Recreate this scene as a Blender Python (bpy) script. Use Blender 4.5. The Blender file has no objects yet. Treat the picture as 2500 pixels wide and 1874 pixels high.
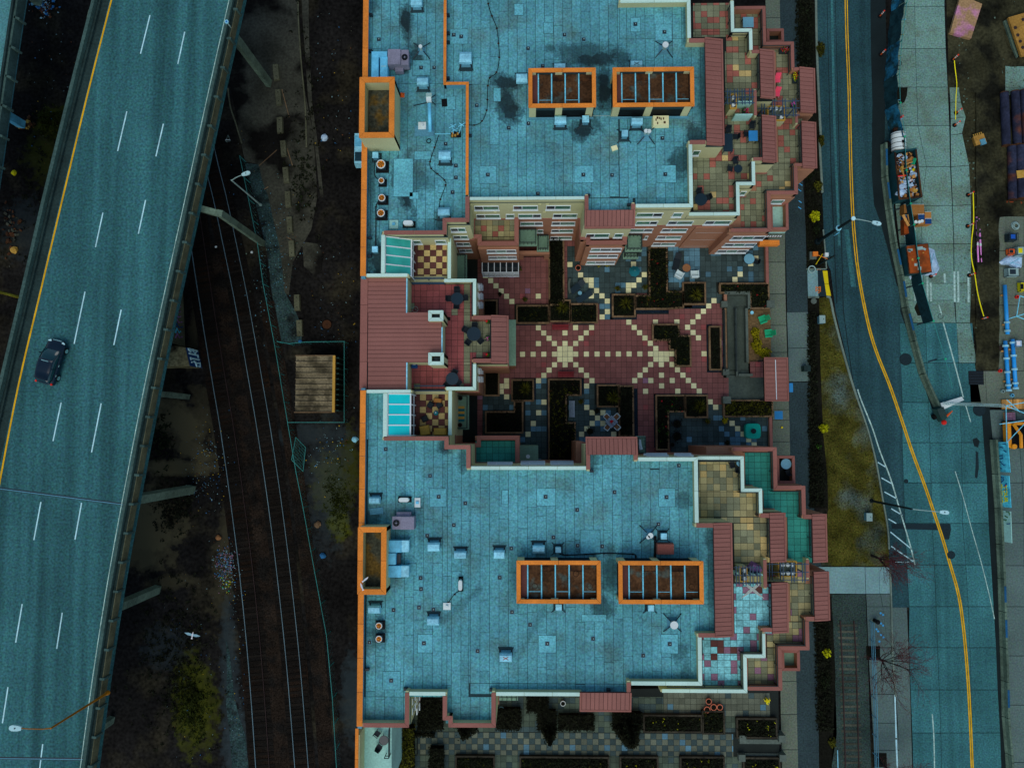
import bpy,bmesh,math,random
from mathutils import Vector,Matrix
PI=math.pi
R_=math.radians
sc=bpy.context.scene
C=sc.collection

# ---------------------------------------------------------------- camera, sky, sun, exposure
CAM_H,FPX=82.0,1902.0  # metres above the rails; focal length in pixels of a 2500 px wide frame
ROT_A,ROT_B,ROT_Z=R_(3.4),R_(1.1125),R_(-0.05)
cam=bpy.data.cameras.new('camera')
cam.sensor_width=36.0
cam.lens=FPX/2500*36.0
cam.clip_start,cam.clip_end=1.0,2000.0
cam_o=bpy.data.objects.new('camera',cam);C.objects.link(cam_o)
cam_o.location=(0,0,CAM_H)
cam_o.rotation_euler=(ROT_A,ROT_B,ROT_Z)
sc.camera=cam_o

world=bpy.data.worlds.new('World');sc.world=world;world.use_nodes=True
wn=world.node_tree
sky=wn.nodes.new('ShaderNodeTexSky');sky.sky_type='NISHITA';sky.sun_disc=False
SUN_EL,SUN_AZ=58.0,190.0  # overcast, brighter towards the south
sky.sun_elevation=R_(SUN_EL);sky.sun_rotation=R_(SUN_AZ)
sky.air_density=1.0;sky.dust_density=1.0;sky.ozone_density=1.0
wn.links.new(sky.outputs[0],wn.nodes['Background'].inputs[0])
wn.nodes['Background'].inputs[1].default_value=0.10
sun=bpy.data.lights.new('sun','SUN');sun.energy=0.95;sun.angle=R_(50);sun.color=(1.0,0.94,0.84)
sun_o=bpy.data.objects.new('sun',sun);C.objects.link(sun_o)
sun_o.location=(0,-40,70)
sun_o.rotation_euler=(R_(90-SUN_EL),0,R_(180-SUN_AZ))
vs=sc.view_settings
vs.view_transform='Standard';vs.look='None';vs.gamma=1.0;vs.exposure=0.2;vs.use_curve_mapping=False
ILL=(0.571,0.624,0.751)  # what a white level surface shows under that light

# ---------------------------------------------------------------- survey helper: a spot on the photo at a known height -> metres
_ca,_sa,_cb,_sb,_cz,_sz=math.cos(ROT_A),math.sin(ROT_A),math.cos(ROT_B),math.sin(ROT_B),math.cos(ROT_Z),math.sin(ROT_Z)
def W(px,py,z=0.0):
    x,y,w=(px-1250)/FPX,(937-py)/FPX,-1.0
    y,w=_ca*y-_sa*w,_sa*y+_ca*w
    x,w=_cb*x+_sb*w,-_sb*x+_cb*w
    x,y=_cz*x-_sz*y,_sz*x+_cz*y
    t=(z-CAM_H)/w
    return (x*t,y*t)
def W3(px,py,z=0.0):
    a=W(px,py,z);return Vector((a[0],a[1],z))
def RW(px0,py0,px1,py1,z):  # level rectangle -> x0, y0, x1, y1
    a,b,c,d=W(px0,py0,z),W(px1,py1,z),W(px0,py1,z),W(px1,py0,z)
    return ((a[0]+c[0])/2,(b[1]+c[1])/2,(b[0]+d[0])/2,(a[1]+d[1])/2)
def rectify(pts,z):  # right-angled outline
    P=[list(W(x,y,z)) for x,y in pts];n=len(P)
    for i in range(n):
        j=(i+1)%n
        dx,dy=abs(pts[i][0]-pts[j][0]),abs(pts[i][1]-pts[j][1])
        if dx>dy:m=(P[i][1]+P[j][1])/2;P[i][1]=P[j][1]=m
        else:m=(P[i][0]+P[j][0])/2;P[i][0]=P[j][0]=m
    return P

# ---------------------------------------------------------------- materials
def lin(c):
    c=c/255.0
    return c/12.92 if c<=0.04045 else ((c+0.055)/1.055)**2.4
def base(rgb,k=1.0):
    return tuple(min(0.88,lin(v)/i*k) for v,i in zip(rgb,ILL))
MATS={}
def mat(name,rgb,rough=0.85,grain=0.25,gs=9.0,blotch=0.2,bs=0.35,rand=0.0,spec=0.15,metal=0.0,tint=0.0,
        alt=None,alts=1.5,altw=(0.45,0.6),k=1.0,coat=0.0,bump=0.0,along=None):
    """Colour rgb as measured under the scene's light; fine grain, broad blotches, an optional second colour in patches and a
    shift from piece to piece."""
    m=bpy.data.materials.new(name);m.use_nodes=True
    nt=m.node_tree;N,L=nt.nodes,nt.links
    b=N['Principled BSDF']
    b.inputs['Roughness'].default_value=rough;b.inputs['Metallic'].default_value=metal
    b.inputs['Specular IOR Level'].default_value=spec
    if coat:b.inputs['Coat Weight'].default_value=coat
    geo=N.new('ShaderNodeNewGeometry')
    col=None
    c0=base(rgb,k)
    rgbn=N.new('ShaderNodeRGB');rgbn.outputs[0].default_value=(*c0,1);col=rgbn.outputs[0]
    def noise(scale,detail=3.0):
        n=N.new('ShaderNodeTexNoise');n.inputs['Scale'].default_value=scale;n.inputs['Detail'].default_value=detail
        L.new(geo.outputs['Position'],n.inputs['Vector']);return n
    def rng(src,a,c,lo,hi):
        r=N.new('ShaderNodeMapRange');r.inputs[1].default_value=a;r.inputs[2].default_value=c
        r.inputs[3].default_value=lo;r.inputs[4].default_value=hi;L.new(src,r.inputs[0]);return r.outputs[0]
    if alt is not None:
        n=noise(alts,4.0)
        mx=N.new('ShaderNodeMix');mx.data_type='RGBA'
        L.new(rng(n.outputs['Fac'],altw[0],altw[1],0,1),mx.inputs[0]);L.new(col,mx.inputs[6])
        mx.inputs[7].default_value=(*base(alt,k),1);col=mx.outputs[2]
    val=None
    def times(v):
        nonlocal val
        if val is None:val=v;return
        q=N.new('ShaderNodeMath');q.operation='MULTIPLY';L.new(val,q.inputs[0]);L.new(v,q.inputs[1]);val=q.outputs[0]
    if grain:g_n=noise(gs,2.0);times(rng(g_n.outputs['Fac'],0.25,0.75,1-grain,1+grain))
    if blotch:times(rng(noise(bs,4.0).outputs['Fac'],0.3,0.7,1-blotch,1+blotch))
    if along:  # wear drawn out along the driving direction: angle, strength
        mp=N.new('ShaderNodeMapping');mp.inputs['Rotation'].default_value=(0,0,R_(along[0]));mp.inputs['Scale'].default_value=(1.0,.03,1)
        L.new(geo.outputs['Position'],mp.inputs['Vector'])
        n2=noise(.9,3.0);L.new(mp.outputs[0],n2.inputs['Vector']);times(rng(n2.outputs['Fac'],0.3,0.7,1-along[1],1+along[1]))
    if rand:
        oi=N.new('ShaderNodeObjectInfo')
        ad=N.new('ShaderNodeMath');ad.operation='ADD';L.new(oi.outputs['Random'],ad.inputs[0]);L.new(geo.outputs['Random Per Island'],ad.inputs[1])
        fr=N.new('ShaderNodeMath');fr.operation='FRACT';L.new(ad.outputs[0],fr.inputs[0])
        times(rng(fr.outputs[0],0,1,1-rand,1+rand))
    if val is not None:
        cv=N.new('ShaderNodeVectorMath');cv.operation='SCALE'
        L.new(col,cv.inputs[0]);L.new(val,cv.inputs['Scale']);col=cv.outputs[0]
    if tint:  # faint hue wander, as in real worn surfaces
        n=noise(gs*0.8,2.0)
        mx=N.new('ShaderNodeMix');mx.data_type='RGBA';mx.blend_type='OVERLAY';mx.inputs[0].default_value=tint
        L.new(col,mx.inputs[6]);L.new(n.outputs['Color'],mx.inputs[7]);col=mx.outputs[2]
    L.new(col,b.inputs['Base Color'])
    if bump and grain:
        bp=N.new('ShaderNodeBump');bp.inputs['Strength'].default_value=bump;bp.inputs['Distance'].default_value=0.03
        L.new(g_n.outputs['Fac'],bp.inputs['Height']);L.new(bp.outputs[0],b.inputs['Normal'])
    MATS[name]=m
    return m

mat('roof_membrane',(72,136,154),grain=.36,gs=6,blotch=.18,bs=.3,rand=.11,tint=.2,alt=(68,106,112),alts=.35,altw=(.5,.74))
mat('roof_patch',(80,150,170),grain=.3,gs=6,blotch=.16,bs=.5,rand=.14,tint=.15)
mat('roof_base',(30,52,60),grain=.2)
mat('cream',(158,166,136),k=.92,grain=.08,blotch=.08)
mat('terracotta',(148,112,94),k=.8,grain=.1,blotch=.1)
mat('white_coping',(160,206,196),grain=.08,blotch=.08,rand=.06)
mat('orange_coping',(196,116,48),grain=.16,blotch=.14,rand=.08,bs=.8)
mat('red_coping',(120,82,78),grain=.10,blotch=.1,rand=.05)
mat('red_metal',(116,80,77),grain=.10,blotch=.08,rand=.05,rough=.6)
mat('seam',(66,42,44),grain=0,blotch=0)
mat('tile_base',(26,34,34),grain=.2)
mat('tile_red',k=1.4,rgb=(90,60,61),grain=.14,rand=.13,blotch=.1)
mat('tile_rose',(118,66,70),k=1.1,grain=.16,rand=.14,blotch=.16)
mat('tile_cream',k=1.4,rgb=(186,186,138),grain=.10,rand=.10,blotch=.08)
mat('tile_slate',k=1.4,rgb=(40,56,60),grain=.2,rand=.25,blotch=.2)
mat('tile_slate_blue',k=1.4,rgb=(58,92,112),grain=.2,rand=.25,blotch=.2)
mat('tile_olive',(94,102,86),k=1.2,grain=.18,rand=.25,blotch=.14)
mat('tile_brick',(122,76,70),k=1.15,grain=.16,rand=.18,blotch=.12)
mat('tile_straw',(120,120,92),k=1.2,grain=.16,rand=.28,blotch=.12)
mat('tile_green',(38,112,108),k=1.3,grain=.18,rand=.12,blotch=.18)
mat('tile_ice',(98,162,180),k=1.15,grain=.35,gs=5,rand=.22,blotch=.25)
mat('tile_mauve',(118,92,118),grain=.25,rand=.2,blotch=.2)
mat('tile_maroon',(78,50,50),grain=.14,rand=.14)
mat('tile_sand',(160,148,104),grain=.18,rand=.2,blotch=.12)
mat('tile_sage',(76,86,78),grain=.2,rand=.22,blotch=.15,k=1.1)
mat('tile_moss',k=1.4,rgb=(52,66,60),grain=.2,rand=.3,blotch=.2)
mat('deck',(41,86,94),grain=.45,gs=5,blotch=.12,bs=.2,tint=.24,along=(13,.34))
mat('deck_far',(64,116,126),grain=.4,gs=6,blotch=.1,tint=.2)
mat('barrier',(30,48,50),grain=.3,gs=5,blotch=.25,bs=.6)
mat('barrier_top',(50,74,74),grain=.3,gs=5,blotch=.25)
mat('viaduct_concrete',(78,100,92),grain=.25,gs=4,blotch=.3,bs=.5)
mat('paint_white',(150,208,218),grain=.2,gs=12,blotch=.2,bs=1.5)
mat('paint_white_worn',(135,170,172),grain=.4,gs=7,blotch=.3,bs=1.5)
mat('paint_yellow',(206,150,16),grain=.2,gs=10,blotch=.2,bs=1.2)
mat('paint_yellow_worn',(104,98,52),grain=.4,gs=6,blotch=.35,bs=1.2)
mat('asphalt',(31,62,71),grain=.42,gs=6,blotch=.22,bs=.22,tint=.22,along=(0,.3))
mat('asphalt_path',(37,54,60),grain=.4,gs=6,blotch=.2,bs=.3,tint=.15)
mat('asphalt_patch',(22,38,46),grain=.2,gs=6,blotch=.15)
mat('road_slab',(44,94,103),grain=.42,gs=6,blotch=.2,bs=.25,rand=.2,tint=.2,along=(-8,.2))
mat('yard_slab',(94,132,130),grain=.4,gs=6,blotch=.2,bs=.3,rand=.1,tint=.26,alt=(80,106,100),alts=.3)
mat('joint',(18,30,34),grain=.2)
mat('sidewalk',(84,98,90),grain=.25,gs=6,blotch=.12,bs=.3,rand=.08,tint=.2)
mat('sidewalk_grey',(72,94,96),grain=.25,gs=6,blotch=.12,bs=.3,rand=.08,tint=.2)
mat('pale_slab',(98,136,146),grain=.2,gs=6,blotch=.12,rand=.08,tint=.2)
mat('kerb',(92,112,108),grain=.2,gs=5,blotch=.2)
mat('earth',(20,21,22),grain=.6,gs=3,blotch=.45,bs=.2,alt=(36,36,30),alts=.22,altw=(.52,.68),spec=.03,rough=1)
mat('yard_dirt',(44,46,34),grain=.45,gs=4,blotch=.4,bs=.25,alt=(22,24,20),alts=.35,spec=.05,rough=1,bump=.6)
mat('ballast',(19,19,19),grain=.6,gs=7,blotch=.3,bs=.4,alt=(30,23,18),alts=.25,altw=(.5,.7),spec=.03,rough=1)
mat('ballast_brown',(29,25,22),grain=.7,gs=6,blotch=.35,bs=.5,spec=.03,rough=1,alt=(19,19,19),alts=.6)
mat('ballast_east',(42,58,58),grain=.6,gs=7,blotch=.25,bs=.4,spec=.05,rough=1,tint=.4)
mat('gravel_path',(38,58,62),grain=.7,gs=6,blotch=.35,bs=.5,spec=.05,rough=1,tint=.3,alt=(24,32,34),alts=.7,altw=(.52,.66))
mat('old_road',(52,56,52),grain=.35,gs=4,blotch=.4,bs=.3,alt=(18,19,19),alts=.2,altw=(.5,.6),spec=.04,rough=1)
mat('old_kerb',(72,78,66),grain=.3,blotch=.3,bs=.6,spec=.05)
mat('pale_dirt',(96,96,74),grain=.45,gs=4,blotch=.5,bs=.5,alt=(30,30,24),alts=.45,altw=(.5,.62),spec=.04,rough=1)
mat('verge',(58,60,24),grain=.6,gs=6,blotch=.5,bs=.6,alt=(60,76,74),alts=.16,altw=(.54,.66),spec=.04,rough=1,tint=.25)
mat('rail_edge',(74,78,62),grain=.3,blotch=.3,bs=1)
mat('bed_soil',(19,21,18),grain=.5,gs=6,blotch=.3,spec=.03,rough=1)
mat('sand',(92,78,56),grain=.4,gs=5,blotch=.3,bs=.8,rough=1,spec=.05)
mat('pebbles',(22,36,50),grain=.9,gs=10,blotch=.3,rough=1,spec=.05,tint=.5)
mat('planter_wall',(96,82,64),grain=.3,gs=5,blotch=.3,bs=1.0,rand=.25)
mat('garden_edge',(44,44,38),grain=.3,gs=5,blotch=.3,rand=.3)
mat('planter_grey',(70,84,82),grain=.2,gs=5,blotch=.2)
mat('concrete_ramp',(58,72,70),grain=.2,gs=5,blotch=.2,bs=.5)
mat('rail_steel',(84,112,128),grain=.1,rough=.6,spec=.2)
mat('rail_rust',(46,38,40),grain=.25)
mat('tie_wood',(58,64,58),grain=.35,gs=6,blotch=.3,rand=.35)
mat('tie_dark',(20,19,18),grain=.4,rand=.3,spec=.03)
mat('frame_white',(160,200,202),k=1.25,grain=.04,blotch=0,rough=.6)
mat('glass_dark',(16,30,38),k=1.0,grain=.1,gs=2,blotch=.3,rough=.12,spec=.5)
mat('glass_green',(26,78,64),k=1.3,grain=.1,gs=2,blotch=.3,rough=.12,spec=.5)
mat('glass_roof',(44,150,148),grain=.04,gs=2,blotch=.25,bs=.6,rough=.2,spec=.4)
mat('glass_roof_blue',(4,178,196),grain=.03,gs=2,blotch=.1,rough=.2,spec=.4)
mat('vent_metal',(112,178,208),grain=.2,gs=6,blotch=.2,bs=2,rand=.15,rough=.5,spec=.3)
mat('vent_side',(70,124,150),grain=.2,blotch=.1)
mat('duct_blue',(82,164,206),grain=.12,gs=5,blotch=.2,bs=1.5,rand=.1,rough=.5,spec=.3)
mat('hvac',(108,112,136),grain=.15,blotch=.15,bs=1.5,rough=.6)
mat('dark_metal',(24,38,48),grain=.2,rough=.5,spec=.3)
mat('black',(10,13,15),grain=.2,rough=.6)
mat('fan_bronze',(178,112,30),grain=.3,gs=14,blotch=.4,bs=3,rough=.4,metal=.2)
mat('white_plastic',(176,208,206),grain=.06,blotch=.1,rough=.6)
mat('rust',(62,42,26),grain=.4,gs=5,blotch=.4,bs=1.0,alt=(38,26,20),alts=.9,rough=.95,rand=.2)
mat('rust_panel',(60,43,28),grain=.45,gs=5,blotch=.45,bs=.9,alt=(56,68,66),alts=.8,altw=(.55,.68),rough=.95,rand=.25)
mat('rust_plate',(128,62,24),grain=.2,gs=4,blotch=.2,alt=(90,46,20),alts=.7,rough=.85)
mat('bar_blue',(98,180,216),grain=.25,gs=9,blotch=.2,bs=2)
mat('pit_dirt',(56,62,56),grain=.5,gs=5,blotch=.4,bs=.8,alt=(70,58,28),alts=.8,rough=1)
mat('railing',(34,46,50),grain=.1,rough=.5,spec=.3)
mat('railing_blue',(42,66,92),grain=.1,rough=.5,spec=.3)
mat('fence_teal',(44,116,120),grain=.15,rough=.5)
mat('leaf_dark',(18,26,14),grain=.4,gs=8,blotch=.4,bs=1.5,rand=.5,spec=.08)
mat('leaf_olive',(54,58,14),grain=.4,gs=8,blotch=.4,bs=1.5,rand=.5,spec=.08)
mat('leaf_yellow',(112,110,16),grain=.35,gs=8,blotch=.35,bs=1.5,rand=.4,spec=.08)
mat('leaf_lime',(150,160,20),grain=.3,gs=8,blotch=.3,rand=.4,spec=.08)
mat('leaf_green',(42,84,24),grain=.3,gs=8,blotch=.3,rand=.4,spec=.08)
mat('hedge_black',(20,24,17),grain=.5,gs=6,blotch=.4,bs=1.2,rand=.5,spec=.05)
mat('grass_west',(30,38,12),grain=.5,gs=6,blotch=.5,bs=.5,rand=.5,spec=.04)
mat('bark',(34,34,34),grain=.3,gs=8)
mat('twig_red',(72,36,42),grain=.2,rand=.3)
mat('bench_red',(110,42,50),grain=.2,rand=.15)
mat('bench_grey',(120,140,160),grain=.2,rand=.15)
mat('chair_white',(168,198,210),grain=.06,blotch=.05)
mat('chair_dark',(20,30,38),grain=.2,rough=.6)
mat('chair_wood',(112,82,58),grain=.2)
mat('table_glass',(92,148,176),grain=.08,blotch=.15,rough=.25,spec=.4)
mat('table_dark',(16,36,48),grain=.1,rough=.3,spec=.4)
mat('cloth_blue',(40,118,182),grain=.06)
mat('cloth_teal',(12,138,128),grain=.08,blotch=.12)
mat('umbrella_teal',(22,92,108),grain=.1,rand=.1)
mat('cover_tan',(158,130,62),grain=.12,blotch=.12)
mat('pot_terracotta',(176,106,86),grain=.15)
mat('plastic_green',(22,140,104),grain=.06)
mat('tarp_purple',(110,82,130),grain=.12,blotch=.25,bs=1.2)
mat('magenta',(222,66,96),grain=.05,rand=.2)
mat('red_paint',(196,40,34),grain=.1,rand=.1)
mat('orange_paint',(226,84,36),grain=.1,rand=.1)
mat('blue_paint',(24,78,168),grain=.1)
mat('pipe_blue',(26,134,220),grain=.08,blotch=.1,rough=.4,spec=.4)
mat('pipe_band',(120,178,206),grain=.2)
mat('pipe_steel',(34,40,60),grain=.35,gs=4,blotch=.35,bs=.8,alt=(70,42,32),alts=.5,altw=(.54,.68),rough=.8,spec=.1)
mat('pipe_rust',(110,52,26),grain=.3,blotch=.3,rough=.8)
mat('pink_pipe',(196,120,190),grain=.15)
mat('wood',(158,122,70),grain=.25,gs=6,blotch=.2,rand=.25)
mat('plywood',(138,98,52),grain=.2,blotch=.2,rand=.2)
mat('plate_tan',(134,112,84),grain=.3,gs=5,blotch=.2,alt=(160,112,148),alts=.6,altw=(.55,.68))
mat('steel_yellow',(138,108,52),grain=.3,gs=5,blotch=.3)
mat('excavator_yellow',(186,126,16),grain=.15,blotch=.15,rough=.45,spec=.4)
mat('dumpster',(22,62,72),grain=.2,blotch=.2,bs=1)
mat('plastic_sheet',(140,172,206),grain=.2,gs=5,blotch=.25,bs=1.5,rough=.35,spec=.4,rand=.1)
mat('tarp_blue',(20,80,112),grain=.4,gs=4,blotch=.5,bs=1,alt=(20,54,64),alts=1.2)
mat('graffiti_blue',(60,158,200),grain=.3,gs=3,blotch=.3,bs=1.2,k=1.3)
mat('graffiti_dark',(16,52,100),grain=.2,k=1.2)
mat('graffiti_yellow',(210,200,20),grain=.1,k=1.2)
mat('graffiti_pale',(140,206,226),grain=.1,k=1.2)
mat('jersey',(72,94,86),grain=.3,gs=5,blotch=.3,bs=.7,rand=.2)
mat('jersey_blue',(22,74,116),grain=.25,blotch=.2)
mat('fabric_dark',(14,44,54),grain=.25,gs=4,blotch=.3,bs=1)
mat('car_paint',(5,24,40),grain=.02,blotch=0,rough=.3,spec=.3,coat=.15)
mat('car_glass',(10,44,54),grain=0,blotch=.1,rough=.06,spec=.6)
mat('tyre',(9,10,11),grain=.2)
mat('rim',(120,170,180),grain=.1,rough=.3,metal=.5)
mat('lamp_head',(150,208,232),grain=.05,rough=.4)
mat('pole_grey',(120,152,158),grain=.1,rough=.5)
mat('pole_dark',(14,30,36),grain=.2,rough=.5)
mat('pole_ochre',(128,84,14),grain=.2)
mat('bird_white',(226,240,244),grain=.04,blotch=0)
mat('bird_grey',(110,150,172),grain=.06,blotch=0)
mat('shed_roof',(98,95,80),grain=.4,gs=5,blotch=.35,bs=.8,rand=.14,alt=(66,64,52),alts=.9)
mat('shed_wall',(24,48,48),grain=.2,k=1.3)
mat('cardboard',(126,92,62),grain=.2,rand=.35)
mat('litter_white',(118,156,172),grain=.1,rand=.4)
mat('litter_blue',(36,96,150),grain=.1,rand=.3)
mat('litter_brown',(70,46,30),grain=.2,rand=.4)
mat('litter_yellow',(140,122,36),grain=.1,rand=.3)
mat('flower_pink',(230,76,170),grain=.1,rand=.3)
mat('flower_yellow',(230,186,20),grain=.1,rand=.3)
mat('flower_red',(180,24,44),grain=.1,rand=.3)
mat('balcony_floor',(96,132,120),grain=.14,gs=5,blotch=.12)
mat('balcony_pale',(128,178,180),grain=.14,gs=5,blotch=.14)
mat('tactile_yellow',(226,176,20),grain=.08)
mat('utility_orange',(206,108,40),grain=.1)
mat('utility_blue',(60,150,210),grain=.1)

# ---- a worn surface with stains or patches of their own shape
def stained(name,base_name,spots,zs=14.6,col=(16,24,30),nscale=.75):
    m=MATS[base_name].copy();m.name=name;nt=m.node_tree;N,L=nt.nodes,nt.links
    b=N['Principled BSDF'];src=b.inputs['Base Color'].links[0].from_socket
    geo=N.new('ShaderNodeNewGeometry')
    nz=N.new('ShaderNodeTexNoise');nz.inputs['Scale'].default_value=nscale;nz.inputs['Detail'].default_value=7;nz.inputs['Roughness'].default_value=.62
    L.new(geo.outputs['Position'],nz.inputs['Vector'])
    tot=None
    for (px,py,rx,ry,rot,s) in spots:
        c=W(px,py,zs);k=(CAM_H-zs)/FPX
        mp=N.new('ShaderNodeMapping');mp.vector_type='TEXTURE'
        mp.inputs['Location'].default_value=(c[0],c[1],zs);mp.inputs['Rotation'].default_value=(0,0,R_(rot));mp.inputs['Scale'].default_value=(rx*k*1.15,ry*k*1.15,50)
        L.new(geo.outputs['Position'],mp.inputs['Vector'])
        ln=N.new('ShaderNodeVectorMath');ln.operation='LENGTH';L.new(mp.outputs[0],ln.inputs[0])
        ad=N.new('ShaderNodeMath');ad.operation='MULTIPLY_ADD';ad.inputs[1].default_value=2.6;L.new(nz.outputs['Fac'],ad.inputs[0]);L.new(ln.outputs['Value'],ad.inputs[2])
        mr=N.new('ShaderNodeValToRGB');mr.color_ramp.interpolation='EASE';dv=N.new('ShaderNodeMath');dv.operation='DIVIDE';dv.inputs[1].default_value=4;L.new(ad.outputs[0],dv.inputs[0]);L.new(dv.outputs[0],mr.inputs[0])
        e=mr.color_ramp.elements;e[0].position=.49;e[0].color=(s,)*3+(1,);e[1].position=.69;e[1].color=(0,0,0,1)
        for pos,v in ((.545,s*.68),(.615,s*.5),(.635,s*.14)):q=e.new(pos);q.color=(v,v,v,1)
        if tot is None:tot=mr.outputs[0]
        else:
            q=N.new('ShaderNodeMath');q.operation='MAXIMUM';L.new(tot,q.inputs[0]);L.new(mr.outputs[0],q.inputs[1]);tot=q.outputs[0]
    mx=N.new('ShaderNodeMix');mx.data_type='RGBA';L.new(tot,mx.inputs[0]);L.new(src,mx.inputs[6])
    mx.inputs[7].default_value=(*base(col),1);L.new(mx.outputs[2],b.inputs['Base Color'])
    MATS[name]=m

# ---------------------------------------------------------------- mesh helpers
class MB:
    def __init__(s):s.v,s.f,s.mi,s.m=[],[],[],0
    def add(s,vs,fs):
        o=len(s.v);s.v+=[tuple(p) for p in vs];s.f+=[tuple(i+o for i in f) for f in fs];s.mi+=[s.m]*len(fs);return s
    def box(s,x0,y0,z0,x1,y1,z1):
        if x0>x1:x0,x1=x1,x0
        if y0>y1:y0,y1=y1,y0
        if z0>z1:z0,z1=z1,z0
        return s.add([(x0,y0,z0),(x1,y0,z0),(x1,y1,z0),(x0,y1,z0),(x0,y0,z1),(x1,y0,z1),(x1,y1,z1),(x0,y1,z1)],
                     [(0,3,2,1),(4,5,6,7),(0,1,5,4),(1,2,6,5),(2,3,7,6),(3,0,4,7)])
    def tbox(s,cx,cy,z0,z1,w0,d0,w1,d1,ox=0,oy=0):  # tapered box
        a,b,c,d=w0/2,d0/2,w1/2,d1/2
        return s.add([(cx-a,cy-b,z0),(cx+a,cy-b,z0),(cx+a,cy+b,z0),(cx-a,cy+b,z0),
                      (cx-c+ox,cy-d+oy,z1),(cx+c+ox,cy-d+oy,z1),(cx+c+ox,cy+d+oy,z1),(cx-c+ox,cy+d+oy,z1)],
                     [(0,3,2,1),(4,5,6,7),(0,1,5,4),(1,2,6,5),(2,3,7,6),(3,0,4,7)])
    def obox(s,c,size,rz=0.0,rx=0.0,ry=0.0):
        M=Matrix.Translation(c)@ Matrix.Rotation(rz,4,'Z')@ Matrix.Rotation(ry,4,'Y')@ Matrix.Rotation(rx,4,'X')
        a,b,d=size[0]/2,size[1]/2,size[2]/2
        vs=[M @ Vector(p) for p in [(-a,-b,-d),(a,-b,-d),(a,b,-d),(-a,b,-d),(-a,-b,d),(a,-b,d),(a,b,d),(-a,b,d)]]
        return s.add(vs,[(0,3,2,1),(4,5,6,7),(0,1,5,4),(1,2,6,5),(2,3,7,6),(3,0,4,7)])
    def prism(s,poly,z0,z1,bottom=True):
        n=len(poly)
        ar=sum(poly[i][0]*poly[(i+1)%n][1]-poly[(i+1)%n][0]*poly[i][1] for i in range(n))
        if ar<0:poly=poly[::-1]
        vs=[(p[0],p[1],z0) for p in poly]+[(p[0],p[1],z1) for p in poly]
        fs=[(i,(i+1)%n,n+(i+1)%n,n+i) for i in range(n)]+[tuple(range(n,2*n))]
        if bottom:fs.append(tuple(range(n-1,-1,-1)))
        return s.add(vs,fs)
    def tube(s,pts,r,n=6,r1=None,cap=True):
        pts=[Vector(p) for p in pts];k=len(pts)
        up=Vector((0,0,1));rings=[]
        for i,p in enumerate(pts):
            d=(pts[min(i+1,k-1)]-pts[max(i-1,0)])
            d=d.normalized() if d.length>1e-9 else Vector((0,0,1))
            a=d.cross(up)
            if a.length<1e-3:a=d.cross(Vector((1,0,0)))
            a.normalize();b=a.cross(d)
            rr=r if r1 is None else r+(r1-r)*i/max(1,k-1)
            rings.append([p+(a*math.cos(2*PI*j/n)+b*math.sin(2*PI*j/n))*rr for j in range(n)])
        vs=[q for g in rings for q in g];fs=[]
        for i in range(k-1):
            for j in range(n):
                fs.append((i*n+j,i*n+(j+1)%n,(i+1)*n+(j+1)%n,(i+1)*n+j))
        if cap:fs+=[tuple(range(n-1,-1,-1)),tuple(range((k-1)*n,k*n))]
        return s.add(vs,fs)
    def cyl(s,cx,cy,z0,z1,r,n=14,r1=None):
        r1=r if r1 is None else r1
        vs=[(cx+r*math.cos(2*PI*j/n),cy+r*math.sin(2*PI*j/n),z0) for j in range(n)]+             [(cx+r1*math.cos(2*PI*j/n),cy+r1*math.sin(2*PI*j/n),z1) for j in range(n)]
        return s.add(vs,[(j,(j+1)%n,n+(j+1)%n,n+j) for j in range(n)]+[tuple(range(n-1,-1,-1)),tuple(range(n,2*n))])
    def ring(s,cx,cy,z0,z1,r,t,n=16):
        vs=[]
        for rr,z in ((r,z0),(r,z1),(r-t,z1),(r-t,z0)):
            vs+=[(cx+rr*math.cos(2*PI*j/n),cy+rr*math.sin(2*PI*j/n),z) for j in range(n)]
        fs=[]
        for k in range(4):
            for j in range(n):
                fs.append((k*n+j,k*n+(j+1)%n,((k+1)%4)*n+(j+1)%n,((k+1)%4)*n+j))
        return s.add(vs,fs)
    def dome(s,c,rx,ry,rz,nu=12,nv=5,lo=0.0):
        vs,fs=[],[]
        for i in range(nv):
            ph=lo+(PI/2-lo)*i/nv
            vs+=[(c[0]+rx*math.cos(ph)*math.cos(2*PI*j/nu),c[1]+ry*math.cos(ph)*math.sin(2*PI*j/nu),c[2]+rz*math.sin(ph)) for j in range(nu)]
        vs.append((c[0],c[1],c[2]+rz))
        for i in range(nv-1):
            for j in range(nu):fs.append((i*nu+j,i*nu+(j+1)%nu,(i+1)*nu+(j+1)%nu,(i+1)*nu+j))
        for j in range(nu):fs.append(((nv-1)*nu+j,(nv-1)*nu+(j+1)%nu,nv*nu))
        fs.append(tuple(range(nu-1,-1,-1)))
        return s.add(vs,fs)
    def ribbon(s,pts,w,z=None,t=0.0):  # flat strip along a path
        P=[Vector((p[0],p[1],p[2] if z is None else z)) for p in pts];k=len(P);vs=[]
        for i in range(k):
            d=(P[min(i+1,k-1)]-P[max(i-1,0)]);d.z=0;d.normalize()
            a=Vector((-d.y,d.x,0))*w/2
            vs+=[P[i]+a,P[i]-a]
        fs=[(2*i,2*i+1,2*i+3,2*i+2) for i in range(k-1)]
        if not t:return s.add(vs,[f[::-1] if False else f for f in fs])
        n=len(vs);vs2=vs+[Vector((q.x,q.y,q.z-t)) for q in vs]
        fs+=[(2*i,2*i+2,n+2*i+2,n+2*i) for i in range(k-1)]+[(2*i+1,n+2*i+1,n+2*i+3,2*i+3) for i in range(k-1)]
        fs+=[(0,n,n+1,1),(2*k-2,2*k-1,n+2*k-1,n+2*k-2)]
        return s.add(vs2,fs)
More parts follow.
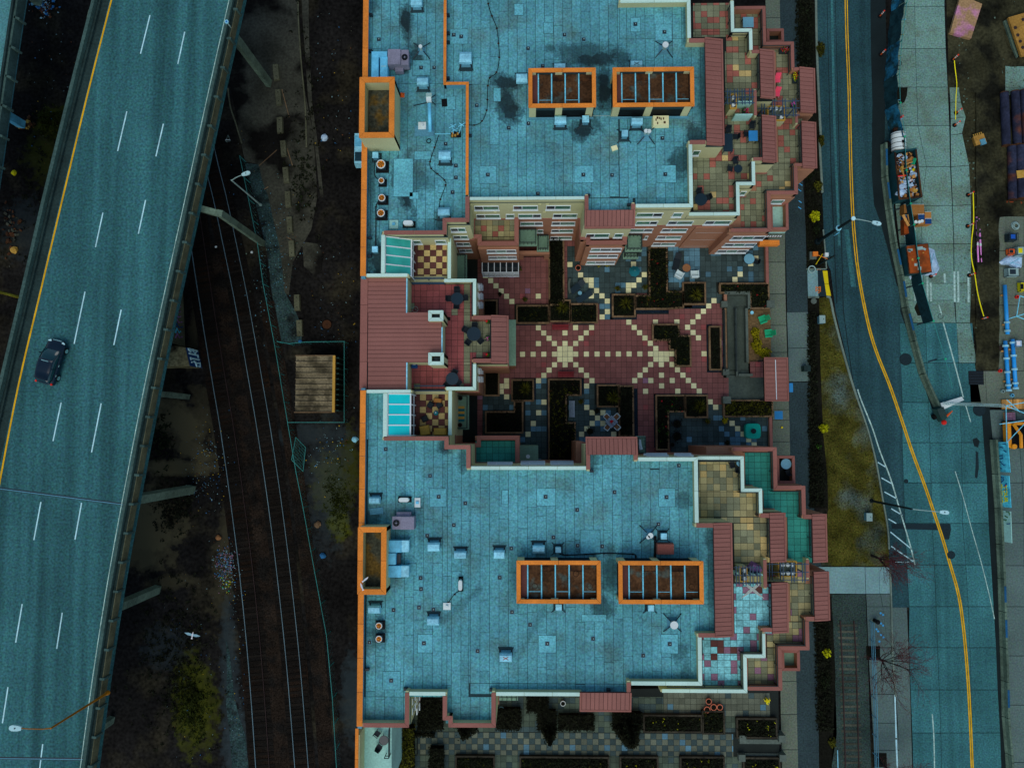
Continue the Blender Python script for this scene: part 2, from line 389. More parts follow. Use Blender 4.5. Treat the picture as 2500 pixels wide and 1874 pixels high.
    def leaves(s,c,rx,ry,rz,n,size,rg,box=False,shell=.45):
        for _ in range(n):
            if box:p=Vector((rg.uniform(-rx,rx),rg.uniform(-ry,ry),rz*rg.random()**.5))
            else:
                while True:
                    p=Vector((rg.uniform(-1,1),rg.uniform(-1,1),rg.uniform(-.35,1)))
                    if shell<p.length<1:break
                p*=0.8+0.3*math.sin(p.x*7+p.y*5)
                p=Vector((p.x*rx,p.y*ry,p.z*rz))
            p+=Vector(c)
            u=Vector((rg.gauss(0,1),rg.gauss(0,1),rg.gauss(0,.5))).normalized()
            v=u.cross(Vector((rg.gauss(0,.5),rg.gauss(0,.5),1))).normalized()
            a=size*rg.uniform(.6,1.4)
            s.add([p-u*a,p+v*a*.5,p+u*a,p-v*a*.5],[(0,1,2,3)])
        return s
    def mesh(s,name,mats,off=(0,0,0),smooth=False):
        me=bpy.data.meshes.new(name)
        me.from_pydata([(x-off[0],y-off[1],z-off[2]) for x,y,z in s.v],[],s.f)
        for m in (mats if isinstance(mats,(list,tuple)) else [mats]):me.materials.append(MATS[m] if isinstance(m,str) else m)
        if any(s.mi):me.polygons.foreach_set('material_index',s.mi)
        if smooth:me.polygons.foreach_set('use_smooth',[True]*len(me.polygons))
        me.update();return me

def tag(o,label=None,cat=None,group=None,kind=None):
    if label:o['label']=label
    if cat:o['category']=cat
    if group:o['group']=group
    if kind:o['kind']=kind
    return o
ROOT={}
def wl(o):  # world place of a thing or part (things are only moved, never scaled)
    p=Vector((0,0,0))
    while o is not None:p+=Vector(o.location);o=o.parent
    return p
def link(name,data,parent=None,loc=(0,0,0)):
    o=bpy.data.objects.new(name,data);C.objects.link(o);o.location=loc
    if parent is not None:o.parent=parent
    return o
def part(name,mb,mats,parent,smooth=False,label=None,kind=None):  # mb in world metres
    off=wl(parent)
    o=link(name,mb.mesh(name,mats,off,smooth),parent)
    if label:o['label']=label
    if kind:o['kind']=kind
    return o
def lpart(name,mb,mats,parent,smooth=False,label=None):  # mb in the thing's own metres
    o=link(name,mb.mesh(name,mats,(0,0,0),smooth),parent)
    if label:o['label']=label
    return o
def thing(name,label,cat,loc,group=None,rz=0.0):
    o=link(name,None,None,loc);o.empty_display_size=.3;o.rotation_euler=(0,0,rz)
    return tag(o,label,cat,group)
def solo(name,mb,mats,label,cat,loc,group=None,smooth=False,local=False,rz=0.0):
    o=link(name,mb.mesh(name,mats,(0,0,0) if local else loc,smooth),None,loc)
    if rz:o.rotation_euler=(0,0,rz)
    return tag(o,label,cat,group)
def structure(name,mb,mats,loc=(0,0,0),kind='structure',label=None):
    o=link(name,mb.mesh(name,mats,loc),None,loc);o['kind']=kind
    if label:o['label']=label
    return o
def copy_tree(o,loc,rz=0.0,label=None,group=None):
    def cp(s,par):
        c=s.copy();C.objects.link(c)
        if par is not None:c.parent=par
        for ch in s.children:cp(ch,c)
        return c
    c=cp(o,None);c.location=loc;c.rotation_euler=(0,0,rz)
    if label:c['label']=label
    if group:c['group']=group
    return c
def ppoly(pts,z):return [W(x,y,z) for x,y in pts]
def flat(name,pts,z,m,kind='structure',t=0.0,parent=None):  # a level sheet, outline in photo spots
    mb=MB();P=ppoly(pts,z)
    n=len(P);ar=sum(P[i][0]*P[(i+1)%n][1]-P[(i+1)%n][0]*P[i][1] for i in range(n))
    if ar<0:P=P[::-1]
    if t:mb.prism(P,z-t,z)
    else:mb.add([(x,y,z) for x,y in P],[tuple(range(n))])
    if parent is not None:return part(name,mb,m,parent)
    return structure(name,mb,m,kind=kind)
_cell={}
def tiles(name,parent,rects,pitch,origin,z,pick,gap=.028,th=.02,keep=None,rest=None):
    """Paving pieces on one grid, cut to the given world rectangles. keep(i,j) False -> joined into the MB dict rest[material]."""
    off=wl(parent);out=[]
    for (x0,y0,x1,y1) in rects:
        i0,i1=math.floor((x0-origin[0])/pitch),math.ceil((x1-origin[0])/pitch)
        j0,j1=math.floor((y0-origin[1])/pitch),math.ceil((y1-origin[1])/pitch)
        for i in range(i0,i1):
            for j in range(j0,j1):
                a,b=max(x0,origin[0]+i*pitch),min(x1,origin[0]+(i+1)*pitch)
                c,d=max(y0,origin[1]+j*pitch),min(y1,origin[1]+(j+1)*pitch)
                if b-a<.1 or d-c<.1:continue
                m=pick(i,j,(a+b)/2,(c+d)/2)
                if m is None:continue
                g=gap/2;hx,hy=(b-a)/2-g,(d-c)/2-g
                cx,cy=(a+b)/2,(c+d)/2
                if rest is not None and not keep(i,j,m):
                    rest.setdefault(m,MB()).box(cx-hx,cy-hy,z,cx+hx,cy+hy,z+th);continue
                key=(m,round(hx,2),round(hy,2),th)
                if key not in _cell:_cell[key]=MB().box(-hx,-hy,0,hx,hy,th).mesh(name,m)
                out.append(link(name,_cell[key],parent,Vector((cx,cy,z))-off))
    return out
def strip_pieces(name,P,w,z0,z1,m,parent,closed=False,seg=3.6,gap=.03,inset=0.0,prefer=None):
    """Copings: a mitred strip along world path P, cut into pieces."""
    n=len(P);P=[Vector((p[0],p[1])) for p in P]
    def nrm(a,b):d=(b-a).normalized();return Vector((-d.y,d.x))
    offs=[]
    for i in range(n):
        ns=[]
        if closed or i>0:ns.append(nrm(P[i-1],P[i]))
        if closed or i<n-1:ns.append(nrm(P[i],P[(i+1)%n]))
        a=ns[0] if len(ns)==1 else (ns[0]+ns[1])/max(.3,1+ns[0].dot(ns[1]))
        offs.append(a)
    out=[]
    for i in range(n if closed else n-1):
        j=(i+1)%n
        A,B=P[i],P[j];L=(B-A).length
        k=max(1,round(L/seg))
        for q in range(k):
            t0,t1=q/k,(q+1)/k
            e0,e1=gap/2/L,gap/2/L
            vs=[]
            for t,e in ((t0,e0),(t1,-e1)):
                tt=t+e
                for sgn in (1,-1):
                    pa,pb=A+offs[i]*sgn*w/2,B+offs[j]*sgn*w/2
                    if t==0 and (closed or i>0):vs.append(pa+(pb-pa).normalized()*gap/2)
                    elif t==1 and (closed or i<n-2):vs.append(pb-(pb-pa).normalized()*gap/2)
                    else:vs.append(A.lerp(B,tt)+nrm(A,B)*sgn*w/2)
            poly=[vs[0],vs[1],vs[3],vs[2]]
            mb=MB().prism([(v.x,v.y) for v in poly],z0,z1)
            out.append(part(name,mb,m,parent))
    return out
def wall_strip(P,w,z0,z1,closed=False):
    mb=MB();n=len(P);P=[Vector((p[0],p[1])) for p in P]
    for i in range(n if closed else n-1):
        A,B=P[i],P[(i+1)%n];d=(B-A).normalized();nn=Vector((-d.y,d.x))*w/2
        e=d*(w/2-.004*(i%2))
        a,b=A-e,B+e
        mb.prism([(a+nn)[:],(a-nn)[:],(b-nn)[:],(b+nn)[:]],z0,z1-.003*(i%2))
    return mb

def rpath(pts,z):
    P=[list(W(x,y,z)) for x,y in pts]
    for i in range(len(P)-1):
        j=i+1
        if abs(pts[i][0]-pts[j][0])>abs(pts[i][1]-pts[j][1]):m=(P[i][1]+P[j][1])/2;P[i][1]=P[j][1]=m
        else:m=(P[i][0]+P[j][0])/2;P[i][0]=P[j][0]=m
    return P
def smooth_path(P,k=6):  # Catmull-Rom through points
    P=[Vector(p) for p in P];out=[]
    for i in range(len(P)-1):
        a,b,c,d=P[max(i-1,0)],P[i],P[i+1],P[min(i+2,len(P)-1)]
        for q in range(k):
            t=q/k
            out.append(0.5*((2*b)+(c-a)*t+(2*a-5*b+4*c-d)*t*t+(3*b-a-3*c+d)*t**3))
    out.append(P[-1]);return out

# ================================================================ THE SETTING
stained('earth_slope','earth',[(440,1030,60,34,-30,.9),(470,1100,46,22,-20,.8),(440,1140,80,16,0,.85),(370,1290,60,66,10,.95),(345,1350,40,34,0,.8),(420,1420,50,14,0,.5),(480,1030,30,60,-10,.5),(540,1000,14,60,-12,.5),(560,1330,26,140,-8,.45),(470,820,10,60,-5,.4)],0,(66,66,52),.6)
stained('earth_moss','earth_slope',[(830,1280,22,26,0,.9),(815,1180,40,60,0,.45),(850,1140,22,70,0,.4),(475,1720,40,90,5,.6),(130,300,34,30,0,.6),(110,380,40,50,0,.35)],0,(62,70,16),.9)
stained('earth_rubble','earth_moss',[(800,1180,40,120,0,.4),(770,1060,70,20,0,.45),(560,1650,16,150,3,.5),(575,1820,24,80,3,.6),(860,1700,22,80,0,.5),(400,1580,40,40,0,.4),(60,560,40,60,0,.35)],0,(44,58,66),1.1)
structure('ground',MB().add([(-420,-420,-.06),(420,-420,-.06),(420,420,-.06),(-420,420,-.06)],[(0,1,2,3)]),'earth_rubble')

# ---- west: old road, gravel path, railway
flat('old_road',[(545,-80),(728,-80),(728,60),(732,120),(742,210),(765,330),(775,480),(760,560),(715,640),(705,720),(690,715),(672,590),(650,470),(628,400),(598,395),(560,200)],-.040,'old_road')
flat('old_pavement',[(733,-80),(752,-80),(755,110),(762,250),(775,345),(790,480),(782,486),(768,350),(752,240),(744,120),(738,40)],-.036,'old_road')
flat('gravel_path',[(597,398),(632,402),(640,440),(655,480),(668,540),(682,600),(690,660),(694,710),(724,765),(737,800),(737,836),(684,834),(678,783),(668,740),(661,700),(655,640),(648,600),(630,520),(612,450)],-.032,'gravel_path')
flat('gravel_verge',[(552,1560),(560,1590),(566,1640),(572,1700),(584,1750),(598,1790),(606,1860),(608,1960),(574,1960),(566,1860),(560,1790),(552,1720),(554,1640)],-.038,'gravel_path')
rail_pts={
 'a':[(440,430),(486,735),(519.5,940),(538,1050),(562,1220),(585,1405),(606,1620),(624,1874),(630,2000)],
 'c':[(476,300),(500,405),(519,480),(544,596),(573,737),(609,940),(628,1052),(653,1220),(676,1402),(699,1620),(719.5,1874),(728,2000)]}
def rail_path(key,z):return [Vector((*W(x,y,z),z)) for x,y in rail_pts[key]]
for key,nm in (('a','track_bed'),('c','track_bed')):
    mid=smooth_path([Vector((*W(x+16.5,y,0),-.028)) for x,y in rail_pts[key]],4)
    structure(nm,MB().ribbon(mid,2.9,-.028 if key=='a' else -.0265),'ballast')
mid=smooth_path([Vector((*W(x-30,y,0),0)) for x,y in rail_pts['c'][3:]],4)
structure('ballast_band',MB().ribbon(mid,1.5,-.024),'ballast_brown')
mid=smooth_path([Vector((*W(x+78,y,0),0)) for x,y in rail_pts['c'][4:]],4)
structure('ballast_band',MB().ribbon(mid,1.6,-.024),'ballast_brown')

def make_track(label,key,steel,loc_px):
    base_p=W3(*loc_px,0)
    t=thing('railway_track',label,'railway track',(base_p.x,base_p.y,-.02),'railway tracks')
    L=smooth_path([Vector((*W(x,y,.12),.12)) for x,y in rail_pts[key]],5)
    Rr=smooth_path([Vector((*W(x+33,y,.12),.12)) for x,y in rail_pts[key]],5)
    part('rail',MB().ribbon(L,.05,None,.14),steel[0],t)
    part('rail',MB().ribbon(Rr,.045,None,.14),steel[1],t)
    rg=random.Random(5);d=0
    off=wl(t);me=MB().box(-1.25,-.12,-.03,1.25,.12,.03).mesh('tie','tie_dark')
    for i in range(len(L)-1):
        a,b=(L[i]+Rr[i])/2,(L[i+1]+Rr[i+1])/2
        seg=(b-a).length
        while d<seg:
            p=a.lerp(b,d/seg);ang=math.atan2((b-a).y,(b-a).x)-PI/2
            o=link('tie',me,t,Vector((p.x,p.y,-.012))-off);o.rotation_euler=(0,0,ang);d+=.62
        d-=seg
    return t
make_track('pair of thin steel rails on dark ballast running beside the viaduct','a',('rail_steel','rail_rust'),(585,1405))
make_track('pair of bright steel rails on dark ballast nearer the apartment block','c',('rail_steel','rail_steel'),(676,1402))

# ---- east: street, paths, slabs
Zs=-.02
flat('street',[(1975,-160),(2150,-160),(2160,0),(2170,300),(2188,600),(2240,800),(2240,900),(2240,1480),(2170,1485),(2172,1385),(2155,1200),(2125,1060),(2080,930),(2040,760),(2028,660),(2000,600),(1998,300),(1985,0)],Zs,'asphalt')
def slabs(name,grid,z,m,parent_name,und):
    """grid: rows of photo spots; neighbouring rows bound one row of slabs."""
    ctr=W3(*grid[len(grid) // 2][0],z)
    mb=MB();P0=[W(*p,z-.02) for p in grid[0]];Pn=[W(*p,z-.02) for p in grid[-1]]
    Lp=[W(*g[0],z-.02) for g in grid];Rp=[W(*g[-1],z-.02) for g in grid]
    poly=Lp+Rp[::-1];n=len(poly)
    mb.add([(x,y,z-.02) for x,y in poly],[tuple(range(n))])
    s=structure(parent_name,mb,und,loc=(0,0,0))
    for r in range(len(grid)-1):
        A,B=grid[r],grid[r+1]
        for k in range(len(A)-1):
            q=[Vector(W(*p,z)) for p in (A[k],A[k+1],B[k+1],B[k])]
            c=sum(q,Vector((0,0)))/4
            q=[p+(c-p).normalized()*.035 for p in q]
            part(name,MB().prism([p[:] for p in q],z-.05,z),m,s)
    return s
# street concrete: joint lines
rows=[(788,2196,2259,2336,2374),(886,2199,2263,2340,2380),(982,2203,2267,2343,2396),(1080,2203,2270,2347,2402),(1178,2206,2273,2349,2410),(1277,2210,2276,2350,2414),(1378,2214,2281,2358,2420),
        (1480,2220,2285,2364,2426),(1580,2219,2289,2368,2432),(1683,2223,2293,2371,2436),(1788,2227,2297,2374,2442),(1900,2230,2300,2377,2446),(2020,2233,2303,2380,2450)]
slabs('road_slab',[[(x,y) for x in xs] for y,*xs in rows],.0,'road_slab','concrete_roadway','joint')
# yard concrete
yr=[(-90,2188,2233,2306),(16,2192,2233,2306),(119,2180,2235,2309),(213,2176,2238,2314),(307,2172,2241,2318),(407,2180,2262,2320,2366),(502,2186,2249,2325,2370),(595,2196,2251,2328,2371),(692,2208,2254,2329,2374),(733,2214,2256,2330,2374),(788,2230,2259,2334,2370)]
slabs('yard_slab',[[(x,y) for x in xs[:3]] for y,*xs in yr],.002,'yard_slab','yard_paving','joint')
slabs('yard_slab',[[(2318,213),(2341,213)],[(2320,250),(2346,250)],[(2321,290),(2358,286)],[(2321,330),(2349,326)],[(2322,407),(2366,404)],[(2326,502),(2371,500)],[(2329,595),(2370,595)],[(2330,692),(2371,690)],[(2335,788),(2368,788)],[(2341,886),(2385,886)]],.001,'yard_slab','yard_paving','joint')
flat('dirt',[(2306,-120),(2560,-120),(2560,905),(2388,903),(2378,800),(2340,796),(2330,400),(2318,215)],-.012,'yard_dirt')
slabs('yard_slab',[[(2454,157),(2540,157)],[(2454,214),(2540,214)],[(2454,232),(2540,230)]],.003,'yard_slab','yard_paving','joint')
slabs('yard_slab',[[(2436,530),(2456,528),(2500,528)],[(2436,612),(2456,612),(2500,612)],[(2430,650),(2456,650),(2500,650),(2560,650)],[(2430,745),(2456,745),(2500,745),(2560,745)],[(2434,840),(2456,840),(2500,840),(2560,840)],[(2436,905),(2458,905),(2500,905),(2560,905)]],.003,'sidewalk','yard_paving','joint')
slabs('yard_slab',[[(2366,905),(2405,905),(2470,905),(2560,905)],[(2370,990),(2410,990),(2475,990),(2560,990)]],.0,'sidewalk','yard_paving','joint')
yb=[(1000,2416,2480,2560),(1070,2423,2488,2570),(1178,2427,2496,2570),(1277,2432,2500,2575),(1380,2436,2500,2575),(1480,2440,2510,2580),(1600,2445,2515,2580),(1720,2450,2515,2580),(1860,2456,2520,2585),(2000,2462,2520,2585)]
slabs('yard_slab',[[(x,y) for x in xs] for y,*xs in yb],.0,'sidewalk_grey','yard_paving','joint')
flat('gutter',[(2385,990),(2416,990),(2424,1080),(2432,1330),(2444,1600),(2456,1900),(2440,1900),(2432,1620),(2416,1300),(2403,1150),(2400,1060)],-.016,'joint')  # flat dark strip beside the right barrier row, no channel modelled
# left edge of street
flat('path',[(1898,-120),(1950,-120),(1952,300),(1967,560),(1972,762),(1922,762),(1917,560),(1905,300)],-.010,'asphalt_path')
flat('path',[(1926,933),(1978,933),(1980,1180),(1990,1260),(2020,1500),(1996,1560),(2000,1900),(1948,1900),(1944,1640),(1930,1200)],-.010,'asphalt_path')
slabs('path_slab',[[(1921,762),(1973,761)],[(1924,850),(1976,849)],[(1926,932),(1979,931)]],.0,'sidewalk_grey','path_slabs','joint')
sw=[(555,1866,1917),(640,1870,1917),(717,1874,1918),(794,1878,1920),(860,1880,1922),(930,1882,1924),(1000,1884,1927),(1025,1886,1928),(1078,1886,1929),(1130,1888,1930),(1240,1890,1931)]
slabs('pavement_slab',[[(x,y) for x in xs] for y,*xs in sw],.0,'sidewalk','pavement','joint')
sw=[(1622,1905,1944),(1662,1905,1945),(1743,1906,1946),(1829,1908,1948),(1930,1910,1950)]
slabs('pavement_slab',[[(x,y) for x in xs] for y,*xs in sw],.0,'sidewalk','pavement','joint')
slabs('pavement_slab',[[(1868,-90),(1904,-90)],[(1868,-10),(1904,-10)],[(1870,44),(1905,44)],[(1872,100),(1906,100)]],.0,'sidewalk','pavement','joint')
flat('planting_strip',[(1948,-120),(1992,-120),(1990,40),(1994,165),(2006,420),(2014,655),(1970,657),(1965,420),(1950,120)],-.006,'bed_soil')
flat('planting_strip',[(1972,726),(1999,728),(2002,900),(2004,1000),(2010,1060),(2022,1160),(2022,1240),(1976,1240),(1978,930)],-.006,'bed_soil')
flat('grass_verge',[(2000,728),(2026,722),(2042,790),(2058,850),(2080,930),(2098,980),(2122,1050),(2140,1130),(2152,1190),(2165,1280),(2170,1340),(2171,1381),(2005,1381),(2022,1240),(2020,1160),(2010,1060),(2003,900)],-.004,'verge')
slabs('crossing_slab',[[(1985,1383),(2112,1383),(2146,1383),(2172,1383)],[(1992,1448),(2114,1449),(2148,1449),(2174,1449)]],.01,'pale_slab','crossing','joint')
eb=[(1449,2114,2150,2174),(1480,2116,2155,2176),(1580,2120,2168,2178),(1694,2126,2180,2185),(1764,2130,2186,2190),(1830,2133,2192,2196),(1940,2138,2198,2202)]
slabs('pavement_slab',[[(x,y) for x in xs] for y,*xs in eb],.01,'sidewalk_grey','pavement','joint')
flat('street_edge',[(2178,1482),(2214,1482),(2218,1580),(2222,1690),(2228,1900),(2200,1900),(2188,1700),(2180,1580)],-.0,'sidewalk_grey')
flat('planting_strip',[(1990,1516),(2034,1516),(2037,1600),(2043,1790),(2026,1900),(2000,1900),(1997,1640)],-.006,'bed_soil')
flat('rail_bed',[(2030,1450),(2113,1450),(2118,1580),(2128,1900),(2030,1900),(2040,1650)],-.006,'ballast_east')

# kerbs: low steps along the street
def kerb(px,w=.22,h=.14,z=0,m='kerb',name='kerb'):
    P=smooth_path([Vector((*W(x,y,h),h)) for x,y in px],4)
    return structure(name,MB().ribbon(P,w,None,h+.06),m)
kerb([(1991,-120),(1994,100),(2000,250),(2004,330)])
kerb([(2001,340),(2008,470)])
kerb([(2010,560),(2014,600),(2018,655)],.12)
kerb([(2018,724),(2026,726),(2030,740),(2036,770),(2046,810),(2060,862),(2078,925),(2094,975)],.2,m='kerb')
kerb([(2094,975),(2110,1020),(2124,1065),(2140,1130),(2156,1220),(2168,1290),(2171,1340)],.14)
kerb([(2174,1390),(2177,1480),(2180,1600),(2188,1700)],.14)

# ---- painted lines (4 mm sheets)
def stripe(name,px,w,z,m,parent,k=5):
    P=smooth_path([Vector((*W(x,y,z),z)) for x,y in px],k) if len(px)>2 else [Vector((*W(x,y,z),z)) for x,y in px]
    return part(name,MB().ribbon(P,w,None,.004),m,parent)
mk=thing('road_marking','double yellow centre line curving down the grey street','road marking',(*W(2100,400),0))
ctr=[(2064,-140),(2067,60),(2073,220),(2077,400),(2083,540),(2092,640),(2103,710),(2122,800),(2142,865),(2172,940),(2203,1030),(2228,1105),(2256,1180),(2280,1250),(2300,1310),(2320,1378),(2340,1450),(2352,1530),(2362,1640),(2368,1740),(2374,1880),(2380,2020)]
stripe('line',[(x-2.6,y) for x,y in ctr[:6]],.10,.006,'paint_yellow',mk);stripe('line',[(x+2.6,y) for x,y in ctr[:6]],.10,.006,'paint_yellow',mk)
stripe('line',[(x-2.4,y) for x,y in ctr[5:]],.10,.008,'paint_yellow',mk);stripe('line',[(x+2.4,y) for x,y in ctr[5:]],.10,.008,'paint_yellow',mk)
stripe('worn_band',ctr[5:],.34,.005,'paint_yellow_worn',mk)
mk=thing('road_marking','white edge line with short slanted hatch bars beside the grass verge','road marking',(*W(2150,1150),0))
stripe('line',[(2094,950),(2102,975),(2130,1045),(2148,1100),(2175,1170),(2200,1255),(2222,1330),(2234,1378)],.13,.008,'paint_white_worn',mk)
for a,b in (((2143,1128),(2163,1140)),((2152,1166),(2177,1180)),((2159,1200),(2190,1217)),((2176,1241),(2203,1257)),((2169,1266),(2188,1277)),((2174,1298),(2226,1340)),((2176,1333),(2230,1370)),((2180,1372),(2220,1372))):
    stripe('hatch_bar',[a,b],.11,.008,'paint_white',mk)
mk=thing('road_marking','long thin pale line slanting over the concrete roadway','road marking',(*W(2370,1250),0))
stripe('line',[(2332,1150),(2352,1215),(2372,1290),(2395,1370),(2415,1450),(2428,1510)],.08,.008,'paint_white_worn',mk)
mk=thing('road_marking','faded white lane line crossing the slabs west of the blue pipes','road marking',(*W(2325,860),0))
stripe('line',[(2292,744),(2300,770)],.12,.008,'paint_white_worn',mk);stripe('line',[(2303,788),(2330,885),(2352,970)],.13,.008,'paint_white_worn',mk);stripe('line',[(2358,990),(2370,1030)],.1,.008,'paint_white_worn',mk)
mk=thing('road_marking','bright white bicycle lane stripe at the bottom of the street','road marking',(*W(2190,1780),0))
stripe('line',[(2185,1694),(2188,1800)],.14,.019,'paint_white',mk);stripe('line',[(2188,1804),(2193,1920)],.16,.019,'paint_white',mk)
mk=thing('road_marking','short grey-white lane stripe left of the yellow line, bottom edge','road marking',(*W(2278,1800),0))
stripe('line',[(2276,1742),(2280,1800),(2282,1900)],.11,.006,'paint_white_worn',mk)
mk=thing('road_marking','group of worn vertical white bars on the yard concrete below the dumpsters','road marking',(*W(2270,700),0))
for x,y0,y1 in ((2208,682,700),(2233,680,734),(2242,680,734),(2264,676,735),(2272,690,735),(2330,662,737),(2339,662,738),(2364,662,738),(2436,690,740),(2306,668,690)):
    stripe('bar',[(x,y0),(x+1,y1)],.2,.012,'paint_white_worn',mk)
mk=thing('utility_mark','orange sprayed survey letters on the yellow-edged corner slab','spray mark',(*W(1997,705),.1))
for q in ([(1992,700),(2002,705),(1992,710)],[(2002,700),(1992,705),(2002,711)],[(1992,699),(1992,712)],[(2003,699),(2003,712)],[(1996,714),(2001,714)],[(1998,655),(2003,659)],[(2003,655),(1995,659)]):
    stripe('stroke',q,.07,.128,'utility_orange',mk,2)
mk=thing('utility_mark','blue sprayed dots on the sidewalk beside the railing post','spray mark',(*W(2156,1540),.01))
for x,y in ((2150,1496),(2156,1500),(2151,1521),(2156,1526),(2144,1540),(2151,1549),(2157,1555),(2147,1565),(2140,1535)):
    p=W(x,y,.016);part('dot',MB().cyl(p[0],p[1],.012,.016,.11,8),'utility_blue',mk)
mk=thing('utility_mark','faint blue sprayed arrows on the dark path beside the planting strip','spray mark',(*W(1953,470),0))
for x,y in ((1952,425),(1955,448),(1952,462),(1953,490),(1952,505)):
    stripe('stroke',[(x-3,y),(x+4,y+5)],.08,-.005,'utility_blue',mk,2)
flat('asphalt_patch',[(2176,1278),(2320,1278),(2322,1292),(2317,1316),(2305,1316),(2298,1294),(2178,1290)],.004,'asphalt_patch')
flat('dark_strip',[(2124,-120),(2160,-120),(2164,120),(2160,340),(2166,500),(2180,590),(2198,690),(2190,700),(2168,610),(2150,545),(2134,500),(2128,420),(2130,250),(2126,120)],-.014,'joint')  # dark flat sheet on the asphalt beside the yard barriers
flat('dark_strip',[(2200,720),(2214,745),(2240,850),(2268,940),(2288,1000),(2276,1000),(2252,930),(2226,840),(2198,760)],.006,'joint')  # the dark sheet carried on beside the lower barriers
for q in ([(2026,-100),(2032,-100),(2040,300),(2052,600),(2046,600),(2034,300)],[(2128,300),(2136,300),(2150,480),(2140,480)],[(2060,560),(2072,560),(2090,700),(2078,700)]):flat('tar_seam',q,-.0155,'deck' if q[0][0]<2100 else 'asphalt_patch')
for q in ([(2036,-100),(2037,-100),(2060,760),(2090,980),(2088,980),(2058,760)],[(2016,-100),(2017,-100),(2030,420),(2044,740),(2042,740),(2028,420)]):flat('tar_seam',q,-.0150,'joint')
flat('oil_stain',[(2374,1072),(2384,1068),(2392,1076),(2388,1092),(2378,1088)],.006,'joint');flat('oil_stain',[(2382,1100),(2388,1104),(2390,1140),(2386,1168),(2380,1164),(2382,1130)],.006,'asphalt_patch')
flat('asphalt_patch',[(2188,214),(2216,214),(2214,234),(2208,250),(2198,254),(2190,240)],.006,'bed_soil')
flat('asphalt_patch',[(2238,738),(2250,735),(2256,752),(2255,770),(2240,770),(2232,752)],.006,'bed_soil')

def manhole(px,py,r,z,m,label,grp='manhole covers'):
    p=W(px,py,z);t=thing('manhole_cover',label,'manhole',(p[0],p[1],z),grp)
    mb=MB();mb.cyl(0,0,0,.012,r,24);lpart('lid',mb,m,t);lpart('rim',MB().ring(0,0,0,.016,r+.05,.05,24),'joint',t)
manhole(2211,877,.58,.004,'asphalt_patch','large dark round patch where asphalt meets the concrete slabs')
manhole(2391,1000,.62,.004,'asphalt_patch','round dark patch on the slab west of the excavator')
manhole(2322,1354,.36,.004,'asphalt_patch','dark manhole cover touching the double yellow line')
manhole(2212,1174,.17,.004,'asphalt_patch','small round cover at the left edge of the concrete roadway')
manhole(2195,155,.26,.006,'sidewalk_grey','pale grey round cover on the upper yard slab')
manhole(2445,850,.3,.006,'rail_rust','brown round cover left of the blue pipes')
g=W3(2383,922,.006)
t=thing('street_grate','square black grate beside the dirt pit','grate',g)
lpart('frame',MB().box(-.78,-.72,0,.78,.72,.01),'black',t)
for i in range(9):lpart('bar',MB().box(-.74,-.66+i*.16,.01,.74,-.6+i*.16,.03),'dark_metal',t)

# east spur track with ties
base_p=W3(2080,1700,0)
t=thing('railway_track','rusty spur track with pale wooden ties beside the street','railway track',base_p,'railway tracks')
L=[W3(2052,1515,.12),W3(2056,1600,.12),W3(2061,1740,.12),W3(2066,1920,.12)]
Rr=[W3(2085,1515,.12),W3(2090,1600,.12),W3(2094,1740,.12),W3(2099,1920,.12)]
part('rail',MB().ribbon(smooth_path(L),.10,None,.14),'rail_rust',t);part('rail',MB().ribbon(smooth_path(Rr),.10,None,.14),'rail_rust',t)
me=MB().box(-.98,-.11,-.05,.98,.11,.02).mesh('tie','tie_wood');off=wl(t);rg=random.Random(8)
for i in range(26):
    y=1526+i*15.2;p=W3(2069+(y-1515)*.036+rg.uniform(-1,1),y,0)
    link('tie',me,t,Vector((p.x,p.y,.0))-off).rotation_euler=(0,0,rg.uniform(-.03,.03))

# corner slab with yellow ramp edge
t=thing('corner_platform','pale concrete corner slab with yellow ramp edge','kerb ramp',W3(1998,690,0))
part('slab',MB().prism(ppoly([(1971,659),(1996,659),(1998,723),(1973,723)],.12),-.03,.12),'pale_slab',t)
part('slab',MB().prism(ppoly([(1996,659),(2008,659),(2018,723),(1998,723)],.11),-.03,.11),'asphalt_patch',t)
part('yellow_panel',MB().prism(ppoly([(2007,661),(2020,661),(2023,692),(2012,693)],.10),-.03,.10),'tactile_yellow',t)
part('yellow_panel',MB().prism(ppoly([(2012,694),(2023,693),(2029,722),(2016,721)],.10),-.03,.10),'tactile_yellow',t)
part('edge',MB().prism(ppoly([(1969,655),(2018,655),(2018,658),(1970,658)],.14),-.03,.14),'kerb',t)
part('edge',MB().prism(ppoly([(1973,724),(2000,724),(2000,727),(1973,727)],.14),-.03,.14),'kerb',t)

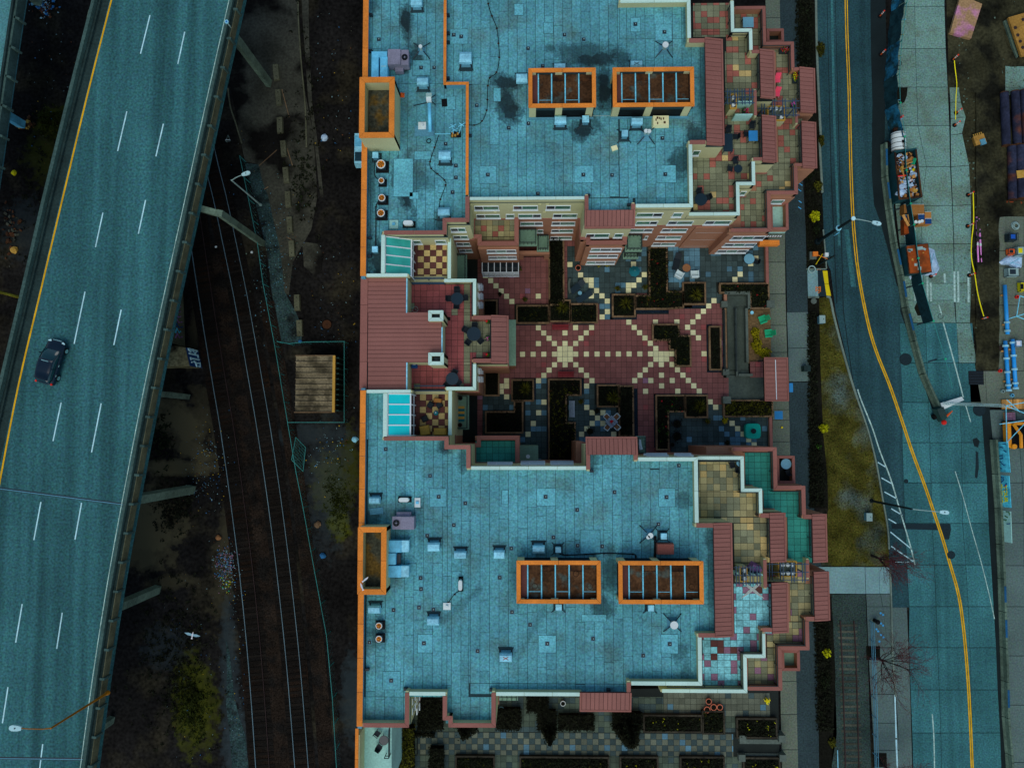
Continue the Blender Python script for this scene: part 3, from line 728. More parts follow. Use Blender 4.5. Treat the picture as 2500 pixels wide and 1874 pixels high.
# ================================================================ VIADUCTS
ZD=13.0
Rr=[(612,-100),(590,0),(540,225),(485,480),(437,700),(386,940),(338,1190),(298,1410),(262,1640),(230,1874),(214,2000)]
Lr=[(262,-100),(237,0),(180,225),(117,480),(66,700),(9,940),(-46,1190),(-88,1410),(-128,1640),(-162,1874),(-180,2000)]
def dpath(px,z,k=5):return smooth_path([Vector((*W(x,y,z),z)) for x,y in px],k)
vp=W3(300,900,0)
via=thing('highway_viaduct','grey elevated highway with yellow edge line curving up the left side','viaduct',vp)
RP,LP=dpath(Rr,ZD),dpath(Lr,ZD)
def between(a,t):return [LP[i].lerp(RP[i],a)+Vector((0,0,t)) for i in range(len(LP))]
def band(a0,a1,z0,z1):
    A,B=between(a0,0),between(a1,0);mb=MB();n=len(A)
    vs=[]
    for i in range(n):
        for p,z in ((A[i],z0),(B[i],z0),(B[i],z1),(A[i],z1)):vs.append((p.x,p.y,z))
    fs=[]
    for i in range(n-1):
        for k in range(4):fs.append((4*i+k,4*i+(k+1)%4,4*(i+1)+(k+1)%4,4*(i+1)+k))
    fs+=[(3,2,1,0),(4*n-4,4*n-3,4*n-2,4*n-1)]
    return mb.add(vs,fs)
part('deck',band(0.012,.985,ZD-1.4,ZD),'deck',via)
part('barrier',band(0.0,.022,ZD-1.0,ZD+.75),'barrier_top',via)
part('kerb',band(.026,.040,ZD,ZD+.28),'barrier',via)
part('gutter',band(.040,.088,ZD,ZD+.012),'barrier',via)
part('gutter',band(.925,.945,ZD,ZD+.012),'barrier',via)
part('barrier',band(.947,.965,ZD,ZD+.70),'barrier_top',via)
part('walkway',band(.967,.988,ZD,ZD+.22),'barrier',via)
part('outer_rail',band(.9920,.9955,ZD-.5,ZD+.5),'rail_edge',via)
part('fog_line',band(.911,.9165,ZD+.013,ZD+.018),'paint_white_worn',via)
me=None
for i in range(30):  # posts standing out from the right edge
    y=-40+i*70.5
    for j in range(len(Rr)-1):
        if Rr[j][1]<=y<=Rr[j+1][1]:break
    tq=(y-Rr[j][1])/(Rr[j+1][1]-Rr[j][1]);x=Rr[j][0]+tq*(Rr[j+1][0]-Rr[j][0])
    p=W3(x-3,y,ZD)
    part('rail_post',MB().obox((p.x,p.y,ZD),(.42,.2,1.15),R_(-6)),'barrier_top',via)
    q=W3(x-358-(y/1874)*32+3,y+8,ZD)
off=wl(via)
stripe('edge_line',[(272+25,-100),(272,0),(215,225),(155,475),(98,715),(45,940),(0,1172),(-42,1410),(-80,1640)],.15,ZD+.018,'paint_yellow',via)
for c,oy,dash in (
 (3.455,0,[((1265,130),(1185,455)),((1070,940),(992,1275)),((1558,270),(1500,540)),((1378,1045),(1315,1320))]),
 (3.455,460,[((868,205),(805,495)),((717,870),(625,1310)),((1228,98),(1167,383)),((1022,1022),(960,1320))]),
 (3.455,930,[((516,180),(447,505)),((345,1018),(285,1340)),((853,188),(772,600)),((688,1025),(632,1335))]),
 (3.455,1394,[((187,275),(132,600)),((67,975),(20,1280)),((525,348),(478,652)),((360,1455),(318,1800))])):
    for a,b in dash:
        stripe('lane_dash',[(a[0]/c,a[1]/c+oy),(b[0]/c,b[1]/c+oy)],.11,ZD+.008,'paint_white',via)
def joint(a,b,n):
    A,B=W3(*a,ZD+.01),W3(*b,ZD+.01)
    part('expansion_joint',MB().ribbon([A,B],.22,None,.006),'dark_metal',via)
    part('expansion_joint',MB().ribbon([A+Vector((0,-.03,.006)),B+Vector((0,-.03,.006))],.07,None,.006),'vent_side',via)
joint((0,1192),(304,1231),1);joint((-40,1849),(205,1852),1)
def column(root,px,py,w,d,zt,rz=0,m='viaduct_concrete'):
    p=W3(px,py,0)
    part('column',MB().obox((p.x,p.y,zt/2-.05),(w,d,zt+.1),R_(rz)),m,root)
for px,py,w,d in ((657,204,.5,.8),(641,594,.5,.6),(458,968,.45,.55),(468,1194,.75,.8),(384,1438,.7,.8),(272,1756,.6,.7)):
    column(via,px,py,w,d,ZD-1.3,-12)
    column(via,px-290,py+(30 if py>900 else -30),w,d,ZD-1.3,-12)
A=W3(641,594,0);B=W3(450,500,ZD-2);d=Vector((B.x-A.x,B.y-A.y,0));mid=A+d/2
part('cap_beam',MB().obox((mid.x,mid.y,ZD-1.75),(d.length+.5,.55,.6),math.atan2(d.y,d.x)),'viaduct_concrete',via)

vp=W3(-40,150,0)
via2=thing('highway_viaduct','pale deck corner of a second viaduct at the top left','viaduct',vp)
R2=[(76,-130),(54,0),(27,180),(0,370),(-40,640)];L2=[(-280,-130),(-300,0),(-325,180),(-352,370),(-390,640)]
sv=(RP,LP);RP,LP=dpath(R2,ZD),dpath(L2,ZD)
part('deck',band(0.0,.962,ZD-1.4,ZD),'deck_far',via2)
part('barrier',band(.965,.980,ZD-.8,ZD+.7),'barrier',via2)
part('outer_rail',band(.983,.998,ZD-.6,ZD+.5),'barrier_top',via2)
for i in range(7):
    y=-20+i*71;x=54-(y/370)*54
    p=W3(x,y,ZD);part('rail_post',MB().obox((p.x+.1,p.y,ZD),(.55,.2,1.0),R_(-22)),'barrier_top',via2)
column(via2,55,305,.8,.8,ZD-1.2,-10,'duct_blue');column(via2,-120,300,.9,.9,ZD-1.2);column(via2,95,6,.8,.8,ZD-1.2,-10)
RP,LP=sv

# graffiti-covered pier block under the viaduct
ap=W3(440,850,0)
t=thing('bridge_abutment','concrete bridge block with tan top and blue graffiti beside the rails','abutment',ap)
zt=3.2
part('top_slab',MB().prism(ppoly([(340,828),(452,848),(462,893),(330,893)],zt),0,zt),'pale_dirt',t)
part('wing_wall',MB().prism(ppoly([(384,690),(440,690),(446,705),(452,846),(430,846),(415,720)],.0),-.05,2.9),'old_kerb',t)
def on_plane(o,a,b,pts,w,name,m,root,h0=0,h1=1,lift=.03):
    """brush strokes on the upright face from a to b (world xy), u along, v up in metres"""
    A,B=Vector((*a,0)),Vector((*b,0));d=(B-A);Ln=d.length;d.normalize();nn=Vector((d.y,-d.x,0))
    for st in pts:
        P=[A+d*(u*Ln)+Vector((0,0,h0+v*(h1-h0)))+nn*lift for u,v in st]
        part(name,MB().tube(P,w,5),m,root)
fa,fb=W(452,848,zt),W(462,893,zt)
E0=[[(.05,.9),(.05,.1)],[(.05,.9),(.2,.75),(.08,.55),(.22,.35),(.05,.1)],[(.3,.9),(.3,.15),(.45,.15)],[(.55,.85),(.55,.1)],[(.5,.85),(.66,.85)],
      [(.78,.85),(.7,.6),(.8,.4),(.72,.1),(.92,.15),(.95,.5),(.82,.5)]]
part('painted_panel',MB().prism([(fa[0]+.012,fa[1]),(fa[0]+.03,fa[1]),(fb[0]+.03,fb[1]),(fb[0]+.012,fb[1])],.1,zt-.1),'graffiti_dark',t)
on_plane(None,fb,fa,[[(1-u,v) for u,v in s] for s in E0],.10,'graffiti_stroke','graffiti_pale',t,.2,zt-.2,.06)
ga,gb=W(446,715,0),W(452,842,0)
rg=random.Random(3)
for k in range(9):
    u=.1+k*.095
    on_plane(None,gb,ga,[[(1-u,.2+rg.random()*.2),(1-u-.03,.5),(1-u+.04,.7),(1-u-.05,.85)]],.08,'graffiti_stroke',('graffiti_dark','graffiti_blue','tarp_purple')[k%3 if k>4 else 2],t,.1,2.7,.05)

# ================================================================ BUILDINGS
ZP,ZR,ZPR=.9,14.6,15.5
T1,T1P,T2,T2P,B3,B3P=11.85,12.9,9.1,10.1,6.4,7.4
ZBREAK=9.55  # cream render above, terracotta below

def volume(root,pts,zo,ztop,name='wall',brk=True,upper='cream',lower='terracotta'):
    P=rectify(pts,zo)
    if brk and ztop>ZBREAK+.5:
        part(name,MB().prism(P,0,ZBREAK),lower,root)
        part(name,MB().prism(P,ZBREAK,ztop),upper,root)
        n=len(P);c=[(p[0],p[1]) for p in P]
        part('roof_deck',MB().prism(P,ztop-.02,ztop+.003),'roof_base' if ztop>14 else 'tile_base',root)
        part('string_course',wall_strip(c,.16,ZBREAK-.10,ZBREAK+.06,True),'red_coping',root)
    else:
        part(name,MB().prism(P,0,ztop),lower if ztop<ZBREAK+.5 else upper,root)
    return P
def parapet(root,px,ztop,zfl,m,w=.34,wm='cream',seg=3.4,closed=False):
    P=rpath(px,ztop) if not closed else rectify(px,ztop)
    part('parapet',wall_strip(P,w*.72,zfl-.05,ztop-.06,closed),wm,root)
    return strip_pieces('coping',P,w,ztop-.06,ztop,m,root,closed,seg)
def railing(root,px,zf,h=1.05,m='railing'):
    P=[Vector((*p,0)) for p in rpath(px,zf+h)]
    mb=MB()
    for i in range(len(P)-1):
        A,B=P[i],P[i+1];L=(B-A).length
        for hh in (h,h*.55):mb.tube([A+Vector((0,0,zf+hh)),B+Vector((0,0,zf+hh))],.042,4)
        k=max(1,int(L/1.3))
        for q in range(k+1):
            p=A.lerp(B,q/k);mb.box(p.x-.03,p.y-.03,zf,p.x+.03,p.y+.03,zf+h)
    return part('railing',mb,m,root)
def seam_roof(root,px,z,axis,n,slope=.35,down='E',trim=.16,th=.28,m='red_metal'):
    """Standing-seam lean-to: a slab with separate metal panels and an edge trim. axis 'H': seams run east-west."""
    x0,y0,x1,y1=RW(*px,z)
    zl=z-slope
    def zz(x,y):
        u={'E':(x-x0)/(x1-x0),'W':(x1-x)/(x1-x0),'S':(y1-y)/(y1-y0),'N':(y-y0)/(y1-y0)}[down]
        return z-slope*u
    slab=MB();q=[(x0,y0),(x1,y0),(x1,y1),(x0,y1)]
    slab.add([(a,b,zz(a,b)-th) for a,b in q]+[(a,b,zz(a,b)-.05) for a,b in q],[(0,3,2,1),(4,5,6,7),(0,1,5,4),(1,2,6,5),(2,3,7,6),(3,0,4,7)])
    s=part('lean_to_roof',slab,'seam',root)
    a0,b0,a1,b1=x0+(trim if down != 'E' and axis=='V' else .02),y0+trim,x1-trim,y1-trim
    if down=='E':a0=x0+.02
    if down=='S':b1=y1-.02;a0=x0+trim
    if down=='N':b0=y0+.02;a0=x0+trim
    for i in range(n):
        if axis=='H':
            c0,c1=b0+(b1-b0)*i/n+.02,b0+(b1-b0)*(i+1)/n-.02;qq=[(a0,c0),(a1,c0),(a1,c1),(a0,c1)]
        else:
            c0,c1=a0+(a1-a0)*i/n+.02,a0+(a1-a0)*(i+1)/n-.02;qq=[(c0,b0),(c1,b0),(c1,b1),(c0,b1)]
        mb=MB();mb.add([(a,b,zz(a,b)-.06) for a,b in qq]+[(a,b,zz(a,b)-.005) for a,b in qq],[(4,5,6,7),(0,1,5,4),(1,2,6,5),(2,3,7,6),(3,0,4,7)])
        part('roof_panel',mb,m,s)
    mb=MB()
    def edge(u0,v0,u1,v1):
        e=[(u0,v0),(u1,v0),(u1,v1),(u0,v1)]
        mb.add([(a,b,zz(a,b)-th) for a,b in e]+[(a,b,zz(a,b)+.02) for a,b in e],[(0,3,2,1),(4,5,6,7),(0,1,5,4),(1,2,6,5),(2,3,7,6),(3,0,4,7)])
    if down=='E':edge(x1-trim+.02,y0,x1+.01,y1);edge(x0,y0-.01,x1-trim,y0+trim-.02);edge(x0,y1-trim+.02,x1-trim,y1+.01)
    elif down=='S':edge(x0-.01,y0-.01,x1+.01,y0+trim-.02);edge(x0-.01,y0+trim,x0+trim-.02,y1);edge(x1-trim+.02,y0+trim,x1+.01,y1)
    else:edge(x0-.01,y1-trim+.02,x1+.01,y1+.01);edge(x0-.01,y0,x0+trim-.02,y1-trim);edge(x1-trim+.02,y0,x1+.01,y1-trim)
    part('edge_trim',mb,'red_coping',s)
    return s
_win={}
def window(root,x0,x1,yw,zc,h,kind='L',face='S'):
    """Framed window on an outside wall; the frame is a part, each pane a sub-part."""
    w=abs(x1-x0);d=.07
    def V(u,v,o):  # along wall, up, out of the wall
        if face=='S':return (u,yw-o,v)
        if face=='N':return (u,yw+o,v)
        return (yw+o,u,v)
    def bx(mb,u0,u1,v0,v1,o0,o1):
        a,b=V(u0,v0,o0),V(u1,v1,o1);mb.box(a[0],a[1],a[2],b[0],b[1],b[2])
    z0,z1=zc-h/2,zc+h/2;f=.055
    cuts={'L':[0,.36,1],'R':[0,.64,1],'S':[0,1],'3':[0,.31,.66,1],'2':[0,.5,1]}[kind]
    mb=MB()
    bx(mb,x0,x1,z0,z0+f,.0,.13);bx(mb,x0,x1,z1-f,z1,.0,d)
    for i,c in enumerate(cuts):
        u=x0+(x1-x0)*c;ww=f if 0<i<len(cuts)-1 else f
        a=u if i==0 else (u-ww if i==len(cuts)-1 else u-ww/2)
        bx(mb,a,a+ww,z0+f,z1-f,0,d+.004)
    o=part('window',mb,'frame_white',root)
    for i in range(len(cuts)-1):
        p=MB();bx(p,x0+(x1-x0)*cuts[i]+f*.5,x0+(x1-x0)*cuts[i+1]-f*.5,z0+f,z1-f,.004,.028)
        wide=cuts[i+1]-cuts[i]>.5
        part('pane',p,'glass_green' if wide or (kind in '32' and (i+int(abs(x0)*7))%3==0) else 'glass_dark',o)
    s=MB();bx(s,x0-.05,x1+.05,z0-.05,z0-.005,0,.14);part('sill',s,'frame_white',o)
    return o
def win_px(root,spans,py,zc,h,yw,face='S'):
    for a,b,k in spans:
        window(root,W(a,py,zc)[0],W(b,py,zc)[0],yw,zc,h,k,face)
def roof_sheets(root,rects,z,wd=.80,seed=1,lo=2.4,hi=5.2):
    s=part('roof',MB().prism([(0,0),(.01,0),(.01,.01)],0,.01),'roof_base',root) if False else None
    rg=random.Random(seed);par=root;off=wl(par);n=0
    for (x0,y0,x1,y1) in rects:
        i0,i1=math.floor(x0/wd),math.ceil(x1/wd)
        for i in range(i0,i1):
            a,b=max(x0,i*wd),min(x1,(i+1)*wd)
            if b-a<.12:continue
            r2=random.Random(i*31+seed)
            y=math.floor(y0/40)*40-4*r2.random()
            while y<y1:
                L=r2.uniform(lo,hi);c,d=max(y,y0),min(y+L,y1)
                if d-c>.15:
                    zj=z+.012+.004*((i+n)%2)
                    mb=MB().box(a+.017,c+.014,z-.01,b-.017,d-.014,zj)
                    part('roof_sheet',mb,ROOFMAT,par);n+=1
                y+=L
    return n
def skylight_well(root_loc,px,zt,label,bars,beam=True):
    """Orange-capped mechanical well on the roof with rusted covers between pale blue bars."""
    x0,y0,x1,y1=RW(*px,zt)
    t=thing('mechanical_well',label,'roof well',((x0+x1)/2,(y0+y1)/2,ZR),'orange-capped mechanical wells')
    w=.34;P=[(x0+w/2,y0+w/2),(x1-w/2,y0+w/2),(x1-w/2,y1-w/2),(x0+w/2,y1-w/2)]
    strip_pieces('coping',P,w,zt-.12,zt,'orange_coping',t,True,2.7)
    part('upstand',wall_strip(P,w*.7,zt-.75,zt-.12,True),'roof_base',t)
    part('louvre',wall_strip([(p[0]*.995+.005*(x0+x1)/2,p[1]) for p in P],.12,ZR,zt-.75,True),'black',t)
    mb=MB()
    for u in (0,.46,1):
        for yy in (y0+.05,y1-.35):
            xx=x0+.05+u*(x1-x0-.85);part('post',MB().box(xx,yy,ZR,xx+.6,yy+.3,zt-.12),'cream',t)
    part('sill',MB().box(x0+.04,y0-.12,ZR,x1-.04,y0+.03,ZR+.22),'vent_side',t)
    zi=zt-.62;a,b=x0+w*.85,x1-w*.85;c,d=y0+w*.85,y1-w*.85
    part('floor',MB().box(a,c,zi-.1,b,d,zi),'black',t)
    k=len(bars);edges=[0]+bars+[1]
    for i in range(len(edges)-1):
        u0,u1=a+(b-a)*edges[i],a+(b-a)*edges[i+1]
        if i==0:part('cover',MB().box(u0+.02,c+.02,zi,u1-.05,d-.02,zi+.04),'tile_maroon',t);continue
        cut=.2 if i%2 else .78
        ym=c+(d-c)*cut
        part('cover',MB().box(u0+.07,c+.03,zi,u1-.07,ym-.02,zi+.05+.01*(i%3)),'rust_panel',t)
        part('cover',MB().box(u0+.07,ym+.02,zi,u1-.07,d-.03,zi+.06),'rust_panel' if i%2 else 'rust',t)
        if i%2:part('strip',MB().box(u0+.07,ym-.02,zi,u1-.07,ym+.02,zi+.07),'bar_blue',t)
        px_,py_=(u0+u1)/2,c+(d-c)*(.35 if i%2 else .7)
        part('flange',MB().ring(px_,py_,zi+.05,zi+.075,.26,.05,10),'rust',t)
    for i,u in enumerate(bars):
        x=a+(b-a)*u;part('bar',MB().box(x-.05,c,zi,x+.05,d,zi+.16),'bar_blue',t)
    return t
def tower_box(root,px,zt,zin,w,base_px=None):
    x0,y0,x1,y1=RW(*px,zt)
    P=[(x0+w/2,y0+w/2),(x1-w/2,y0+w/2),(x1-w/2,y1-w/2),(x0+w/2,y1-w/2)]
    strip_pieces('coping',P,w,zt-.1,zt,'orange_coping',root,True,3.2)
    part('tower_wall',wall_strip(P,w*.8,ZR-.5,zt-.1,True),'cream',root)
    part('tower_floor',MB().box(x0+w,y0+w,ZR,x1-w,y1-w,zin),'pit_dirt',root)

# ---- roof membrane with stains of standing water (material of the sheets)
stained('roof_north','roof_membrane',[(993,55,12,42,8,.92),(1016,140,14,26,10,.75),(985,165,18,14,0,.8),(1238,200,36,15,-6,.88),(1236,255,17,42,0,.85),(1246,275,26,18,0,.9),
    (1425,125,60,18,3,.6),(1455,145,60,16,5,.85),(1510,140,26,16,-20,.7),(1345,118,14,12,0,.6),(1476,220,16,46,0,.92),(1421,320,26,20,15,.92),(1455,300,9,22,40,.6),(1700,330,20,26,20,.75),
    (1667,395,24,34,-30,.72),(1652,420,18,20,0,.5),(1716,225,9,120,0,.45),(985,470,14,44,25,.9),(1008,430,32,42,20,.6),(1040,440,24,24,0,.42),(905,470,10,110,0,.45),(925,630,22,34,0,.85),(905,15,18,14,0,.55),(1075,535,12,22,0,.7),(1060,545,22,10,0,.4),(1674,60,6,46,0,.45),(1575,200,70,14,0,.2)])
stained('roof_south','roof_membrane',[(1668,1220,16,17,0,.5),(1440,1330,20,20,0,.72),(1470,1480,20,24,25,.7),(905,1265,22,16,-10,.6),(1735,1400,8,120,0,.5),(1735,1310,14,20,0,.55),(1660,1590,18,18,0,.5),(1675,1640,8,46,0,.45),
    (925,1545,18,34,0,.6),(960,1350,14,40,0,.4),(1027,1290,6,60,0,.35),(1085,1085,14,16,0,.7),(1130,1110,8,34,0,.55),(1445,1125,12,24,0,.45),(1260,1400,16,60,0,.35),(1490,1400,14,50,0,.6),(1120,1480,60,8,40,.3),(880,1150,8,160,0,.35),(1300,1540,50,7,60,.3),(1400,1650,200,8,0,.18)])

# ---------------------------------------------------------------- NORTH WING
N_=thing('apartment_building','cream and terracotta apartment wing with grey roof, upper half','building',W3(1350,300,0),'apartment blocks round the courtyard')
NP=volume(N_,[(887,-220),(1512,-220),(1512,0),(1691,0),(1691,95),(1769,95),(1769,350),(1691,350),(1691,506),(1551,506),(1551,540),(1428,540),(1428,488),(1146,488),(1146,543),(1091,543),(1091,574),(940,574),(940,676),(880,676)],ZPR,ZR)
volume(N_,[(1640,0),(1792,0),(1792,78),(1838,78),(1838,122),(1893,122),(1893,236),(1848,236),(1848,282),(1897,282),(1897,392),(1844,392),(1844,452),(1806,452),(1806,526),(1660,526)],T1P,T1)
volume(N_,[(1700,15),(1870,15),(1870,102),(1940,102),(1940,163),(1992,163),(1992,272),(1945,272),(1945,296),(1995,296),(1995,407),(1948,407),(1948,475),(1882,475),(1882,566),(1786,566),(1786,549),(1700,549)],T2P,T2,brk=False)
ROOFMAT='roof_north'
roof_sheets(N_,[RW(*r,ZR) for r in ((1092,-120,1512,205),(1145,205,1512,484),(1512,4,1684,95),(1512,95,1725,346),(1512,346,1684,484),(1436,484,1545,515),(1551,484,1684,500),(900,-120,1085,205),(898,205,1138,535),(898,535,1083,566),(897,566,932,668))],ZR,.81,3)
parapet(N_,[(894,-220),(888,674)],ZPR,ZR,'orange_coping',.48,'vent_side',2.5)
parapet(N_,[(1086.7,-220),(1086.7,203.5),(1140.6,203.5),(1140.6,476)],ZPR,ZR,'orange_coping',.25,'vent_side',3.0)
parapet(N_,[(1141,479),(1141,537),(1085.5,537),(1085.5,567.5),(937,567.5)],ZPR,ZR,'red_coping',.36,'cream',2.6)
parapet(N_,[(935,573),(935,667)],ZPR,ZR,'white_coping',.32,'cream')
parapet(N_,[(895,671.5),(995,671.5)],ZPR,ZR,'white_coping',.28,'cream')
parapet(N_,[(1147,484.5),(1427,483)],ZPR,ZR,'white_coping',.26,'cream',2.65)
parapet(N_,[(1432,477),(1432,514)],ZPR+.03,ZR,'red_coping',.33,'cream')
parapet(N_,[(1546,497),(1546,514)],ZPR+.03,ZR,'red_coping',.33,'cream')
parapet(N_,[(1552,502),(1686.5,502),(1686.5,352)],ZPR,ZR,'white_coping',.31,'cream',2.4)
parapet(N_,[(1684,347),(1723,347)],ZPR+.04,ZR,'red_coping',.36,'cream')
parapet(N_,[(1682,99),(1723,99)],ZPR+.04,ZR,'red_coping',.38,'cream')
parapet(N_,[(1682,93),(1682,2),(1514,2)],ZPR,ZR,'white_coping',.31,'cream',2.6)
seam_roof(N_,(1723,91,1769,351),ZPR+.1,'H',23)
seam_roof(N_,(1428,512,1551,554),ZPR+.1,'V',11,down='S')
tower_box(N_,(877,188,963,336),17.9,16.3,.46)
# terraces, east side
TP=.5*(CAM_H-T1)/FPX*30.6
rgp=random.Random(21)
def pick_mix(seed,table):
    def f(i,j,x,y):
        r=random.Random(i*7919+j*104729+seed).random();acc=0
        for m,p in table:
            acc+=p
            if r<acc:return m
        return table[0][0]
    return f
def terrace(root,name,rects,z,pitch,pick,origin_px):
    s=part(name,MB().add([(RW(*rects[0],z)[0],RW(*rects[0],z)[1],z+.003),(RW(*rects[0],z)[2],RW(*rects[0],z)[1],z+.003),(RW(*rects[0],z)[2],RW(*rects[0],z)[3],z+.003)],[(0,1,2)]),'tile_base',root)
    mb=MB()
    for r in rects:
        x0,y0,x1,y1=RW(*r,z);mb.add([(x0,y0,z+.004),(x1,y0,z+.004),(x1,y1,z+.004),(x0,y1,z+.004)],[(0,1,2,3)])
    s.data=mb.mesh(name,'tile_base',wl(root))
    tiles('terrace_tile',s,[RW(*r,z) for r in rects],pitch,W(*origin_px,z),z+.006,pick)
    return s
P1=15.3*(CAM_H-T1)/FPX;P2=14.35*(CAM_H-T2)/FPX
mixN=pick_mix(5,[('tile_olive',.72),('tile_brick',.24),('tile_sand',.04)])
terrace(N_,'upper_terrace',[(1692,8,1784,78),(1692,78,1829,91),(1770,91,1829,126),(1770,126,1857,236),(1770,236,1845,286),(1770,286,1862,352),(1692,352,1862,393),(1692,393,1836,444),(1692,444,1798,519)],T1,P1,mixN,(1696,14))
mixN2=pick_mix(9,[('tile_olive',.76),('tile_brick',.22),('tile_sand',.02)])
terrace(N_,'lower_terrace',[(1793,24,1864,78),(1838,78,1864,112),(1838,112,1932,128),(1895,128,1932,172),(1895,172,1955,240),(1850,240,1945,290),(1899,290,1960,396),(1846,396,1939,466),(1808,466,1874,558)],T2,P2,mixN2,(1808,30))
for px in ([(1788,2),(1788,74),(1833,74),(1833,122)],[(1839.5,394),(1839.5,448),(1801.5,448),(1801.5,522),(1682,522)]):parapet(N_,px,T1P,T1,'white_coping',.3,'cream',2.3)
parapet(N_,[(1795,19),(1866,19),(1866,106),(1935,106),(1935,166)],T2P,T2,'red_coping',.3,'terracotta',2.3)
parapet(N_,[(1943,408),(1943,470),(1877.5,470),(1877.5,561.5),(1784,561.5)],T2P,T2,'red_coping',.34,'terracotta',2.3)
parapet(N_,[(1835,126),(1858,126)],T1P,T1,'red_coping',.3,'cream');parapet(N_,[(1839,388),(1863,388)],T1P,T1,'red_coping',.3,'cream')
parapet(N_,[(1844,220),(1844,282)],T1P,T1,'red_coping',.26,'cream');parapet(N_,[(1945,278),(1945,300)],T2P,T2,'red_coping',.26,'cream')
parapet(N_,[(1937,168),(1955,168)],T2P,T2,'red_coping',.26,'terracotta');parapet(N_,[(1940,402),(1960,402)],T2P,T2,'red_coping',.28,'terracotta')
for r in ((1856,119,1895,236),(1861,280,1899,393)):seam_roof(N_,r,T1P+.08,'H',11)
for r in ((1953,163,1994,272),(1958,295,1997,408)):seam_roof(N_,r,T2P+.08,'H',10)
for px,z in (([(1783,12),(1783,80),(1828,80),(1828,122)],T1),([(1853,132),(1853,215)],T1),([(1858,292),(1858,382)],T1),([(1834,396),(1834,442),(1796,442),(1796,517),(1690,517)],T1),
              ([(1861,24),(1861,112),(1929,112),(1929,172)],T2),([(1952,176),(1952,265)],T2),([(1955,305),(1955,394)],T2),([(1937,400),(1937,463),(1871,463),(1871,556),(1792,556)],T2)):railing(N_,px,z)
# party screens (pergola bars) between the terraces
def pergola(root,px,z,nx,h=2.2):
    x0,y0,x1,y1=RW(*px,z+h);s=MB()
    s.box(x0,y0,z+h-.08,x1,y0+.06,z+h);s.box(x0,y1-.06,z+h-.08,x1,y1,z+h);s.box(x0,(y0+y1)/2-.03,z+h-.085,x1,(y0+y1)/2+.03,z+h-.005)
    o=part('pergola',s,'railing_blue',root)
    for i in range(nx):
        x=x0+(x1-x0)*(i+.5)/nx
        for dx in (-.12,.12):part('bar',MB().box(x+dx-.035,y0-.15,z+h+.004,x+dx+.035,y1+.15,z+h+.09),'railing_blue',o)
        part('post',MB().box(x-.05,(y0+y1)/2-.05,z,x+.05,(y0+y1)/2+.05,z+h-.09),'railing_blue',o)
def chase(root,px,z,zt,caps):
    """Boxed flue chase with a rim and round white vent caps in its open top."""
    x0,y0,x1,y1=RW(*px,zt);w=.09
    o=part('flue_chase',MB().box(x0,y0,z,x1,y1,zt-.25),'cream',root)
    part('rim',wall_strip([(x0+w/2,y0+w/2),(x1-w/2,y0+w/2),(x1-w/2,y1-w/2),(x0+w/2,y1-w/2)],w,zt-.25,zt,True),'cover_tan',o)
    part('tray',MB().box(x0+w,y0+w,zt-.25,x1-w,y1-w,zt-.23),'planter_grey',o)
    for a,b in caps:
        p=W(a,b,zt);part('vent_cap',MB().cyl(p[0],p[1],zt-.24,zt+.12,.13,12).cyl(p[0],p[1],zt+.12,zt+.17,.17,12),'white_plastic',o)
chase(N_,(1782,229,1799,265),T1,T1+1.6,[(1790,240),(1790,257)]);chase(N_,(1874,258,1917,294),T2,T2+1.5,[(1883,267),(1894,267),(1907,267),(1907,287)])
pergola(N_,(1770,222,1842,252),T1,4);pergola(N_,(1850,246,1952,282),T2,4)
for r in ((1795,246,1838,250),(1795,278,1838,281)):
    x0,y0,x1,y1=RW(*r,T1+1.4);part('screen_wall',MB().box(x0,y0,T1,x1,y1,T1+1.4),'balcony_pale',N_)
# small balcony on the corner, pale floor
def balcony(root,px,zf,floor,m='red_coping',wm='terracotta',rail=True,cop=.26,zt=1.0):
    x0,y0,x1,y1=RW(*px,zf+zt)
    part('balcony_slab',MB().box(x0,y0,zf-.3,x1,y1,zf),floor,root)
    P=[(x0+cop/2,y0+cop/2),(x1-cop/2,y0+cop/2),(x1-cop/2,y1-cop/2),(x0+cop/2,y1-cop/2)]
    if m:
        part('parapet',wall_strip(P,cop*.7,zf-.3,zf+zt-.05,True),wm,root);strip_pieces('coping',P,cop,zf+zt-.05,zf+zt,m,root,True,4)
    elif rail:
        mb=MB()
        for i in range(4):
            A,B=P[i],P[(i+1)%4]
            for h in (zt,zt*.5):mb.tube([(A[0],A[1],zf+h),(B[0],B[1],zf+h)],.03,4)
            for q in range(4):mb.box(A[0]+(B[0]-A[0])*q/4-.025,A[1]+(B[1]-A[1])*q/4-.025,zf,A[0]+(B[0]-A[0])*q/4+.025,A[1]+(B[1]-A[1])*q/4+.025,zf+zt)
        part('railing',mb,'railing',root)
balcony(N_,(1880,492,1925,561),B3,'balcony_pale')
balcony(N_,(1872,70,1914,104),B3,'tile_base')
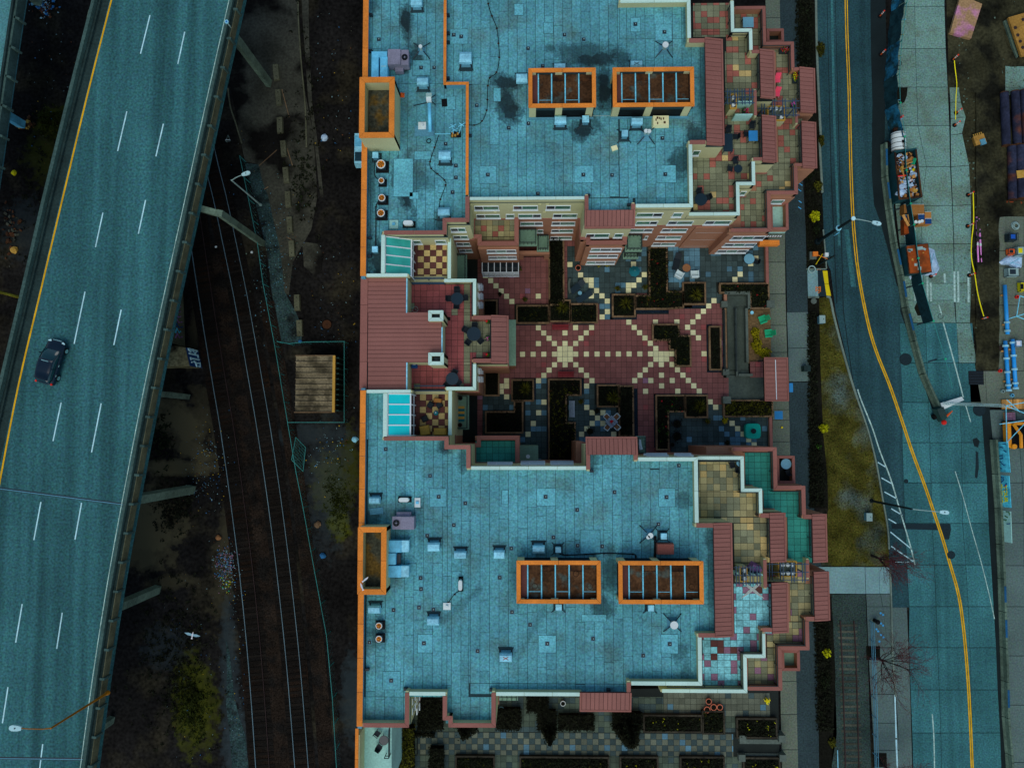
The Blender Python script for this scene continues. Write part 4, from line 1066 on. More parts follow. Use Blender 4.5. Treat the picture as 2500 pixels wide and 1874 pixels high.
# south front of the north wing
YM=NP[7][1]  # main plane (behind T1)
ysouth=lambda px,py,z:W(px,py,z)[1]
yA=W(1300,488,ZPR)[1];yB=W(1620,506,ZPR)[1];yW=W(1120,543,ZPR)[1];yC=W(1040,574,ZPR)[1];yE=W(1830,566,T2P)[1]
win_px(N_,[(1158,1218,'L'),(1253,1313,'L'),(1333,1393,'L')],505,13.2,1.25,yA)
win_px(N_,[(1163,1221,'L'),(1235,1256,'S'),(1265,1321,'R'),(1350,1409,'L')],526,10.5,1.25,yA)
win_px(N_,[(1270,1325,'R'),(1347,1404,'L')],543,7.8,1.15,yA)
win_px(N_,[(1312,1326,'S'),(1346,1399,'L')],561,5.0,1.15,yA)
win_px(N_,[(1343.6,1396,'L')],577,2.2,1.15,yA)
win_px(N_,[(1553,1617,'R'),(1642,1665,'S')],521,13.2,1.25,yB)
win_px(N_,[(1552,1605,'R'),(1630,1691,'L'),(1720,1783,'L')],541,10.5,1.25,yB)
win_px(N_,[(1533,1593,'R'),(1615,1677,'L'),(1703,1766,'L')],559,7.8,1.15,yB)
win_px(N_,[(1573,1581,'S'),(1603,1663,'L'),(1689,1748,'L')],577,5.0,1.15,yB)
win_px(N_,[(1593,1649,'L'),(1674,1731,'L')],594,2.2,1.15,yB)
win_px(N_,[(1786,1866,'3')],576,7.9,1.35,yE);win_px(N_,[(1767,1843,'3')],593,5.1,1.3,yE);win_px(N_,[(1750,1824,'3')],608,2.3,1.3,yE)
win_px(N_,[(1100,1137,'2')],555,13.1,1.25,yW);win_px(N_,[(1107,1143,'2')],573,10.4,1.2,yW);win_px(N_,[(1114,1148,'2')],590,7.7,1.2,yW);win_px(N_,[(1121,1153,'2')],607,5,1.15,yW)
win_px(N_,[(1001,1029,'S'),(1063,1090,'S')],584,13.1,1.25,yC)
win_px(N_,[(1690,1708,'S')],374,13.2,1.2,W(1700,350,ZPR)[1]);win_px(N_,[(1805,1820,'S')],466,10.6,1.1,W(1820,452,T1P)[1]);win_px(N_,[(1881,1912,'S')],488,7.9,1.1,W(1900,475,T2P)[1])
for px,py,z in ((1150,496,14.3),(1318,496,14.3),(1336,496,14.3),(1161,518,11.9),(1209,519,11.9),(1330,519,11.8),(1580,553,8.9),(1646,553,8.9),(1634,571,6.1),(1624,588,3.3),(1366,553,8.9),(1364,572,6.1)):
    yy=yA if px<1420 else yB;x=W(px,py,z)[0]
    part('wall_vent',MB().box(x-.14,yy-.12,z-.08,x+.14,yy,z+.1),'cream' if z>9.5 else 'terracotta',N_)
# bays of the south front
bay=[(1157,520),(1266,520),(1266,601),(1166,601),(1166,580),(1157,580)]
BP=volume(N_,bay,T2P,T2,'bay_wall',brk=False)
terrace(N_,'bay_terrace',[(1157,536,1257,578),(1175,578,1257,586)],T2,P2,pick_mix(3,[('tile_straw',.6),('tile_olive',.2),('tile_brick',.2)]),(1174,537))
parapet(N_,[(1156,577),(1171,577),(1171,594),(1261,594),(1261,532)],T2P,T2,'red_coping',.4,'terracotta',4)
yb1=W(1220,601,T2P)[1]
win_px(N_,[(1189,1260,'3')],608,8.1,1.2,yb1);win_px(N_,[(1193,1261,'3')],624,5.4,1.2,yb1)
x0,x1=W(1178,642,2.5)[0],W(1266,642,2.5)[0]  # glazed porch
o=part('glazed_porch',MB().box(x0,yb1-1.0,ZP,x1,yb1,3.0),'glass_dark',N_)
for i in range(7):part('glazing_bar',MB().box(x0+(x1-x0)*i/6-.04,yb1-1.05,3.0,x0+(x1-x0)*i/6+.04,yb1,3.06),'frame_white',o)
for i in range(7):part('glazing_bar',MB().box(x0+(x1-x0)*i/6-.04,yb1-1.06,ZP,x0+(x1-x0)*i/6+.04,yb1-1.0,3.06),'frame_white',o)
for z in (ZP+.05,2.1,3.07):part('glazing_bar',MB().box(x0-.05,yb1-1.09,z-.05,x1+.05,yb1-1.0,z+.04),'frame_white',o)
bay=[(1418,520),(1528,520),(1528,597),(1432,597),(1432,586),(1418,586)]
volume(N_,bay,T2P,T2,'bay_wall',brk=False)
terrace(N_,'bay_terrace',[(1442,566,1521,586)],T2,P2,pick_mix(8,[('tile_moss',.5),('tile_brick',.5)]),(1446,566))
parapet(N_,[(1422,566),(1422,580),(1436,580),(1436,592),(1525,592),(1525,563)],T2P,T2,'red_coping',.4,'terracotta',4)
yb2=W(1480,597,T2P)[1]
win_px(N_,[(1442,1517,'3')],604,8.1,1.2,yb2);win_px(N_,[(1436,1508,'3')],620,5.4,1.2,yb2);win_px(N_,[(1431.5,1501,'3')],637,2.4,1.2,yb2)
win_px(N_,[(1430,1487,'L'),(1499,1520,'S')],559,10.6,1.4,W(1480,540,ZPR)[1])
for px,zf in (((1266,554,1311,594),B3+.4),((1311,569,1341,608),3.9),((1529,568,1571,608),B3),((1524,612,1562,626),3.6)):balcony(N_,px,zf,'balcony_floor',None)
x0,y0,x1,y1=RW(1266,606,1341,622,3.2)
o=part('portal',MB().box(x0,y0,2.7,x1,y0+.35,3.5),'terracotta',N_)
part('pier',MB().box(x0,y0,0,x0+.5,y0+.35,2.7),'terracotta',o);part('pier',MB().box(x1-.5,y0,0,x1,y0+.35,2.7),'terracotta',o);part('opening',MB().box(x0+.5,y0+.3,.9,x1-.5,y0+.36,2.7),'black',o)
# recess at the inner corner
balcony(N_,(1107,616,1138,684),B3,'balcony_floor',None)
# checker terrace + glass roof
def glass_room(root,px_room,px_glass,n,gm,ztop,zlow,chk,rail_y,right_px):
    P=rectify(px_room,T1P);part('wall',MB().prism(P,0,T1),'cream',root)
    x0,y0,x1,y1=RW(*px_glass,ztop)
    def zz(x):return ztop-(ztop-zlow)*(x-x0)/(x1-x0)
    o=part('glass_roof',MB().add([(x0,y0,ztop-.08),(x1,y0,zlow-.08),(x1,y1,zlow-.08),(x0,y1,ztop-.08)],[(0,1,2,3)]),'balcony_floor',root)
    for i in range(n):
        a,b=y0+(y1-y0)*i/n+.05,y0+(y1-y0)*(i+1)/n-.05
        part('glass_panel',MB().add([(x0+.06,a,zz(x0+.06)-.03),(x1-.06,a,zz(x1-.06)-.03),(x1-.06,b,zz(x1-.06)-.03),(x0+.06,b,zz(x0+.06)-.03)],[(0,1,2,3)]),gm,o)
    for i in range(n+1):
        y=y0+(y1-y0)*i/n
        part('glazing_bar',MB().add([(x0,y-.05,ztop-.05),(x1,y-.05,zlow-.05),(x1,y+.05,zlow-.05),(x0,y+.05,ztop-.05),(x0,y-.05,ztop+.03),(x1,y-.05,zlow+.03),(x1,y+.05,zlow+.03),(x0,y+.05,ztop+.03)],[(4,5,6,7),(0,1,5,4),(1,2,6,5),(2,3,7,6),(3,0,4,7)]),'frame_white',o)
        part('glazing_bar',MB().box(x1-.02,y-.05,T1,x1+.06,y+.05,zlow),'frame_white',o)
    part('glazing_bar',MB().box(x0-.06,y0-.05,ztop-.06,x0+.03,y1+.05,ztop+.05),'frame_white',o)
    part('glazing_bar',MB().box(x1-.04,y0-.055,zlow-.06,x1+.07,y1+.055,zlow+.04),'frame_white',o)
    part('glazing_bar',MB().box(x1-.02,y0,T1+1.0,x1+.05,y1,T1+1.08),'frame_white',o)
    part('glass_panel',MB().box(x1-.02,y0,T1,x1+.005,y1,zlow),'glass_dark',o)
    terrace(root,'checker_terrace',[chk],T1,P1,lambda i,j,x,y:('tile_sand' if (i+j)%2==0 and i>0 else 'tile_maroon'),(chk[0],chk[1]))
glass_room(N_,[(940,570),(1101,570),(1101,684),(940,684)],(941,577,999,667),4,'glass_roof',15.2,14.0,(1005,596,1091,674),0,0)
parapet(N_,[(1097,582),(1097,682)],T1P,T1,'white_coping',.3,'cream',4)
# street-side name letters above the passage, unreadable from above: low metal letters on a bar
lp=W3(1885,577,3.2)
o=part('sign_bar',MB().box(lp.x-.9,lp.y-.04,3.0,lp.x+1.1,lp.y+.04,3.1),'dark_metal',N_)
for i in range(7):part('sign_letter',MB().box(lp.x-.8+i*.26,lp.y-.05,3.1,lp.x-.66+i*.26,lp.y+.03,3.4+.06*(i%2)),'frame_white',o)
x0,y0,x1,y1=RW(1852,583,1900,600,2.6);part('passage_lintel',MB().box(x0,y0,2.2,x1,y0+.5,3.0),'orange_coping',N_)

# ---------------------------------------------------------------- WEST LINK BLOCK
K_=thing('link_building','low block with broad dark red metal roof and pink tiled roof terrace','building',W3(1000,815,0),'apartment blocks round the courtyard')
ZK=14.9
volume(K_,[(880,676),(992,676),(992,762),(1078,762),(1078,884),(992,884),(992,952),(878,952)],ZK,ZK-.3)
volume(K_,[(960,683),(1163,683),(1163,770),(1238,770),(1238,887),(1163,887),(1163,951),(960,951)],T1P,T1)
def metal_field(root,px,z,n,parent=None):
    x0,y0,x1,y1=RW(*px,z)
    s=part('metal_roof',MB().box(x0,y0,z-.28,x1,y1,z-.05),'seam',root) if parent is None else parent
    for i in range(n):
        a,b=y0+(y1-y0)*i/n+.018,y0+(y1-y0)*(i+1)/n-.018
        part('roof_panel',MB().box(x0+.01,a,z-.06,x1-.01,b,z-.004),'red_metal',s)
    return s
metal_field(K_,(898,678,992,762),ZK,8);metal_field(K_,(898,762,1078,884),ZK,12);metal_field(K_,(898,884,992,951),ZK,6)
strip_pieces('coping',rpath([(889,676),(887,952)],ZK),.62,ZK-.12,ZK+.03,'red_coping',K_,False,2.6)
for px in ([(993,680),(993,762)],[(1079,800),(1079,860)],[(993,886),(993,950)]):part('gutter',wall_strip(rpath(px,ZK),.10,ZK-.2,ZK+.02),'vent_metal',K_)
def pick_pink(i,j,x,y):
    r=random.Random(i*977+j*131).random()
    xa=W(1135,800,T1)[0];xb=W(1149,800,T1)[0]
    ya,yb=W(1150,790,T1)[1],W(1150,858,T1)[1]
    y1,y2=W(1150,700,T1)[1],W(1150,938,T1)[1]
    if xa<x<xb and y2<y<y1:return 'tile_olive'
    if x>xb and yb<y<ya:return 'tile_olive'
    return 'tile_rose' if r<.95 else 'tile_olive'
terrace(K_,'roof_terrace',[(996,694,1154,763),(1080,763,1154,884),(1154,781,1200,873),(996,884,1154,949)],T1,P1,pick_pink,(1148,694))
parapet(K_,[(1084,684.5),(1158.5,684.5),(1158.5,768)],T1P,T1,'white_coping',.3,'cream',2.5)
parapet(K_,[(1158.5,888),(1158.5,948),(1089,948)],T1P,T1,'white_coping',.3,'cream',2.5)
parapet(K_,[(1155,775),(1200,775)],T1P,T1,'red_coping',.36,'terracotta',4);parapet(K_,[(1155,880),(1200,880)],T1P,T1,'red_coping',.36,'terracotta',4)
seam_roof(K_,(1199,769,1241,886),T1P+.08,'H',9)
railing(K_,[(1152,690),(1152,778),(1197,778),(1197,877),(1152,877),(1152,944)],T1,.95)
x0,y0,x1,y1=RW(1200,783,1257,890,6.2)
part('annex',MB().box(x0,y0,0,x1,y1,6.0),'terracotta',K_);part('annex_roof',MB().box(x0,y0-.1,6.0,x1+.1,y1+.1,6.2),'balcony_floor',K_)
for px,flip in (((1046,758,1082,783),0),((1046,861,1083,890),1)):  # chimney boxes, open at the top
    x0,y0,x1,y1=RW(*px,15.6);w=.26
    c=[(x0+w/2,y0+w/2),(x1-w/2,y0+w/2),(x1-w/2,y1-w/2),(x0+w/2,y1-w/2)]
    o=part('chimney',wall_strip(c,w,T1,15.55,True),'cream',K_);strip_pieces('coping',c,w+.04,15.55,15.62,'white_coping',K_,True,4)
    part('flue',MB().dome(((x0+x1)/2,(y0+y1)/2,15.0),.42,.36,.3),'dark_metal',o)
    part('shaft',MB().box(x0+w,y0+w,14.2,x1-w,y1-w,14.4),'black',o)
for yy in (700,722,744,905,925):  # windows on the east side, seen steeply
    for z in (10.5,7.8,5.0):
        a,b=W(1170,yy-6,z)[1],W(1170,yy+6,z)[1]
        window(K_,min(a,b),max(a,b),W(1163,yy,T1P)[0],z,1.1,'2','E')
for px,zf in (((1006,672,1086,684),T1),):pass
for rx in ([(1005,678),(1083,678)],[(1005,690),(1083,690)],[(1011,941),(1085,941)],[(1011,953),(1085,953)]):railing(K_,rx,T1,1.1,'railing_blue')

# ---------------------------------------------------------------- SOUTH WING
S_=thing('apartment_building','cream and terracotta apartment wing with grey roof, lower half','building',W3(1320,1420,0),'apartment blocks round the courtyard')
SP=volume(S_,[(878,953),(945,953),(945,1064),(1095,1064),(1095,1086),(1149,1086),(1149,1137),(1431,1137),(1431,1085),(1557,1085),(1557,1116),(1705,1116),(1705,1277),(1790,1277),(1790,1555),(1714,1555),(1714,1672),(1541,1672),(1541,1700),(1417,1700),(1417,1697),(1210,1697),(1210,1776),(1095,1776),(1095,1757),(1080,1757),(1080,1697),(999,1697),(999,1776),(872,1776)],ZPR,ZR)
volume(S_,[(1650,1113),(1817,1113),(1817,1192),(1862,1192),(1862,1252),(1919,1252),(1919,1372),(1866,1372),(1866,1424),(1926,1424),(1926,1545),(1869,1545),(1869,1605),(1824,1605),(1824,1690),(1614,1690),(1614,1640),(1650,1640)],T1P,T1)
volume(S_,[(1735,1091),(1897,1091),(1897,1185),(1967,1185),(1967,1255),(2020,1255),(2020,1372),(1972,1372),(1972,1396),(2026,1396),(2026,1515),(1976,1515),(1976,1586),(1909,1586),(1909,1683),(1735,1683)],T2P,T2,brk=False)
ROOFMAT='roof_south'
roof_sheets(S_,[RW(*r,ZR) for r in ((893,955,939,1072),(893,1072,1092,1700),(1092,1094,1145,1700),(1145,1143,1700,1668),(1436,1108,1551,1143),(1551,1122,1700,1143),(1700,1286,1748,1546),(1145,1668,1536,1694),(885,1700,992,1768),(1088,1700,1204,1768))],ZR,.81,7)
parapet(S_,[(886,952),(878,1773)],ZPR,ZR,'orange_coping',.48,'vent_side',2.7)
parapet(S_,[(895,955),(1003,955)],ZPR-.02,ZR,'white_coping',.28,'cream')
parapet(S_,[(940,960),(940,1067)],ZPR,ZR,'white_coping',.34,'cream')
parapet(S_,[(937,1070),(1090,1070),(1090,1091),(1143.5,1091),(1143.5,1143)],ZPR,ZR,'red_coping',.36,'cream',2.6)
parapet(S_,[(1150,1142),(1431,1142)],ZPR,ZR,'white_coping',.3,'cream',2.65)
parapet(S_,[(1436,1146),(1436,1108)],ZPR+.03,ZR,'red_coping',.33,'cream');parapet(S_,[(1552,1123),(1552,1108)],ZPR+.03,ZR,'red_coping',.33,'cream')
parapet(S_,[(1558,1120.5),(1700,1120.5),(1700,1276)],ZPR,ZR,'white_coping',.32,'cream',2.6)
parapet(S_,[(1700,1282),(1745,1282)],ZPR+.04,ZR,'red_coping',.38,'cream');parapet(S_,[(1705,1550),(1750,1550)],ZPR+.04,ZR,'red_coping',.36,'cream')
parapet(S_,[(1709,1553),(1709,1667.5),(1541,1667.5)],ZPR,ZR,'white_coping',.32,'cream',2.4)
parapet(S_,[(1535,1665),(1535,1692)],ZPR+.03,ZR,'red_coping',.34,'cream')
parapet(S_,[(1417,1693.5),(1211,1693.5)],ZPR,ZR,'white_coping',.3,'cream',2.6)
parapet(S_,[(1205,1690),(1205,1769.5),(1100,1769.5),(1100,1752),(1086,1752),(1086,1698)],ZPR,ZR,'red_coping',.36,'cream',2.6)
parapet(S_,[(1088,1692.5),(999,1692.5)],ZPR,ZR,'white_coping',.3,'cream',2.6)
parapet(S_,[(993.5,1690),(993.5,1769.5),(886,1769.5)],ZPR,ZR,'red_coping',.36,'cream',2.6)
seam_roof(S_,(1744,1277,1792,1556),ZPR+.1,'H',25)
seam_roof(S_,(1431,1066,1557,1110),ZPR+.1,'V',11,down='N')
seam_roof(S_,(1416,1690,1542,1740),ZPR+.1,'V',11,down='S')
tower_box(S_,(873,1286,943,1451),16.9,15.6,.44)
mixS1=pick_mix(2,[('tile_straw',.55),('tile_olive',.35),('tile_sand',.10)]);mixS2=pick_mix(4,[('tile_ice',.76),('tile_mauve',.18),('tile_maroon',.06)])
P1s=15.7*(CAM_H-T1)/FPX;P2s=15.2*(CAM_H-T2)/FPX
terrace(S_,'upper_terrace',[(1706,1124,1809,1200),(1706,1200,1854,1262),(1706,1262,1882,1276),(1792,1276,1882,1372),(1792,1372,1860,1420)],T1,P1s,mixS1,(1709,1133))
terrace(S_,'upper_terrace',[(1792,1424,1887,1545),(1715,1545,1861,1598),(1715,1598,1816,1683)],T1,P1s,mixS2,(1718,1545))
terrace(S_,'lower_terrace',[(1819,1103,1888,1197),(1864,1197,1958,1262),(1922,1262,1986,1372)],T2,P2s,lambda i,j,x,y:'tile_green',(1826,1112))
mixS3=pick_mix(6,[('tile_straw',.3),('tile_olive',.55),('tile_mauve',.15)])
terrace(S_,'lower_terrace',[(1867,1374,1966,1424),(1929,1424,1990,1516),(1870,1516,1967,1579),(1870,1579,1900,1605),(1826,1605,1900,1677)],T2,P2s,mixS3,(1826,1612))
for px in ([(1703,1117.5),(1812.5,1117.5),(1812.5,1196),(1857,1196),(1857,1252)],[(1864.5,1546),(1864.5,1601),(1819.5,1601),(1819.5,1686),(1616,1686)]):parapet(S_,px,T1P,T1,'white_coping',.3,'cream',2.3)
parapet(S_,[(1790,1096),(1892.5,1096),(1892.5,1190),(1962,1190),(1962,1256)],T2P,T2,'red_coping',.36,'terracotta',2.3)
parapet(S_,[(1971,1516),(1971,1581.5),(1904.5,1581.5),(1904.5,1680),(1827,1680)],T2P,T2,'red_coping',.34,'terracotta',2.3)
for a,b,z,m in (((1857,1258),(1882,1258),T1P,T1),((1862,1537),(1888,1537),T1P,T1),((1961,1261),(1986,1261),T2P,T2),((1967,1510),(1990,1510),T2P,T2)):parapet(S_,[a,b],z,m,'red_coping',.38,'terracotta')
for a,b,z,m in (((1868,1366),(1868,1434),T1P,T1),((1972,1366),(1972,1410),T2P,T2)):parapet(S_,[a,b],z,m,'red_coping',.3,'cream')
for r in ((1880,1252,1922,1373),(1885,1423,1928,1546)):seam_roof(S_,r,T1P+.08,'H',11)
for r in ((1984,1255,2023,1373),(1988,1396,2029,1516)):seam_roof(S_,r,T2P+.08,'H',10)
for px,z in (([(1708,1126),(1807,1126),(1807,1202),(1851,1202),(1851,1258)],T1),([(1878,1266),(1878,1360)],T1),([(1882,1436),(1882,1532)],T1),([(1860,1540),(1860,1594),(1812,1594),(1812,1677),(1630,1677)],T1),
              ([(1822,1104),(1886,1104),(1886,1199),(1955,1199),(1955,1262)],T2),([(1981,1268),(1981,1360)],T2),([(1985,1408),(1985,1500)],T2),([(1964,1512),(1964,1574),(1898,1574),(1898,1674),(1830,1674)],T2)):railing(S_,px,z)
chase(S_,(1806,1383,1825,1420),T1,T1+1.6,[(1816,1392),(1818,1411)]);chase(S_,(1900,1369,1946,1408),T2,T2+1.5,[(1910,1378),(1922,1378),(1933,1378),(1910,1398),(1923,1398),(1935,1398)])
pergola(S_,(1792,1384,1860,1424),T1,4);pergola(S_,(1868,1376,1975,1416),T2,4)
for r in ((1825,1401,1862,1405),(1792,1397,1806,1402)):
    x0,y0,x1,y1=RW(*r,T1+1.4);part('screen_wall',MB().box(x0,y0,T1,x1,y1,T1+1.4),'balcony_pale',S_)
balcony(S_,(1896,1112,1941,1180),B3,'tile_base');balcony(S_,(1908,1586,1953,1637),B3,'balcony_floor')
glass_room(S_,[(945,950),(1103,950),(1103,1064),(945,1064)],(947,961,1000,1063),4,'glass_roof_blue',15.3,14.9,(1010,962,1094,1062),0,0)
parapet(S_,[(1099,953),(1099,1062)],T1P,T1,'white_coping',.3,'cream',4)
volume(S_,[(1158,1064),(1268,1064),(1268,1150),(1158,1150)],T2P,T2,'bay_wall',brk=False)
terrace(S_,'bay_terrace',[(1160,1074,1258,1130)],T2,P2s,lambda i,j,x,y:'tile_green',(1172,1076))
parapet(S_,[(1160,1086),(1169,1086),(1169,1068),(1263,1068),(1263,1128)],T2P,T2,'red_coping',.38,'terracotta',5)
x0,y0,x1,y1=RW(1268,1088,1314,1150,B3);part('annex',MB().box(x0,y0,0,x1,y1,B3),'balcony_floor',S_)
balcony(S_,(1107,963,1143,1048),B3,'balcony_floor',None)
volume(S_,[(1408,1078),(1428,1078),(1428,1150),(1408,1150)],T2P,T2,'bay_wall',brk=False)
balcony(S_,(1556,1064,1580,1108),B3,'balcony_floor',None)
balcony(S_,(1210,1698,1264,1718),B3,'balcony_floor',None)
yN=W(1300,1137,ZPR)[1]
for a,b,k in ((1190,1250,'L'),(1272,1330,'L'),(1345,1400,'L')):
    for z in (13.2,10.5,7.8):window(S_,W(a,1130,z)[0],W(b,1130,z)[0],yN,z,1.2,k,'N')
yN2=W(1630,1116,ZPR)[1]
for a,b,k in ((1575,1630,'L'),(1650,1690,'L')):
    for z in (13.2,10.5,7.8):window(S_,W(a,1112,z)[0],W(b,1112,z)[0],yN2,z,1.2,k,'N')
for yy in (1706,1730):
    for z in (13.2,10.5):
        a,b=W(1000,yy+8,z)[1],W(1000,yy-8,z)[1];window(S_,a,b,W(999,yy,ZPR)[0],z,1.3,'2','E')
# lower end at the bottom left: white loggia behind an orange-capped wall
x0,y0,x1,y1=RW(877,1776,951,1930,9.5)
part('loggia_floor',MB().box(x0,y0,0,x1,y1-.2,8.4),'balcony_pale',S_)
part('loggia_wall',MB().box(x0-.05,y0,0,x0+.25,y1-.2,10.6),'cream',S_)
strip_pieces('coping',rpath([(872,1778),(868,1930)],10.8),.28,10.6,10.72,'orange_coping',S_,False,3)
railing(S_,[(949,1780),(949,1850),(938,1850)],8.4,1.1)

# mechanical wells on the roofs
skylight_well(None,(1290,166,1455,262),17.0,'smaller orange-capped well with rusted covers, upper roof left',[.11,.33,.555,.78])
skylight_well(None,(1496,164,1695,260),17.0,'orange-capped well with one cover lying askew, upper roof right',[.085,.27,.455,.64,.82])
skylight_well(None,(1261,1368,1467,1473),16.8,'orange-capped well with rusted covers, lower roof left',[.10,.28,.46,.64,.82])
skylight_well(None,(1510,1369,1718,1474),16.8,'orange-capped well with rusted covers, lower roof right beside lean-to',[.10,.28,.46,.64,.82])

# ================================================================ COURTYARD
plaza=structure('courtyard_paving',MB().prism(ppoly([(1100,560),(1876,560),(1878,714),(1768,714),(1768,977),(1884,977),(1882,1130),(1100,1150)],ZP),0,ZP-.01),'tile_base')
plaza['label']='courtyard floor of dark red tiles with cream tile stars'
PP=.5555;PO=W(1379.6,864.2,ZP);PO=(PO[0]-PP/2,PO[1]-PP/2)
def cell(px,py):x,y=W(px,py,ZP);return (math.floor((x-PO[0])/PP),math.floor((y-PO[1])/PP))
cream=set()
for ox,oy,L in ((1260,600,[(253,920),(670,920),(840,920),(313,980),(551,980),(781,980),(373,1038),(725,1038),(253,1097),(433,1097),(551,1097),(671,1097),(493,1157),(551,1157),(611,1157),
    (77,1217),(195,1217),(313,1217),(433,1217),(493,1217),(551,1217),(611,1217),(671,1217),(781,1217),(901,1217),(1023,1217),(1144,1217),(1264,1217),(1388,1217),(1510,1217),(1570,1217),(1633,1217),(1694,1217),(1754,1217),(2112,1210),
    (493,1275),(551,1275),(611,1275),(1570,1275),(1633,1275),(1694,1275),(433,1334),(551,1334),(671,1334),(1510,1334),(1633,1334),(1754,1334),(373,1393),(727,1393),(1449,1393),(1817,1393),(313,1453),(783,1453),(1389,1453),(1633,1453),(1880,1453),
    (253,1512),(845,1512),(1329,1512),(1512,1512),(1757,1512),(1936,1512),(783,1572),(1637,1572),(1995,1572),(1452,1630),(1822,1630),(2060,1630),(1264,853),(1566,853),(1806,850),(1985,850),(1323,912),(1925,908),(1383,970),(1985,967),(1447,1030),(2048,1027),(1507,1090),(1570,1150),(2045,787),(2105,727),(2165,675),
    (253,565),(605,210),(723,325),(781,385),(841,385),(841,445),(900,505),(841,565),(960,565),(1020,620),(1020,735),(960,795),(1322,200),(1442,325),(1380,385),(1258,445),(1318,445),(1258,505)]),
    (860,660,[(1507,53),(1566,112),(1623,172),(1682,230),(1742,290),(1801,348),(2096,290),(2096,645),(2156,705),(2096,823),(1919,942),(2037,942),(2156,942),(2156,1180),(2096,1238),(1742,1238),(1680,1300),(1742,1300),(1680,1350),(1742,1410),(2156,1470),(2096,1590)]),
    (1260,880,[(313,455),(255,577),(197,697),(138,818),(787,515),(848,577),(970,577),(910,635),(850,697),(970,697),(790,755),(730,813),(1095,813)]),
    (1640,600,[(945,122),(887,175),(768,303),(711,363),(474,605),(415,665)]),
    (1640,900,[(433,370),(495,430),(684,605),(748,667),(802,727),(872,797),(935,845)])):
    for x,y in L:cream.add(cell(ox+x/4.606,oy+y/4.606))
# planters: (outline in photo at the wall top, plant kind, label)
ZPL=ZP+.55
planters=[
 ([(1341,560),(1376,560),(1376,744),(1341,744)],'hedge','long narrow brick planter running south from the portal'),
 ([(1262,746),(1340,746),(1340,788),(1262,788)],'low','dark planter left of the raised square beside the red bench'),
 ([(1341,733),(1392,733),(1392,784),(1341,784)],'grass','raised square planter above the left red bench'),
 ([(1393,742),(1458,742),(1458,787),(1393,787)],'low','planter with small yellow flowers, right of the raised square'),
 ([(1496,719),(1550,719),(1550,772),(1496,772)],'grass','square planter at the foot of the middle bay terrace'),
 ([(1586,604),(1628,604),(1628,712),(1668,712),(1668,743),(1628,757),(1551,757),(1551,722),(1586,722)],'mixed','large angled planter bed with flowers below the blue patio'),
 ([(1668,690),(1722,690),(1722,742),(1668,742)],'grass','square planter with spiky plants beside the blue patio'),
 ([(1594,792),(1657,792),(1657,820),(1686,820),(1686,893),(1650,893),(1650,853),(1636,853),(1636,829),(1594,829)],'low','stepped bed set in the middle of the red paving'),
 ([(1733,797),(1760,797),(1760,902),(1733,902)],'bare','narrow pebble-edged trough beside the ramp'),
 ([(1758,692),(1877,692),(1877,752),(1833,752),(1833,714),(1758,714)],'mixed','angled corner bed above the entrance ramp'),
 ([(1181,733),(1213,733),(1213,770),(1181,770)],'bare','small dark planter against the link block, upper'),
 ([(1183,905),(1218,905),(1218,965),(1183,965)],'bare','small dark planter against the link block, lower'),
 ([(1250,927),(1302,927),(1302,978),(1250,978)],'grass','square planter lower left, beside the left red bench'),
 ([(1186,1005),(1256,1005),(1256,980),(1276,980),(1276,1056),(1186,1056)],'bare','black empty bed in the lower left corner'),
 ([(1340,926),(1418,926),(1418,964),(1382,964),(1382,1032),(1404,1032),(1404,1130),(1340,1130)],'shrub','long angled bed with orange shrub behind the lower red bench'),
 ([(1459,940),(1511,940),(1511,992),(1459,992)],'grass','square planter above the four-chair table'),
 ([(1512,942),(1546,942),(1546,1064),(1512,1064)],'hedge','narrow hedge bed beside the four-chair table'),
 ([(1603,965),(1672,965),(1672,1004),(1632,1004),(1632,1097),(1603,1097)],'flower','angled bed with red flowers at its top edge'),
 ([(1673,965),(1727,965),(1727,1018),(1673,1018)],'grass','square planter at the lower right of the court'),
 ([(1768,977),(1886,977),(1886,1016),(1768,1016)],'bushes','long bed of round bushes south of the gate canopy'),
]
rg=random.Random(77)
def inside(poly,x,y):
    c=False;n=len(poly)
    for i in range(n):
        (x1,y1),(x2,y2)=poly[i],poly[i-1]
        if (y1>y) != (y2>y) and x<(x2-x1)*(y-y1)/(y2-y1)+x1:c=not c
    return c
PLW=[]
